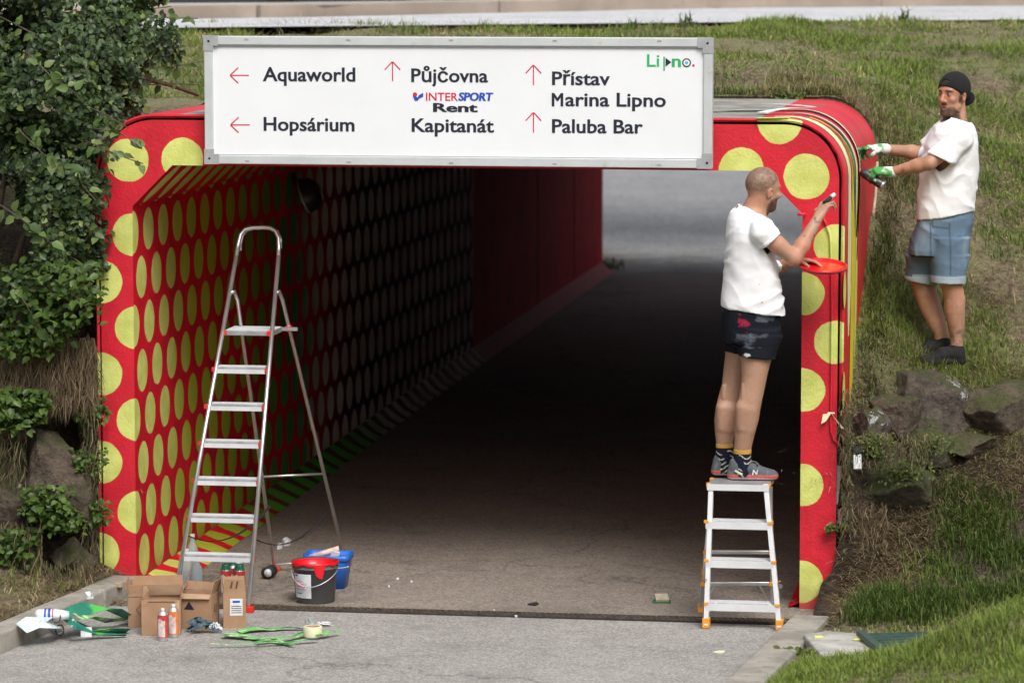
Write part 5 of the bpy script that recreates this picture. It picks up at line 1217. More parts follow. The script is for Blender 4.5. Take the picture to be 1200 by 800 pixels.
def hand(vol, wrist, d, n, th, curl=(.5, .6, .7, .8), thumb=.5, sc=1., r=1., spread=1., base=.026):
    """d: wrist to knuckles, n: out of the palm, th: towards the thumb side"""
    d = unit(d); n = unit(n-np.dot(n, d)*d) if True else n; th = unit(np.array(th)-np.dot(th, d)*d-np.dot(th, n)*n); w = np.array(wrist)
    kn = []
    for i, o in enumerate((.030, .010, -.010, -.028)):
        L = (.088, .092, .087, .078)[i]*sc; k_ = w+d*L+th*o*sc; kn.append(k_); vol.cap(w+d*.012+th*o*.55*sc, k_, .0155*r*sc, .0125*r*sc, .014)
    vol.cap(w, w+d*.05*sc, base*sc*r*.9, .02*sc*r, .018, flat=(n, .75))
    for i, k_ in enumerate(kn):
        p = k_; a = 0.; L3 = [(.043, .027, .021), (.047, .030, .022), (.044, .028, .021), (.034, .021, .019)][i]; rr = (.0092, .0094, .009, .008)[i]*r*sc
        sp_ = th*(.10-.065*i)*spread
        for j, L in enumerate(L3):
            a += curl[i]*(1.0, 1.15, .7)[j]; dd = unit((d+sp_)*math.cos(a)+n*math.sin(a)); q = p+dd*L*sc; vol.cap(p, q, rr*(1-.08*j), rr*(1-.08*(j+1)), .005); p = q
    p = w+d*.022*sc+th*.022*sc; dirs = [unit(th*.75+d*.65+n*.25), unit(th*(.45-.6*thumb)+d*.8+n*(.2+.7*thumb)), unit(th*(.2-.7*thumb)+d*.85+n*(.2+.8*thumb))]
    for j, (dd, L) in enumerate(zip(dirs, (.042, .032, .026))): q = p+dd*L*sc; vol.cap(p, q, (.0145, .0112, .010)[j]*r*sc, (.0112, .010, .0085)[j]*r*sc, .008); p = q
def head(vol, c, f, up, open_mouth=0., s=1., zs=1.):
    f = unit(f); up = unit(np.array(up)-np.dot(up, f)*f); sd_ = np.cross(up, f); R = np.stack([f, sd_, up], 1)
    P = lambda a, b, e: c+R@np.array([a, b, e*(zs if e < 0 else 1)])*s
    vol.ell(P(-.012, 0, .032), (.100*s, .078*s, .092*s), R, .0)
    vol.ell(P(.030, 0, -.035), (.060*s, .059*s, .085*s*zs), R, .03)
    vol.ell(P(.048, 0, -.085), (.040*s, .038*s, .034*s), R, .025)
    vol.cap(P(.020, .052, -.06), P(.060, .022, -.098), .016*s, .013*s, .025); vol.cap(P(.020, -.052, -.06), P(.060, -.022, -.098), .016*s, .013*s, .025)
    vol.ell(P(.076, 0, .026), (.018*s, .048*s, .012*s), R, .016)
    for q in (-1, 1):
        vol.ell(P(.094, .031*q, .004), (.016*s, .018*s, .012*s), R, .010, 'sub'); vol.ell(P(.078, .031*q, .002), (.0125*s, .0125*s, .0115*s), R, .002)
        vol.ell(P(.062, .042*q, -.024), (.020*s, .018*s, .016*s), R, .018)
        vol.ell(P(-.002, .079*q, -.014), (.018*s, .008*s, .031*s), R@rotx(-.25*q)@roty(.12), .006); vol.ell(P(.004, .086*q, -.012), (.009*s, .006*s, .017*s), R, .004, 'sub')
    vol.cap(P(.090, 0, .010), P(.110, 0, -.026), .0075*s, .0115*s, .010); vol.cap(P(.098, .012, -.032), P(.098, -.012, -.032), .0085*s, None, .008)
    vol.cap(P(.082, .016, -.059), P(.082, -.016, -.059), .0056*s, None, .008); vol.cap(P(.080, .013, -.070), P(.080, -.013, -.070), .0060*s, None, .008)
    vol.cap(P(.092, .013, -.065), P(.092, -.013, -.065), .003+.004*open_mouth, None, .003, 'sub')
    vol.ell(P(.078, 0, -.100), (.016*s, .018*s, .014*s), R, .014)
    return R
def shoe(vol, heel, toe, wid, hh, k=.015):
    """low shoe from heel to toe (sole points at ground level)"""
    heel, toe = np.array(heel, float), np.array(toe, float); L = np.linalg.norm(toe-heel); a = (toe-heel)/L; z = np.array([0, 0, 1.])
    def at(t, h): return heel+a*L*t+z*h
    sd_ = unit(np.cross(z, a))
    for (t0, t1, w0, w1) in ((.12, .45, wid*.80, wid*.86), (.45, .84, wid*.86, wid)): vol.cap(at(t0, .022), at(t1, .022), w0/2, w1/2, .01, flat=(z, .55))
    vol.cap(at(.13, .045), at(.16, hh), wid*.40, wid*.38, k); vol.cap(at(.2, hh*.8), at(.5, .065), wid*.42, wid*.42, k); vol.cap(at(.5, .058), at(.86, .030), wid*.43, wid*.40, k, flat=(z, .75))
    return a
SK = np.array([.45, .26, .175])          # skin
def paint(V, base): return np.tile(np.asarray(base, float), (len(V), 1))
def lay(C, m, c, amt=1.): m = np.clip(m, 0, 1)[:, None]*amt; return C*(1-m)+np.asarray(c)*m
def sm(x, a, b): t = np.clip((x-a)/(b-a), 0, 1); return t*t*(3-2*t)
def skin_tone(V, base=SK, seed=0):
    C = paint(V, base); nz = fbm(V, 9, 4, seed); C = C*(1+nz[:, None]*.30+fbm(V, 70, 2, seed+2)[:, None]*.14); C = lay(C, sm(fbm(V, 5, 3, seed+5), -.05, .35), base*np.array([1.02, .70, .62]), .6); return lay(C, sm(fbm(V*np.array([1, 1, .5]), 14, 3, seed+7), .1, .4), base*.62, .35)
M_skin = attr_mat('skin', .52, .15, 220, sss=.12, var=.06)
def cloth_mat(name, rough=.9, bump=.35, sc=60, var=.05):
    m_ = attr_mat(name, rough, bump, sc, 0, var); m_.node_tree.nodes['Principled BSDF'].inputs['Specular IOR Level'].default_value = .12; return m_
M_shirt = cloth_mat('shirt_cotton', .92, .25, 35, .03); M_shorts = cloth_mat('shorts_fabric', .85, .4, 60, .12); M_denim = cloth_mat('denim', .9, .6, 260, .16); M_shoe = cloth_mat('shoe_fabric', .7, .4, 200, .1); M_sock = cloth_mat('sock_knit', .95, .5, 200, .1)
M_glove = cloth_mat('glove_fabric', .85, .4, 160, .08)
def folds(dirs, amp, seed=0, dens=1.):
    """fabric folds: ridges along given directions plus soft noise"""
    def f(V):
        w = fbm(V, 4*dens, 2, seed)*.9; r = np.zeros(len(V))
        for i, (d, fr, a) in enumerate(dirs): q = V@unit(d)*fr+w*6+i*1.7; m = np.clip(fbm(V+i*3.1, 3.2, 2, seed+i)*2.6+.35, 0, 1); r += a*m*(1-abs(np.sin(q))*2)
        return np.clip(amp*(r+fbm(V, 7*dens, 3, seed+9)*1.6)+.003, -.003, .016)
    return f

# ---- painter on the small step ladder, seen from behind, facing right
A_ = Person(872, 567, 21.0); J = A_.J
A_.O = A_.O.copy()
HN = .0046
vol = Vol((-.28, -.42, -.02), (.60, .36, 1.83), HN)
fA = unit([.86, .47, -.12]); upA = unit([.14, .02, .98]); hcA = J(894.5, 222, 0)
RA_ = head(vol, hcA, fA, upA)
vol.cap(hcA+RA_@np.array([-.03, 0, -.055]), J(877, 256, .0), .053, .062, .022); vol.cap(hcA+RA_@np.array([.0, 0, -.075]), J(886, 258, .0), .047, .05, .02)
shR, elR, wrR = J(893, 272, -.17), J(931, 303, -.15), J(959, 255, -.03)
shL, elL, wrL = J(872, 270, .17), J(898, 318, .24), J(931, 306, .04)
vol.cap(J(880, 264, 0), J(878, 330, 0), .10, .10, .03, flat=([0, 1, 0], 1.3)); vol.cap(J(878, 330), J(878, 385), .10, .11, .03)
vol.cap(J(880, 263, 0), shR, .06, .052, .03); vol.cap(J(880, 263, 0), shL, .06, .052, .03)
vol.chain([shR, shR+(elR-shR)*.5, elR], [.052, .047, .040], .02); vol.chain([elR, elR+(wrR-elR)*.3, wrR], [.040, .043, .027], .018)
vol.chain([shL, shL+(elL-shL)*.5, elL], [.050, .045, .038], .02); vol.chain([elL, elL+(wrL-elL)*.3, wrL], [.038, .040, .026], .018)
tipR = J(973, 231, .05)
hand(vol, wrR, unit(J(968, 238, .0)-wrR), unit([.62, .55, -.15]), unit([-.25, .3, .9]), (.55, .62, .70, .78), .7, .98, base=.027)
hand(vol, wrL, unit([1, -.25, .06]), unit([.05, -.2, -.95]), unit([.1, -.9, .3]), (.28, .32, .36, .4), .45, .92, base=.026)
legR = A_.secs([(395, 864, 914, -.05, .105), (422, 868, 903.5, -.06, .092), (440, 869, 899, -.065, .080), (455, 868, 896, -.07, .070), (469, 865, 893, -.075, .064), (480, 863, 891, -.07, .066), (492, 862, 889, -.065, .064), (510, 861, 884, -.06, .055), (529, 860, 879.5, -.05, .040), (546, 861, 880, -.045, .038)])
legL = A_.secs([(395, 848, 884, .11, .100), (415, 850, 884, .12, .088), (450, 846, 874, .12, .070), (468, 841, 869, .12, .062), (480, 838.5, 867, .12, .064), (492, 837, 865, .12, .062), (508, 838, 861, .12, .052), (524, 840, 858, .12, .038), (541, 840, 859, .12, .036)])
vol.loft(legR, .012); vol.loft(legL, .0)
for dx, v_ in ((0, -.10), (-23, .075)):
    vol.cap(J(870+dx, 478, v_), J(870+dx, 500, v_+.005), .036, .024, .03); vol.cap(J(880+dx, 480, v_), J(878+dx, 502, v_+.01), .030, .020, .03); vol.cap(J(871+dx, 452, v_-.0), J(871+dx, 466, v_-.01), .010, .008, .014); vol.cap(J(887+dx, 452, v_+.01), J(886+dx, 466, v_), .010, .008, .014)
vol.cap(J(870, 388, .06), J(886, 390, .0), .085, .085, .03)
def colA(V):
    C = skin_tone(V, SK, 3); L = (V-hcA)@RA_
    nz = fbm(V, 60, 2, 4)*.25
    hair = sm(L[:, 2]-(.062-.75*np.clip(-L[:, 0]+.055, 0, .1))+nz*.04, -.010, .014)*(L[:, 2] > -.055)*(np.linalg.norm(L, axis=1) < .17)*(1-sm(L[:, 0], .070, .088))
    C = lay(C, hair*(.85+fbm(V, 110, 2, 9)*.9+fbm(V, 14, 2, 2)*.3), (.12, .08, .06), .80)
    beard = sm(-L[:, 2]+(.1*L[:, 0])+nz*.03, .036, .056)*sm(L[:, 0], .002, .02)*(np.linalg.norm(L, axis=1) < .17)*(L[:, 2] > -.14)
    C = lay(C, beard*(.97+fbm(V, 90, 2, 7)*.35), (.04, .024, .017), .92)
    brow = np.exp(-(((L[:, 0]-.085)/.02)**2+((abs(L[:, 1])-.032)/.018)**2+((L[:, 2]-.024)/.006)**2)); C = lay(C, brow*1.4, (.05, .03, .02))
    eye = np.exp(-(((L[:, 0]-.088)/.012)**2+((abs(L[:, 1])-.031)/.012)**2+((L[:, 2]-.003)/.005)**2)); C = lay(C, eye*1.6, (.04, .03, .03))
    ear = np.exp(-(((L[:, 0])/.02)**2+((abs(L[:, 1])-.084)/.012)**2+((L[:, 2]+.014)/.03)**2)); C = lay(C, ear, (.62, .24, .17), .6)
    # tattoos on the right forearm, paint flecks on hand
    ax = wrR-elR; t = ((V-elR)@ax)/(ax@ax); near = np.linalg.norm(V-(elR+np.clip(t, 0, 1)[:, None]*ax), axis=1) < .055
    tat = (sm(fbm(V, 55, 3, 14), .12, .2)*((t > .80) & (t < .98))+sm(fbm(V, 70, 2, 15), .22, .28)*((t > .45) & (t < .66)))*near*(V[:, 1] < elR[1]+.2); C = lay(C, tat, (.10, .085, .085), .75)
    C = lay(C, sm(-V[:, 2], -.9, -.5), np.array(SK)*.93, .4)
    shin = sm(fbm(V*np.array([1, 1, .35]), 90, 2, 8), .15, .3)*(V[:, 2] < .48); C = lay(C, shin, (.16, .09, .06), .10)
    return C
bodyA = vol; body = A_.put('person', vol, M_skin, colA)
tag(body, 'man in white t-shirt and black shorts seen from behind, painting from the short step ladder', 'person')
# shirt
rows = A_.secs([(238, 865, 879, .0, .06), (244, 860, 888, .0, .085), (250, 856, 894, .0, .115), (256, 853.5, 899, .0, .145), (263, 852, 902, .0, .168), (270, 851, 904, .0, .178), (280, 851, 906, .0, .178), (295, 850, 908, .0, .170), (312, 849, 911, .0, .163), (335, 847, 915, .0, .163), (357, 845.5, 918.5, .0, .166), (376, 845, 921.5, .0, .168)])
def tr_(v): v.loft(rows, .0, p=2.25)
def slR(v): v.cap(J(887, 267, -.10), J(895, 272, -.155), .062, .066, .0); v.cap(J(894, 271, -.15), J(908, 290, -.165), .064, .074, .02)
def slL(v): v.cap(J(876, 267, .10), J(872, 271, .155), .060, .062, .0); v.cap(J(872, 270, .15), J(886, 298, .20), .062, .072, .02)
hem = J(846, 358, 0); hem2 = J(920, 369.5, 0); hn = unit([-(hem2[2]-hem[2]), 0, (hem2[0]-hem[0])])
vol = garment(bodyA, (-.28, -.38, .80), (.42, .36, 1.62), tr_, [(slR, J(901, 283, -.15), unit([.60, 0, -.80])), (slL, J(880, 290, .18), unit([.3, .1, -.9]))], [(hem, -hn), (J(866, 239, 0), unit([.42, 0, .90]))], .035)
vol.cap(J(889, 236, 0), J(882, 250, 0), .060, .054, .003, 'sub'); vol.ell(J(861, 245, -.02), (.035, .022, .012), roty(-.6), .002, 'sub')
def colS(V):
    C = paint(V, (.80, .80, .82)); sp_ = sm(fbm(V, 30, 2, 41), .46, .5)
    m = sp_*(V[:, 0] > .05)*(V[:, 2] < 1.2)*(V[:, 1] < 0); return lay(C, m, (.6, .06, .06), .7)
A_.put('t_shirt', vol, M_shirt, colS, body, folds([((.55, 0, .8), 30, 1.1), ((-.3, 0, .95), 40, .7), ((.9, 0, .4), 26, .7)], .0050, 2, 1.25))
# shorts
trk = A_.secs([(349, 848, 913, 0, .145), (365, 846.5, 914, 0, .155), (380, 845.5, 914, .01, .160), (396, 846, 913, .02, .160), (404, 848, 912, .02, .150)])
lR_ = A_.secs([(385, 864, 914, -.05, .112), (400, 865, 913, -.055, .110), (416, 866, 909, -.06, .110), (430, 867, 909, -.06, .110)]); lL_ = A_.secs([(385, 846, 884, .11, .105), (400, 848, 884, .115, .10), (420, 850, 884, .12, .098)])
a, b = J(864, 415, -.06), J(908, 420.5, -.06)
vol = garment(bodyA, (-.28, -.32, .58), (.32, .34, 1.08), lambda v: v.loft(trk, 0, p=2.3), [(lambda v: v.loft(lR_, 0, p=2.3), a, -unit([-(b[2]-a[2]), 0, b[0]-a[0]])), (lambda v: v.loft(lL_, 0, p=2.3), J(866, 411, .12), [0, 0, -1])], [(J(880, 399, 0), [0, 0, -1])], .05, grow=.006, thick=.011)
def colSh(V):
    C = paint(V, (.010, .012, .018)); m = sm(fbm(V*np.array([1, .4, 1.6]), 14, 5, 51), .22, .5)*(V[:, 2] > .78); C = lay(C, m, (.20, .23, .28), .45)
    q = J(871, 377, -.15); r_ = np.linalg.norm((V-q)*np.array([1, .35, .9]), axis=1)+fbm(V, 45, 4, 5)*.045; C = lay(C, sm(-r_, -.034, -.022)*(V[:, 1] < 0), (.36, .02, .05), .8)
    q = J(876, 416, -.16); r_ = np.linalg.norm((V-q)*np.array([.6, .3, 1.6]), axis=1)+fbm(V, 40, 3, 6)*.02; C = lay(C, sm(-r_, -.018, -.012)*(V[:, 1] < .0), (.7, .72, .75), .9)
    return C
A_.put('shorts', vol, M_shorts, colSh, body, folds([((.2, 0, 1), 20, .6), ((1, 0, .2), 30, .6)], .005, 12))
# socks
def sock_col(top, seed=0):
    def f(V):
        C = paint(V, (.012, .014, .03)); C = lay(C, (V[:, 2] > top-.024).astype(float), (.50, .30, .06))
        st = ((np.mod(V[:, 2]+.012*np.sin(V[:, 0]*70+seed), .027) < .0058) & (V[:, 2] < top-.03) & (np.sin(V[:, 0]*55+V[:, 2]*40+seed) > -.35)); return lay(C, st.astype(float), (.55, .52, .40))
    return f
tr = J(870, 526, -.05)[2]; tl = J(849, 519, .12)[2]
vol = Vol((-.12, -.16, -.01), (.14, .04, tr+.02), .004); vol.loft(A_.secs([(526, 860, 880, -.05, .042), (535, 860.5, 879.5, -.048, .040), (548, 860, 882, -.045, .040), (558, 860, 884, -.045, .038)]), 0, grow=.003); A_.put('sock', vol, M_sock, sock_col(tr, 1), body)
vol = Vol((-.24, .02, -.01), (.04, .22, tl+.02), .004); vol.loft(A_.secs([(519, 839.5, 859, .12, .040), (530, 839.5, 858.5, .12, .038), (543, 839.5, 861, .12, .038), (554, 839, 862, .12, .036)]), 0, grow=.003); A_.put('sock', vol, M_sock, sock_col(tl, 4), body)
# running shoes: red and white sole, grey upper
ZS = STOOL_Z
def zl(w): return w-A_.O[2]
sz_ = zl(STOOL_Z)
def shoe_col(z0, seed):
    def f(V):
        C = paint(V, (.10, .11, .12)); C = lay(C, sm(fbm(V, 40, 3, seed), .1, .3), (.22, .23, .24), .5); z = V[:, 2]-z0
        C = lay(C, ((z > .012) & (z < .030)).astype(float), (.55, .09, .09)); C = lay(C, ((z > .004) & (z < .014)).astype(float), (.62, .55, .55)); C = lay(C, (z < .004).astype(float), (.03, .03, .03)); return C
    return f
for (h0, t0, v0, v1, mark) in (((853, 563), (908, 561), -.035, -.055, True), ((834.5, 559), (884, 557), .125, .135, False)):
    a, b = J(*h0, v0), J(*t0, v1); a[2] = b[2] = sz_; dl = unit(b-a); b = a+dl*.275; vol = Vol((min(a[0], b[0])-.04, min(a[1], b[1])-.08, sz_-.02), (max(a[0], b[0])+.04, max(a[1], b[1])+.08, sz_+.14), .004)
    shoe(vol, a, b, .098, .088); vol.plane([0, 0, sz_+.0012], [0, 0, -1]); sh_ = A_.put('shoe', vol, M_shoe, shoe_col(sz_, 3), body)
    if mark:   # the light N and the pale patches on the side
        q = J(885, 553.5, v0-.058); m = MB(); W_ = lambda x, z: A_.W(np.array([q[0]+x, q[1]+.0, q[2]+z]))
        for (x0, z0, x1, z1) in ((-.014, -.014, -.010, .016), (-.010, .016, .008, -.012), (.008, -.012, .013, .016)): m.beam(W_(x0, z0), W_(x1, z1), .0055, .006, HV)
        m.build('letter_mark', M_paper, sh_)
        q = J(865, 554, v0-.050); m = MB(); m.beam(A_.W(q+[-.018, 0, .014]), A_.W(q+[.024, -.002, -.008]), .011, .006, HV); m.build('side_stripe', worn('pale_lime_foam', (.55, .60, .42), .6, .1, 20), sh_)
        lp_ = [A_.W(J(877, 543, -.06)), A_.W(J(884, 541, -.075)), A_.W(J(888, 545, -.08)), A_.W(J(881, 547, -.07))]; MB().tube(lp_, .004, 6).build('laces', M_rubber, sh_, True)
# brush stub in his right hand, red lid used as a palette in his left
tp = A_.W(J(975, 230.5, .02)); o = empty('marker', tp, 'short dark paint marker with grey end held against the wall by the painter', 'marker')
MB().tube([A_.W(J(965, 238, -.01)), A_.W(J(974, 231, .0))], .0105, 12).build('barrel', M_rubber, o, True); MB().tube([A_.W(J(974, 231, .0)), A_.W(J(977.5, 228, .03))], .0125, 12).build('tip', M_capw, o, True)
pc = A_.W(J(964, 312.5, -.02)); o = empty('palette', pc, 'round grey lid filled with red paint, held as a palette by the painter', 'lid')
Rp = np.stack([RV, HV, ZV], 1)@rotx(math.radians(11))@roty(math.radians(2.0))
MB().lathe([(0, -.012), (.118, -.012), (.130, -.004), (.136, -.004), (.136, .012), (.131, .012), (.129, .0), (0, .0)], pc, 40, 0, Rp).build('lid', M_grey, o, True)
MB().lathe([(.1365, .002), (.1375, .013), (.130, .0135), (.1285, .003), (.08, .004), (0, .003)], pc, 40, 0, Rp).build('paint', M_wetred, o, True)

# ---- man on the slope, gloves on, head turned to the camera
P0 = onY(1100, 424, 1.3); D2 = dep(P0)
B_ = Person(1100, 424, D2); J = B_.J
gz = B_.O[2]
def vat(x, y, X): return float((onX(x, y, X)-B_.O)@HV)
vh = vat(1003, 200, XR); vh2 = vat(1003, 166, XR)
vol = Vol((-.34, -.42, -.03), (.30, .40, 1.80), HN)
fB = unit([-.69, -.72, -.02]); upB = unit([.02, 0, 1]); hcB = J(1117, 110.5, 0)
RB_ = head(vol, hcB, fB, upB, .6, 1.0, 1.17)
vol.cap(hcB+RB_@np.array([-.03, 0, -.06]), J(1120, 148, 0), .054, .064, .022); vol.cap(hcB+RB_@np.array([.0, 0, -.08]), J(1113, 150, 0), .046, .05, .02)
shN, elN, wrN = J(1126, 163, -.17), J(1089, 191, -.21), J(1045, 201.5, -.14)
shF, elF, wrF = J(1100, 160, .16), J(1082, 180, .17), J(1036, 174.5, .02)
vol.cap(J(1112, 162, 0), J(1108, 230, 0), .10, .10, .03, flat=([0, 1, 0], 1.25)); vol.cap(J(1108, 230), J(1106, 285), .10, .11, .03)
vol.cap(J(1116, 158, 0), shN, .06, .05, .03); vol.cap(J(1112, 158, 0), shF, .06, .05, .03)
vol.chain([shN, shN+(elN-shN)*.5, elN], [.050, .047, .041], .02); vol.chain([elN, elN+(wrN-elN)*.3, wrN], [.041, .041, .027], .018)
vol.chain([shF, elF], [.048, .042], .02); vol.chain([elF, elF+(wrF-elF)*.3, wrF], [.042, .041, .026], .018)
vol.cap(wrN, wrN+unit(wrN-elN)*.04, .027, .024, .01); vol.cap(wrF, wrF+unit(wrF-elF)*.04, .026, .024, .01)
legN = B_.secs([(300, 1094, 1134, -.06, .115), (318, 1098, 1130, -.07, .095), (336, 1103, 1128.5, -.08, .075), (350, 1106, 1131, -.08, .066), (365, 1107, 1131, -.085, .062), (380, 1110, 1130.5, -.085, .055), (395, 1113.5, 1128.5, -.085, .042), (410, 1114, 1129, -.085, .040), (420, 1113, 1130, -.085, .038)])
legF = B_.secs([(300, 1063, 1100, .10, .11), (320, 1066, 1097, .10, .09), (334, 1068, 1096, .09, .075), (350, 1073.5, 1101, .08, .064), (365, 1079, 1105.5, .07, .062), (380, 1087, 1109, .06, .053), (392, 1094, 1112, .05, .042), (404, 1096, 1113, .05, .038), (414, 1096, 1114, .05, .036)])
vol.loft(legN, .0); vol.loft(legF, .008); vol.cap(J(1090, 290, .06), J(1110, 290, -.04), .09, .09, .03)
def colB(V):
    C = skin_tone(V, SK*np.array([1.0, .93, .9]), 13); L = (V-hcB)@RB_; L[:, 2] = np.where(L[:, 2] < 0, L[:, 2]/1.17, L[:, 2]); nr = np.linalg.norm(L, axis=1) < .18
    nz = fbm(V, 60, 2, 4)*.25
    bz = -L[:, 2]; beard = np.maximum(sm(bz+nz*.05-.45*np.clip(L[:, 0]*0+.070-L[:, 0], 0, .1)*(bz < .085), .052, .070)*sm(L[:, 0], -.002, .018), 0)*nr*(L[:, 2] > -.135)
    C = lay(C, beard*(.88+fbm(V, 90, 2, 77)*.35), (.035, .02, .014), .95)
    side = sm(L[:, 2], -.055, -.035)*sm(-L[:, 2], -.05, -.03)*sm(L[:, 0], .004, .012)*sm(-L[:, 0], -.034, -.026)*(abs(L[:, 1]) > .055)*nr; C = lay(C, side, (.035, .022, .018), .85)
    mus = np.exp(-(((L[:, 0]-.096)/.014)**2+(L[:, 1]/.026)**4+((L[:, 2]+.048)/.007)**2)); C = lay(C, mus*1.8, (.03, .018, .013), .95)
    lip = np.exp(-(((L[:, 0]-.094)/.01)**2+(L[:, 1]/.019)**4+((L[:, 2]+.068)/.007)**2)); C = lay(C, lip*1.2, (.42, .14, .12), .8); mo = np.exp(-((L[:, 1]/.014)**4+((L[:, 2]+.064)/.0035)**2))*(L[:, 0] > .07); C = lay(C, mo*1.3, (.05, .015, .015), .9)
    for q in (-1, 1):
        br_ = np.exp(-(((L[:, 0]-.086)/.022)**2+((L[:, 1]-.033*q)/.019)**4+((L[:, 2]-.023+.12*(abs(L[:, 1])-.03))/.0055)**2)); C = lay(C, br_*1.7, (.035, .02, .015), .95)
        so = np.exp(-(((L[:, 0]-.085)/.02)**2+((L[:, 1]-.031*q)/.020)**2+((L[:, 2]-.004)/.013)**2)); C = lay(C, so, (.30, .14, .09), .55)
        ey = np.exp(-(((L[:, 0]-.090)/.014)**2+((L[:, 1]-.031*q)/.012)**4+((L[:, 2]-.002)/.0042)**2)); C = lay(C, ey*1.4, (.30, .24, .21), .7)
        ir = np.exp(-(((L[:, 0]-.090)/.014)**2+((L[:, 1]-.031*q+.001)/.0055)**4+((L[:, 2]-.002)/.0055)**2)); C = lay(C, ir*1.8, (.03, .02, .015)); up_ = np.exp(-(((L[:, 0]-.09)/.014)**2+((L[:, 1]-.031*q)/.015)**4+((L[:, 2]-.0075)/.003)**2)); C = lay(C, up_*1.5, (.06, .03, .025), .9)
    nos = np.exp(-(((L[:, 0]-.112)/.02)**2+(L[:, 1]/.018)**2+((L[:, 2]+.028)/.012)**2)); C = lay(C, nos, (.58, .24, .17), .45)
    ear = np.exp(-((L[:, 0]/.02)**2+((abs(L[:, 1])-.084)/.012)**2+((L[:, 2]+.014)/.03)**2)); C = lay(C, ear, (.62, .24, .17), .55)
    # tattoos: calf and forearm
    q = J(1122, 393, -.12); m = sm(fbm(V, 45, 3, 31), -.02, .12)*np.exp(-(((V-q)/np.array([.035, .08, .055]))**2).sum(1)); C = lay(C, m*1.6, (.12, .10, .09), .75)
    q = J(1058, 200, -.2); m = np.exp(-(((V-q)/np.array([.010, .06, .012]))**2).sum(1)); C = lay(C, m*1.5, (.10, .08, .08), .7)
    return lay(C, sm(fbm(V*np.array([1, 1, .35]), 90, 2, 8), .15, .3)*(V[:, 2] < .45), (.16, .09, .06), .10)
bodyBv = vol; bodyB = B_.put('person', vol, M_skin, colB); tag(bodyB, 'bearded man in white t-shirt, backwards black cap and denim shorts standing on the grass bank', 'person')
# cap worn backwards
vol = Vol(hcB-.16, hcB+.19, .004)
vol.ell(hcB+RB_@np.array([-.014, 0, .036]), (.110, .088, .099), RB_, 0); inn = vol.D+.009
cp = hcB+RB_@np.array([.085, 0, .050]); cn = RB_@unit([.50, 0, -.87])
vol.plane(cp, cn, k=0); vol.D = np.maximum(vol.D, -inn)
# strap opening shows hair at the front
vol.ell(hcB+RB_@np.array([.092, 0, .078]), (.03, .026, .017), RB_, .0, 'sub')
bc = hcB+RB_@np.array([-.118, 0, -.030]); vol.ell(bc, (.016, .070, .048), RB_@roty(math.radians(-18)), .008)
B_.put('cap', vol, worn('cap_black', (.008, .008, .009), .95, .2, 30, .3, 200), None, bodyB)
vol = Vol(hcB-.16, hcB+.19, .004); vol.ell(hcB+RB_@np.array([-.012, 0, .034]), (.103, .081, .094), RB_, 0); vol.plane(hcB+RB_@np.array([.08, 0, .046]), RB_@unit([.60, 0, -.80])); B_.put('hair', vol, worn('hair_dark', (.022, .015, .012), .7, .4, 60, .8, 120), None, bodyB)
m = MB(); pts = [B_.W((hcB+RB_@np.array([.098*math.cos(t)-.012, .090*math.sin(t), .052+.030*math.cos(t)]))[None])[0] for t in np.linspace(-1.9, 1.9, 20)]; 
# shirt
rows = B_.secs([(137, 1106, 1134, .0, .075), (142, 1101, 1137, .0, .12), (148, 1096, 1141, .0, .155), (156, 1090, 1144, .0, .175), (168, 1085, 1146, .0, .178), (190, 1080, 1146, .0, .170), (210, 1078, 1145, .0, .163), (230, 1076.5, 1143, .0, .160), (250, 1074.5, 1140.5, .0, .160), (266, 1074, 1140, .0, .162)])
def tr_(v): v.loft(rows, .0, p=2.25)
def slN(v): v.cap(J(1122, 158, -.10), J(1126, 163, -.155), .062, .068, .0); v.cap(J(1126, 162, -.155), J(1097, 193, -.20), .067, .080, .02)
def slF(v): v.cap(J(1102, 158, .10), J(1099, 162, .15), .058, .060, .0); v.cap(J(1098, 162, .15), J(1078, 184, .175), .058, .064, .02)
a, b = J(1074.5, 257, 0), J(1141, 246, 0)
vol = garment(bodyBv, (-.28, -.40, .68), (.32, .38, 1.58), tr_, [(slN, J(1106, 187, -.19), unit([-.42, 0, -.90])), (slF, J(1087, 174, .16), unit([-.7, 0, -.7]))], [(a, -unit([-(b[2]-a[2]), 0, b[0]-a[0]])), (J(1118, 138.5, 0), unit([.28, 0, 1]))], .035)
vol.cap(J(1118, 130, .0), J(1115, 143, -.01), .066, .060, .003, 'sub'); vol.ell(J(1107, 138.5, -.03), (.045, .06, .030), None, .004, 'sub')
B_.put('t_shirt', vol, M_shirt, lambda V: paint(V, (.80, .80, .82)), bodyB, folds([((.2, 0, 1), 28, 1.0), ((.8, 0, .6), 30, .9), ((-.6, 0, .8), 32, .7)], .0050, 22, 1.25))
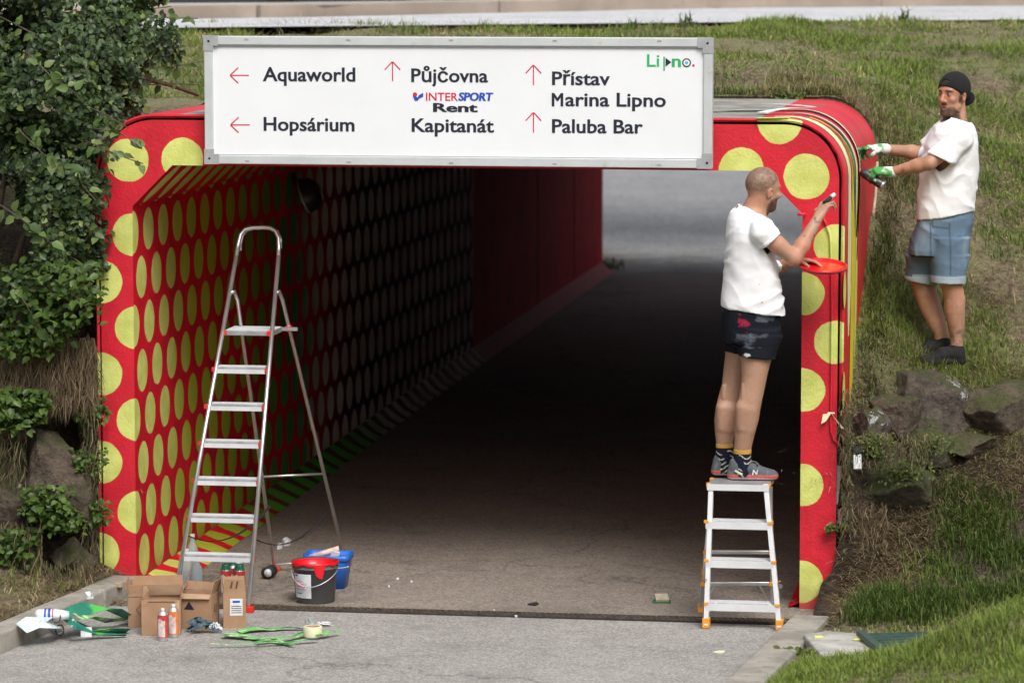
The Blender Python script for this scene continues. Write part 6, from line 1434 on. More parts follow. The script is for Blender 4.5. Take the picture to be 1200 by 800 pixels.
# denim shorts with turned-up hems
trk = B_.secs([(244, 1077, 1139, 0, .140), (262, 1074, 1139.5, 0, .150), (276, 1070, 1137, .01, .162), (292, 1066, 1135, .01, .165), (302, 1066, 1134, .01, .160)])
lN_ = B_.secs([(278, 1090, 1136, -.07, .118), (300, 1090, 1133, -.075, .114), (322, 1091.5, 1130.5, -.08, .109), (322.5, 1090.5, 1131.5, -.08, .114), (345, 1091, 1131, -.08, .112)]); lF_ = B_.secs([(278, 1067, 1104, .09, .118), (300, 1064, 1100, .095, .113), (323, 1061.5, 1096, .10, .105), (323.5, 1060.5, 1095.5, .10, .110), (345, 1061, 1094, .10, .108)])
vol = garment(bodyBv, (-.28, -.34, .32), (.30, .36, 1.04), lambda v: v.loft(trk, 0, p=2.3), [(lambda v: v.loft(lN_, 0, p=2.4), J(1110, 331, -.08), unit([-.05, 0, -1])), (lambda v: v.loft(lF_, 0, p=2.4), J(1078, 330, .10), unit([-.18, 0, -1]))], [(J(1100, 298, 0), [0, 0, -1])], .05, grow=.007, thick=.011, k=.012)
zc1, zc2 = J(1110, 323, -.08)[2], J(1078, 323, .10)[2]
def colD(V):
    C = paint(V, (.115, .175, .245)); f = sm(fbm(V*np.array([1, 1, .5]), 6, 4, 61), -.15, .35); C = lay(C, f, (.26, .34, .42), .65); C = lay(C, sm(fbm(V, 3, 2, 66), .1, .4), (.07, .11, .17), .5)
    zc = np.where(V[:, 1] < .01, zc1, zc2); C = lay(C, (V[:, 2] < zc).astype(float), (.40, .47, .52), .75)
    for (x0, y0, x1, y1) in ((1113, 262, 1113, 322), (1091, 262, 1091, 300), (1094, 266, 1111, 268), (1093, 260, 1094, 267)):    # seams and pocket edge
        a_, b_ = J(x0, y0, -.16), J(x1, y1, -.16); ab = (b_-a_)[[0, 2]]; t = np.clip(((V[:, [0, 2]]-a_[[0, 2]])@ab)/(ab@ab), 0, 1); d = np.linalg.norm(V[:, [0, 2]]-a_[[0, 2]]-t[:, None]*ab, axis=1); C = lay(C, sm(-d, -.007, -.003)*(V[:, 1] < 0), (.05, .075, .11), .7)
    return C
B_.put('denim_shorts', vol, M_denim, colD, bodyB, folds([((.3, 0, 1), 20, .7), ((1, 0, .3), 26, .6)], .0052, 32))
M_black_shoe = worn('black_canvas', (.009, .009, .010), .9, .3, 30, .3, 120)
for (h0, t0, v0, v1, nm) in (((1131, 427), (1077, 427), -.085, -.12, 0), ((1115, 419), (1063.5, 418), .05, .03, 1)):
    a, b = J(*h0, v0), J(*t0, v1); zz = min(a[2], b[2])-.0; a[2] = b[2] = zz; vol = Vol((min(a[0], b[0])-.04, min(a[1], b[1])-.08, zz-.02), (max(a[0], b[0])+.04, max(a[1], b[1])+.08, zz+.17), .004)
    shoe(vol, a, b, .10, .085)
    tp_ = J(1120, 405, -.085) if nm == 0 else J(1103, 394, .05); aa = a+unit(b-a)*.055; vol.cap(aa+[0, 0, .06], [aa[0]*.4+tp_[0]*.6, tp_[1], tp_[2]], .044, .040, .015)
    vol.plane([0, 0, zz+.001], [0, 0, -1]); vol.plane([0, 0, tp_[2]+.006], [0, 0, 1]); sh_ = B_.put('shoe', vol, M_black_shoe, None, bodyB)
    m = MB(); q0 = a+unit(b-a)*.10; 
    for k in range(4): c0 = a+unit(b-a)*(.105+.024*k)+[0, -.012, .098-.011*k]; m.tube([B_.W(c0+[0, -.03, -.008]), B_.W(c0+[.0, .0, .004]), B_.W(c0+[0, .03, -.006])], .003, 5)
    tag(m.build('laces', M_rubber, sh_, True), kind='stuff')
# gloves: white knit with green and yellow paint
def glove_col(c0, seed, yel):
    def f(V):
        C = paint(V, (.66, .70, .64)); t = c0[0]-V[:, 0]       # towards the finger tips
        m = sm(fbm(V, 22, 3, seed)*1.3+(t-.06)*9, -.15, .15); C = lay(C, m, (.04, .30, .05), .92); C = lay(C, sm(fbm(V, 26, 3, seed+4)+(t-.13)*3, .10, .2), (.01, .10, .05), .8)
        if yel: C = lay(C, sm(t, .155, .185)*(V[:, 2] > c0[2]), (.68, .66, .05), .9)
        return C
    return f
vol = Vol(wrF+np.array([-.26, -.14, -.14]), wrF+np.array([.04, .12, .12]), .0036)
# index finger points, the others curl down
hand(vol, wrF+[-.004, 0, 0], unit([-.97, -.12, .10]), unit([-.1, .1, -.99]), unit([-.05, -.95, .15]), (.12, .62, .8, .85), .75, 1.02, 1.12, base=.03)
vol.cap(wrF+[.012, 0, 0], wrF+[-.03, 0, 0], .031, .030, .01); B_.put('glove', vol, M_glove, glove_col(wrF, 71, True), bodyB)
vol = Vol(wrN+np.array([-.26, -.14, -.16]), wrN+np.array([.04, .14, .12]), .0036)
hand(vol, wrN+[-.004, 0, 0], unit([-.98, .12, .06]), unit([-.1, .35, -.92]), unit([-.05, -.2, .95]), (.45, .75, .85, .9), .9, 1.02, 1.15, base=.03)
vol.cap(wrN+[.012, 0, 0], wrN+[-.03, 0, 0], .032, .031, .01); B_.put('glove', vol, M_glove, glove_col(wrN, 81, False), bodyB)
# spray can in the lower hand, pointing down to the right, held in the curled fingers
ca, cb = B_.W(J(1016, 205, -.10)[None])[0], B_.W(J(1036, 218, -.13)[None])[0]; dz = unit(cb-ca); xx = unit(np.cross([0, 1, 0], dz)); Rc = np.stack([xx, np.cross(dz, xx), dz], 1)
o = empty('spray_can', ca, 'dark spray can with silver base held in the lower gloved hand', 'spray can')
Lc = .165; ca2 = cb-dz*Lc
MB().lathe([(.012, .0), (.024, .014), (.029, .03), (.029, Lc-.02), (.027, Lc-.012)], ca2, 20, 0, Rc).build('body', worn('can_black', (.05, .04, .04), .3, .4, 30, .1, dirt=(.45, .4, .4), dirt_amt=.3), o, True)
MB().lathe([(.029, Lc-.014), (.030, Lc-.004), (.026, Lc), (.020, Lc-.006), (0, Lc-.010)], ca2, 20, 0, Rc).build('base', M_wire, o, True)
MB().lathe([(.010, .002), (.010, -.014), (0, -.015)], ca2, 12, 0, Rc).build('nozzle', M_redplastic, o, True)

# ------------------------------------------------------------------ vegetation
def veg_mat(name, rough=.55, trans=.25):
    n = N(name); a = n.n('ShaderNodeAttribute'); a.attribute_name = 'Col'; n.base(a.outputs['Color']); n.rough(rough)
    n.b.inputs['Specular IOR Level'].default_value = .35
    if trans:
        t = n.n('ShaderNodeBsdfTranslucent'); n.L(a.outputs['Color'], t.inputs[0]); mx = n.n('ShaderNodeMixShader'); mx.inputs[0].default_value = trans
        n.L(n.b.outputs[0], mx.inputs[1]); n.L(t.outputs[0], mx.inputs[2]); n.L(mx.outputs[0], n.out.inputs[0])
    return n.m
M_leaf = veg_mat('leaf', .42, .22); M_blade = veg_mat('grass_blade', .6, .4); M_straw = veg_mat('straw', .8, .1); M_bark = worn('bark', (.09, .065, .045), .9, .3, 12, .7, 40)
rg = np.random.default_rng(11)
def blades(P, h, w, lean, col, yaw=None, curl=.5, mat=None):
    """P (n,3) roots; h, w, lean arrays; three-triangle blades"""
    n = len(P); yaw = rg.uniform(0, 2*np.pi, n) if yaw is None else yaw; d = np.stack([np.cos(yaw), np.sin(yaw), 0*yaw], 1); s_ = np.stack([-d[:, 1], d[:, 0], 0*yaw], 1)
    up = np.array([0, 0, 1.])
    m = P+up*(h*.55*np.cos(lean))[:, None]+d*(h*.55*np.sin(lean))[:, None]; l2 = np.minimum(lean+curl*(.5+rg.random(n)), 2.0); t = m+up*(h*.5*np.cos(l2))[:, None]+d*(h*.5*np.sin(l2))[:, None]
    V = np.stack([P-s_*w[:, None], P+s_*w[:, None], m-s_*(w*.75)[:, None], m+s_*(w*.75)[:, None], t], 1).reshape(-1, 3)
    b = (np.arange(n)*5)[:, None]; F = np.concatenate([b+np.array([[0, 1, 2]]), b+np.array([[1, 3, 2]]), b+np.array([[2, 3, 4]])], 0)
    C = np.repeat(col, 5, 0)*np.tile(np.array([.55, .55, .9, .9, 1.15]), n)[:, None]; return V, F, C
def on_path(X, Y, pad=.0): return (X > pl(Y)-.17-pad) & (X < pr(Y)+.19+pad) & (Y < .02)
def scatter(n, x0, x1, y0, y1):
    X = rg.uniform(x0, x1, n); Y = rg.uniform(y0, y1, n); k = ~on_path(X, Y) & ~((X > XL-.0) & (X < XR+.0) & (Y > -.02) & (Y < 2.74)) & ~road_mask(X, Y-.1) & (Y < np.interp(X, RX, RN)+.02)
    return X[k], Y[k]
def rockzone(X, Y): # bare earth among the stones right and left of the portal
    r = np.exp(-(((X-4.75)/.75)**2+((Y-.45)/.50)**2)); r = r+np.exp(-(((X-4.25)/.22)**2+((Y+.25)/.55)**2))*1.2+np.exp(-(((X-4.15)/.3)**2+((Y+.55)/.35)**2)); return r+(X < XL)*np.exp(-((Y+.05)/.55)**2)*1.3*(X > -2.4)
def lawn(name, n, x0, x1, y0, y1, hh, ww, seed, label_kind='stuff', dens_f=None, dry=.0):
    X, Y = scatter(n, x0, x1, y0, y1); P2 = np.stack([X, Y, 0*X], 1)
    den = fbm(P2, 1.1, 3, seed)+fbm(P2, 6, 3, seed+3)*.7; keep = (den > -.38) & (rg.random(len(X)) > rockzone(X, Y)*1.05)
    X, Y, den, P2 = X[keep], Y[keep], den[keep], P2[keep]; Z = tz(X, Y)-.006; P = np.stack([X, Y, Z], 1); k = len(X)
    dn = fbm(P2, .9, 4, seed+20)+fbm(P2, 4.5, 3, seed+22)*.5+dry-.10+rg.normal(0, .14, k); fd = np.clip(dn*2.6+.42, 0, 1)[:, None]
    g = np.array([.25, .37, .075])*(1-.5*rg.random((k, 1)))+np.array([.09, .07, .01])*rg.random((k, 1)); br = np.array([.66, .55, .33])*(.55+.75*rg.random((k, 1))); sel = (rg.random((k, 1)) < fd*.85)
    col = np.where(sel, br, g)*(1+.25*fbm(P2, 2.5, 2, seed+9)[:, None])
    patch = np.clip(fbm(P2, 1.7, 3, seed+33)*1.8+.75, .35, 1.5); h = hh*(.5+.9*rg.random(k)**1.5)*patch*np.where(sel[:, 0], .8, 1); w = ww*(.6+.8*rg.random(k)); lean = np.abs(rg.normal(0, .62, k))+np.where(sel[:, 0], .5, 0)
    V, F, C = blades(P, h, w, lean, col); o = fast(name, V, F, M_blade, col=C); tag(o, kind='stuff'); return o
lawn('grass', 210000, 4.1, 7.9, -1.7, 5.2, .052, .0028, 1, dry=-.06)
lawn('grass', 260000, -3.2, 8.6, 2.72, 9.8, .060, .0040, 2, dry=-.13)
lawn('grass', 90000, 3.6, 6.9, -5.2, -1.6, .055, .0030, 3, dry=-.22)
lawn('grass', 22000, -3.2, -.2, -2.8, .6, .075, .0030, 4, dry=.15)
# lusher tufts: foot of the slope, roof edge, edges of the rocks
def tufts(spots, nper, hh, ww, spread, gcol, name='grass_tuft', kind='stuff'):
    PP = []; 
    for (x, y) in spots:
        k = nper; X = x+rg.normal(0, spread, k); Y = y+rg.normal(0, spread, k); PP.append(np.stack([X, Y], 1))
    Q = np.concatenate(PP); ok = ~on_path(Q[:, 0], Q[:, 1], -.05) & ~((Q[:, 0] > XL-.02) & (Q[:, 0] < XR+.02) & (Q[:, 1] > -.02) & (Q[:, 1] < 2.70)); Q = Q[ok]; k = len(Q); Z = tz(Q[:, 0], Q[:, 1])-.005
    col = np.array(gcol)*(.55+.8*rg.random((k, 1))); V, F, C = blades(np.c_[Q, Z], hh*(.4+.8*rg.random(k)), ww*(.6+.8*rg.random(k)), np.abs(rg.normal(.25, .35, k)), col, curl=.9)
    return tag(fast(name, V, F, M_blade, col=C), kind='stuff')
pos = lambda x, y, Y: tuple(onY(x, y, Y)[:2])
G = []
for _ in range(34): x, y = random.uniform(1005, 1120), random.uniform(660, 735); G.append(pos(x, y, -.35-(y-660)/75*.35))
for _ in range(30): x, y = random.uniform(1100, 1200), random.uniform(560, 700); G.append(pos(x, y, .4-(y-560)/140*.9))
tufts(G, 130, .105, .003, .055, (.115, .18, .035))
G = [(random.uniform(4.2, 8), random.uniform(1.0, 5)) for _ in range(130)]; tufts(G, 70, .10, .003, .06, (.19, .28, .07))
G = [(random.uniform(-2.6, 8), random.uniform(2.8, 8)) for _ in range(170)]; tufts(G, 60, .10, .0036, .07, (.22, .30, .085))
G = [(x, 2.78+random.uniform(0, .15)) for x in np.linspace(-.3, 4.3, 70)]; tufts(G, 45, .09, .0028, .035, (.10, .13, .035))
G = [(random.uniform(3.4, 4.6), random.uniform(2.72, 3.2)) for _ in range(90)]; tufts(G, 50, .12, .0032, .05, (.34, .30, .14))
G = [(XR+.05+random.uniform(0, .08), y) for y in np.linspace(.7, 2.8, 34)]; tufts(G, 45, .09, .003, .03, (.12, .13, .04))
G = [(float(onY(x, 428, 1.25)[0]), 1.22+random.uniform(-.12, .1)) for x in np.linspace(1062, 1140, 16)]; tufts(G, 45, .055, .003, .03, (.19, .27, .07))
# dead straw lying in mats
def straw(n, fn, L, name='straw', cols=((.30, .23, .12), (.42, .34, .20), (.16, .11, .06)), lift=.012, ww=.0016, lean=1.35):
    X, Y = fn(n); k = ~on_path(X, Y, -.02) | (abs(Y+.47) < .09); X, Y = X[k], Y[k]; k = len(X); Z = tz(X, Y)+rg.random(k)*lift; Z = np.where(on_path(X, Y), .004+rg.random(k)*.008, Z)
    c = np.array(cols)[rg.integers(0, len(cols), k)]*(.7+.6*rg.random((k, 1))); V, F, C = blades(np.stack([X, Y, Z], 1), L*(.4+.9*rg.random(k)), ww*(.6+.8*rg.random(k)), lean+rg.normal(0, .22, k), c, curl=.35); C = np.clip(C, 0, 1)
    V[:, 2] = np.maximum(V[:, 2], .001); return tag(fast(name, V, F, M_straw, col=C), kind='stuff')
def blob(pts, s):
    P = np.array(pts); 
    def f(n): i = rg.integers(0, len(P), n); return P[i, 0]+rg.normal(0, s, n), P[i, 1]+rg.normal(0, s*.8, n)
    return f
straw(16000, blob([pos(x, y, Y) for x, y, Y in ((950, 700, -.2), (975, 690, -.15), (960, 720, -.5), (1000, 660, -.05), (1030, 640, .05), (990, 715, -.5), (1060, 620, .15), (1120, 560, .4), (1160, 580, .4), (1180, 520, .8), (1080, 600, .2), (1140, 530, .7), (1190, 560, .5), (1040, 680, -.2))], .13), .10)
straw(9000, blob([pos(x, y, Y) for x, y, Y in ((1050, 440, 1.0), (1100, 432, 1.2), (1170, 440, 1.2), (1190, 450, 1.1), (1030, 450, .6), (1020, 470, .4), (1060, 300, 2.3), (1050, 200, 3.2), (1040, 150, 3.6), (1035, 260, 2.4), (1150, 350, 2.0))], .16), .11)
straw(14000, lambda n: (rg.uniform(-1, 8, n), rg.uniform(2.8, 8, n)), .11, lift=.03, lean=1.1)
straw(9000, lambda n: (rg.uniform(4.2, 7.6, n), rg.uniform(1.2, 5, n)), .10, lift=.03, lean=1.0)
straw(5200, blob([pos(x, y, Y) for x, y, Y in ((110, 710, -.45), (60, 720, -.9), (90, 700, -.5), (20, 740, -1.3), (130, 695, -.25), (30, 700, -.6), (100, 660, -.15))], .12), .09)
# litter of straw and soil over the left half of the grating and along the kerbs
straw(2600, lambda n: (np.clip(rg.exponential(.55, n)+.45, 0, 3.4), rg.normal(-.42, .035, n)), .045, cols=((.22, .17, .09), (.13, .10, .06), (.30, .25, .14)), ww=.0014, lean=1.45)
straw(900, lambda n: (lambda y: (pl(y)+.03+rg.exponential(.02, n), y))(rg.uniform(-2.8, -.5, n)), .03, cols=((.20, .15, .07), (.12, .11, .04)), lean=1.4)
straw(700, lambda n: (lambda y: (pr(y)-.05-rg.exponential(.03, n), y))(rg.uniform(-.9, -.3, n)), .04, cols=((.25, .2, .1), (.12, .12, .04)), lean=1.4)
# hanging dead roots and grass on the left bank face
def hang(n, px, py, Y, L, cols, name='hanging_grass'):
    k = n; x = rg.uniform(px[0], px[1], k); y = rg.uniform(py[0], py[1], k); P = np.array([onY(a, b, Y+rg.uniform(-.12, .10)) for a, b in zip(x, y)])
    yaw = rg.normal(-math.pi/2, .9, k); c = np.array(cols)[rg.integers(0, len(cols), k)]*(.6+.8*rg.random((k, 1))); n_ = k
    d = np.stack([np.cos(yaw)*.25, np.sin(yaw)*.25, -np.ones(k)], 1)+rg.normal(0, .22, (k, 3)); d /= np.linalg.norm(d, axis=1)[:, None]; ln = L*(.4+.9*rg.random(k))[:, None]; w = .0018*(.6+.8*rg.random(k))[:, None]; s_ = np.tile(RV, (k, 1))
    m = P+d*ln*.5+rg.normal(0, .006, (k, 3)); t = P+d*ln+rg.normal(0, .014, (k, 3)); V = np.stack([P-s_*w, P+s_*w, m-s_*w, m+s_*w, t], 1).reshape(-1, 3); b = (np.arange(k)*5)[:, None]
    F = np.concatenate([b+np.array([[0, 1, 2]]), b+np.array([[1, 3, 2]]), b+np.array([[2, 3, 4]])], 0); return tag(fast(name, V, F, M_straw, col=np.repeat(c, 5, 0)), kind='stuff')
brn = ((.13, .09, .05), (.08, .055, .03), (.20, .15, .085)); grn = ((.035, .055, .013), (.055, .07, .02), (.08, .07, .035))
hang(6500, (-10, 112), (395, 468), -.16, .13, brn); hang(500, (-10, 30), (470, 560), -.26, .12, brn+grn); hang(900, (-10, 50), (610, 690), -.36, .12, grn+brn); hang(350, (50, 112), (655, 690), -.34, .08, grn+brn); hang(700, (98, 116), (420, 640), -.12, .10, brn+grn)
hang(450, (992, 1090), (505, 545), .04, .06, grn+brn); hang(500, (984, 998), (455, 620), -.03, .06, brn+grn); hang(180, (990, 1040), (585, 640), .02, .08, brn)

# leaves
def leaf_set(P, N_, L, col, fold=.35, asp=.42):
    """P positions, N_ facing directions, L lengths -> folded 6-triangle leaves with a pointed tip"""
    k = len(P); N_ = N_/np.linalg.norm(N_, axis=1)[:, None]; r = rg.normal(size=(k, 3)); r[:, 2] -= .5; a = r-(r*N_).sum(1)[:, None]*N_; a /= np.linalg.norm(a, axis=1)[:, None]; b = np.cross(N_, a); L = L[:, None]; w = L*asp
    v0 = P; v1 = P+a*L*.42-N_*L*.03; v2 = P+a*L-N_*L*.16; e1 = P+a*L*.25+b*w*.85+N_*L*fold*.28; e2 = P+a*L*.62+b*w*.72+N_*L*fold*.18; f1 = P+a*L*.25-b*w*.85+N_*L*fold*.28; f2 = P+a*L*.62-b*w*.72+N_*L*fold*.18
    V = np.stack([v0, v1, v2, e1, e2, f1, f2], 1).reshape(-1, 3); q = (np.arange(k)*7)[:, None]
    F = np.concatenate([q+np.array([[0, 3, 1]]), q+np.array([[3, 4, 1]]), q+np.array([[4, 2, 1]]), q+np.array([[0, 1, 5]]), q+np.array([[1, 6, 5]]), q+np.array([[1, 2, 6]])], 0); return V, F, np.repeat(col, 7, 0)
def crown(blobs, n, L, seed, dark=(.020, .038, .013), light=(.070, .115, .036), toward=(0, -1, .6)):
    B = np.array([[*c, r] for c, r in blobs]); wgt = B[:, 3]**2; i = rg.choice(len(B), n, p=wgt/wgt.sum()); d = rg.normal(size=(n, 3)); d /= np.linalg.norm(d, axis=1)[:, None]
    rr = B[i, 3]*(1-.55*rg.random(n)**1.8); P = B[i, :3]+d*rr[:, None]*np.array([1, .85, .9]); P += np.stack([fbm(P, 3, 3, seed+q) for q in range(3)], 1)*.14
    gap = fbm(P, 3.4, 3, seed+5) > -.03; P, d = P[gap], d[gap]; k = len(P); Nn = d*.6+np.array(toward)*.55+rg.normal(0, .45, (k, 3)); t = np.clip(.45+fbm(P, 5, 2, seed+8)*1.3+rg.normal(0, .2, k), 0, 1)[:, None]
    col = np.array(dark)*(1-t)+np.array(light)*t; new = rg.random(k) < .06; col[new] = np.array([.16, .21, .05])*(.7+.5*rg.random((new.sum(), 1)))
    return leaf_set(P, Nn, L*(.55+.7*rg.random(k)), col)
def bp(x, y, Y): return onY(x, y, Y)
blobs = []
for (x, y, Y, r) in [(20, 40, .3, .42), (80, 30, .7, .36), (30, 120, .1, .44), (95, 95, .4, .34), (0, 200, -.1, .42), (60, 190, -.1, .36), (110, 150, .15, .26), (20, 290, -.2, .34), (75, 270, -.15, .26), (60, 330, -.2, .24), (10, 360, -.2, .26), (85, 225, -.2, .22), (150, 60, .9, .28), (-40, 100, .2, .45), (-40, 260, -.2, .4), (60, 85, .2, .36), (130, 105, .6, .22), (45, 245, -.3, .22), (100, 300, -.1, .12), (185, 60, 1.6, .18), (20, -20, .6, .4), (90, -25, .9, .34), (150, -15, 1.2, .22)]: blobs.append((bp(x, y, Y), r))
bush = empty('leafy_shrub', (-.9, .4, 1.6), 'large dense dark green shrub overhanging the left side of the portal', 'shrub')
V, F, C = crown(blobs, 60000, .042, 3); o = fast('foliage', V, F, M_leaf, bush, col=C); tag(o, kind='stuff')
# boughs
for i, pts in enumerate([[(-30, 420, .3), (20, 300, .3), (60, 180, .2), (110, 90, .5), (150, 50, .9)], [(-40, 380, .3), (0, 240, .1), (20, 120, .2), (40, 20, .5)], [(20, 330, .2), (60, 280, -.05), (90, 240, -.1)], [(60, 180, .2), (100, 170, -.1), (135, 160, -.3)], [(110, 90, .5), (160, 90, .9), (200, 100, 1.4), (232, 112, 1.8)]]):
    P = [bp(*q) for q in pts]; n = len(P); MB().tube(P, [.022*(1-.75*k/n) for k in range(n)], 7).build('branch', M_bark, bush, True)
# sprays of separate leaves: over the portal corner, along the top, at the sign's corner
def sprig(pts, nl, L, parent, side=.03, cols=((.06, .11, .03), (.10, .16, .045), (.15, .20, .07)), sep_=True, droop=.3):
    P = np.array([bp(*q) for q in pts]); seg_ = np.linalg.norm(np.diff(P, axis=0), axis=1).cumsum(); seg_ = np.r_[0, seg_]; n = len(P)
    MB().tube(list(P), [.0035*(1-.6*k/n)+.001 for k in range(n)], 5).build('twig', M_bark, parent, True); out = []
    for k in range(nl):
        t = seg_[-1]*(k+.5)/nl; c = np.array([np.interp(t, seg_, P[:, q]) for q in range(3)]); sd_ = np.array([rg.normal(0, 1), rg.normal(0, .5), rg.normal(-droop, .7)]); sd_ /= np.linalg.norm(sd_)
        nrm = np.array([rg.normal(0, .5), -1+rg.normal(0, .3), rg.normal(.7, .4)]); col = np.array(cols[rg.integers(0, len(cols))])*(.8+.4*rg.random()); l = L*(.6+.6*rg.random())
        # lay the leaf along sd_
        nrm = nrm-(nrm@sd_)*sd_; nrm /= np.linalg.norm(nrm); b = np.cross(nrm, sd_); w = l*.38; a = sd_; p = c+a*.012
        Vq = [p, p+a*l*.42-nrm*l*.03, p+a*l-nrm*l*.18, p+a*l*.25+b*w*.85+nrm*l*.08, p+a*l*.62+b*w*.72+nrm*l*.05, p+a*l*.25-b*w*.85+nrm*l*.08, p+a*l*.62-b*w*.72+nrm*l*.05]
        out.append((np.array(Vq), np.tile(col, (7, 1))))
    Fq = np.array([(0, 3, 1), (3, 4, 1), (4, 2, 1), (0, 1, 5), (1, 6, 5), (1, 2, 6)])
    for Vq, Cq in out: fast('leaf', Vq, Fq, M_leaf, parent, col=Cq)
for pts, nl, L in [([(95, 150, -.1), (120, 152, -.25), (145, 158, -.35), (160, 170, -.4)], 11, .075), ([(100, 165, -.2), (125, 176, -.35), (150, 186, -.4), (168, 192, -.4)], 11, .07), ([(90, 120, .0), (125, 135, -.1), (150, 150, -.2)], 10, .07), ([(100, 30, .7), (135, 22, 1.0), (165, 12, 1.3), (200, 8, 1.6)], 16, .075), ([(120, 55, .7), (150, 30, 1.0), (175, 20, 1.3), (232, 22, 1.9)], 14, .07),
                   ([(140, 75, .9), (175, 80, 1.3), (205, 78, 1.6), (238, 72, 1.9)], 16, .07), ([(130, 95, .7), (170, 100, 1.0), (205, 98, 1.3), (236, 100, 1.6)], 16, .065), ([(70, 200, -.2), (95, 215, -.3), (112, 235, -.35)], 10, .075), ([(75, 250, -.2), (100, 262, -.3), (116, 280, -.3)], 9, .07), ([(60, 290, -.25), (90, 305, -.3), (108, 318, -.3)], 9, .075),
                   ([(30, 60, -.2), (60, 90, -.3), (90, 110, -.3)], 14, .08), ([(20, 150, -.5), (50, 180, -.55), (80, 200, -.5)], 14, .085), ([(0, 240, -.6), (30, 260, -.65), (60, 285, -.6)], 14, .085), ([(30, 330, -.45), (60, 350, -.45), (90, 345, -.4)], 12, .075), ([(0, 20, 0), (40, 40, -.1), (80, 50, 0)], 14, .08), ([(10, 330, -.5), (30, 355, -.55), (45, 385, -.5)], 12, .08)]:
    sprig(pts, nl, L, bush)
# low leafy weeds on the left bank and small plants elsewhere
def weed(x, y, Y, n, r, L, label, light=(.10, .165, .03), dark=(.035, .07, .012), sq=.7):
    c = bp(x, y, Y); root = empty('weed', c, label, 'plant'); k = n; d = np.clip(rg.normal(size=(k, 3)), -1.7, 1.7)*np.array([1, .5, sq])*r*.55; P = c+d; Nn = rg.normal(0, .35, (k, 3))+np.array([0, -.6, .8]); t = rg.random((k, 1)); col = np.array(dark)*(1-t)+np.array(light)*t
    V, F, C = leaf_set(P, Nn, L*(.5+.8*rg.random(k)), col, asp=.40); tag(fast('foliage', V, F, M_leaf, root, col=C), kind='stuff')
    m = MB()
    for _ in range(5): q = c+rg.normal(size=3)*np.array([1, .4, sq])*r*.6; m.tube([c+[0, .05, -r*.3], (c+q)/2+[0, 0, .02], q], .003, 5)
    tag(m.build('stems', M_bark, root, True), kind='stuff')
for a in [(70, 345, -.42, 420, .26, .055, 'bright green nettle clump hanging under the big shrub'), (30, 395, -.38, 260, .18, .05, 'bright green leafy weeds on the dry bank at the left edge'), (60, 385, -.36, 170, .12, .045, 'small leafy sprig hanging in front of the dry roots'), (14, 480, -.35, 380, .17, .055, 'yellow green weed at the left edge, halfway up the bank'), (40, 470, -.36, 150, .09, .045, 'small leafy weed right of the one at the left edge'),
          (55, 590, -.42, 240, .15, .05, 'bright leafy weed growing over the brown stone face'), (75, 610, -.42, 170, .11, .045, 'leafy sprig hanging below the weed on the stone face'), (104, 480, -.16, 260, .10, .035, 'green moss and leaves against the left edge of the portal'), (108, 600, -.2, 300, .11, .032, 'small leaved creeper by the lowest left dot of the portal'), (15, 640, -.45, 260, .15, .045, 'dark weeds at the foot of the left bank'), (105, 540, -.2, 160, .10, .03, 'thin creeper climbing the portal edge above the lowest dots')]: weed(*a)
for a in [(1020, 520, .05, 380, .14, .020, 'low green moss plant beside the grey tin at the right leg'), (1095, 520, .35, 200, .13, .020, 'yellow green herb on the rounded rock below the splashed boulder'), (1062, 552, .15, 300, .16, .020, 'mossy plant on top of the overhanging boulder'), (978, 618, -.05, 40, .05, .03, 'tiny twig with yellow green leaves at the right edge of the leg'), (925, 115, 2.75, 300, .10, .03, 'tuft of small leaves on the roof behind the white sheets'), (935, 770, -1.6, 150, .10, .045, 'small broad leaved plant between kerb and pale slab'), (711, 312, 22.2, 160, .20, .05, 'green tuft at the far end of the tunnel wall')]: weed(*a, light=(.13, .17, .03), dark=(.06, .08, .015), sq=.45)
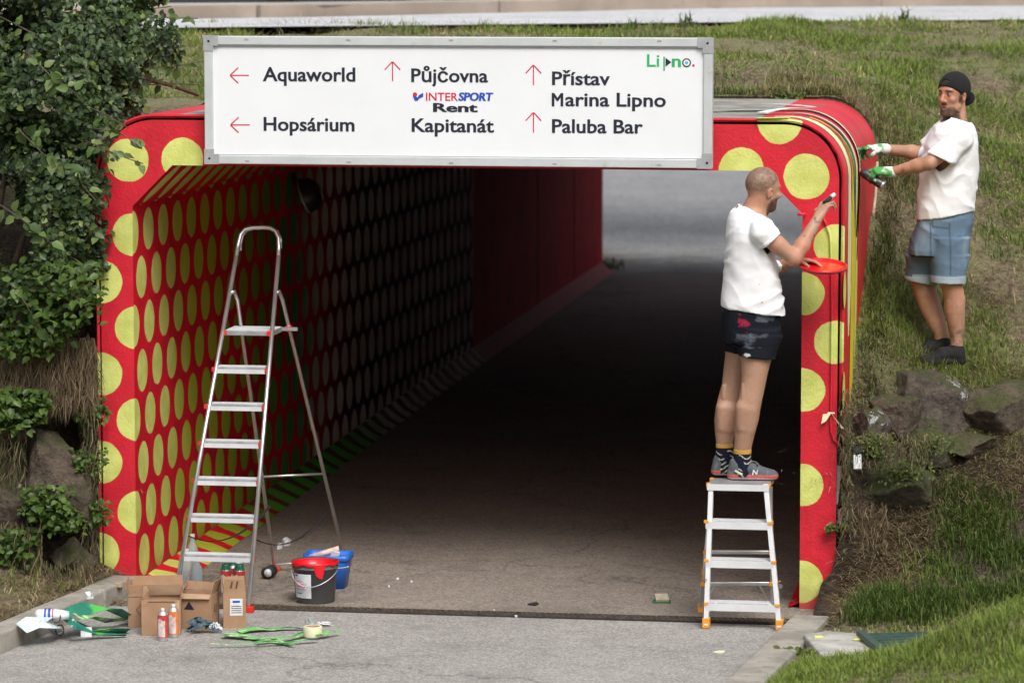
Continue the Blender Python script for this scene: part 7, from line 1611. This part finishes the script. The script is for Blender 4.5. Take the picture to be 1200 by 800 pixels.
# thin dry stick and lone stalks
for p, q, lab in (((88, 702, -.35), (123, 676, -.2), 'thin pale stick leaning at the foot of the left portal leg'), ((60, 690, -.5), (92, 712, -.6), 'short dry twig lying on the soil by the left kerb')): tag(MB().tube([bp(*p), bp(*q)], .004, 5).build('stick', worn('dry_stick', (.35, .25, .18), .9) if 'dry_stick' not in bpy.data.materials else bpy.data.materials['dry_stick'], None, True), lab, 'stick')
tag(MB().tube([onY(1028, 190, 2.5), onY(1026, 230, 2.4), onY(1022, 262, 2.2), onY(1021, 275, 2.15)], .010, 6).build('root', worn('pale_root', (.42, .33, .24), .9), None, True), 'pale hanging root beside the red flank above the grass', 'root')
# broad leaves poking up along the road verge
G = [(x, float(np.interp(x, RX, RN))-.15-random.random()*.3) for x in (1.9, 2.3, 5.2, 6.8, 7.6, -1.2, 3.9)]; tufts(G, 26, .16, .007, .03, (.10, .17, .03))

# trees added out of view to shade the ground outside the tunnel's far exit
for (tx, ty, h, bl, lab) in ((-5.2, 26, 8.5, [((-4, 25, 6.2), 2.2), ((-1.5, 24.2, 6.6), 1.9), ((-5.5, 27.5, 7.4), 2.4), ((.5, 25.5, 7.2), 1.7)], 'added leafy canopy, out of view, shading the path past the tunnel from the left'), (6.6, 25.5, 9., [((5.5, 24.5, 6.4), 2.3), ((3, 24, 6.5), 2.0), ((7, 27, 7.6), 2.5), ((1.2, 23.4, 6.0), 1.6)], 'added leafy canopy, out of view, shading the path past the tunnel from the right')):
    tr = empty('shade_tree', (tx, ty, 0), lab, 'shade_tree'); MB().tube([(tx, ty, -.2), (tx+.1, ty, 2.5), (tx*.9, ty-.3, 5), (tx*.7, ty-.6, h-1.5)], [.24, .2, .14, .05], 9).build('trunk', M_bark, tr, True)
    for c_, r_ in bl: MB().tube([(tx*.95, ty-.1, 3.8), ((tx+c_[0])/2, (ty+c_[1])/2, 5.2), c_], [.10, .06, .02], 6).build('branch', M_bark, tr, True)
    V, F, C = crown([(np.array(c_), r_) for c_, r_ in bl], 9000, .26, 9); tag(fast('crown', V, F, M_leaf, tr, col=C), kind='stuff')
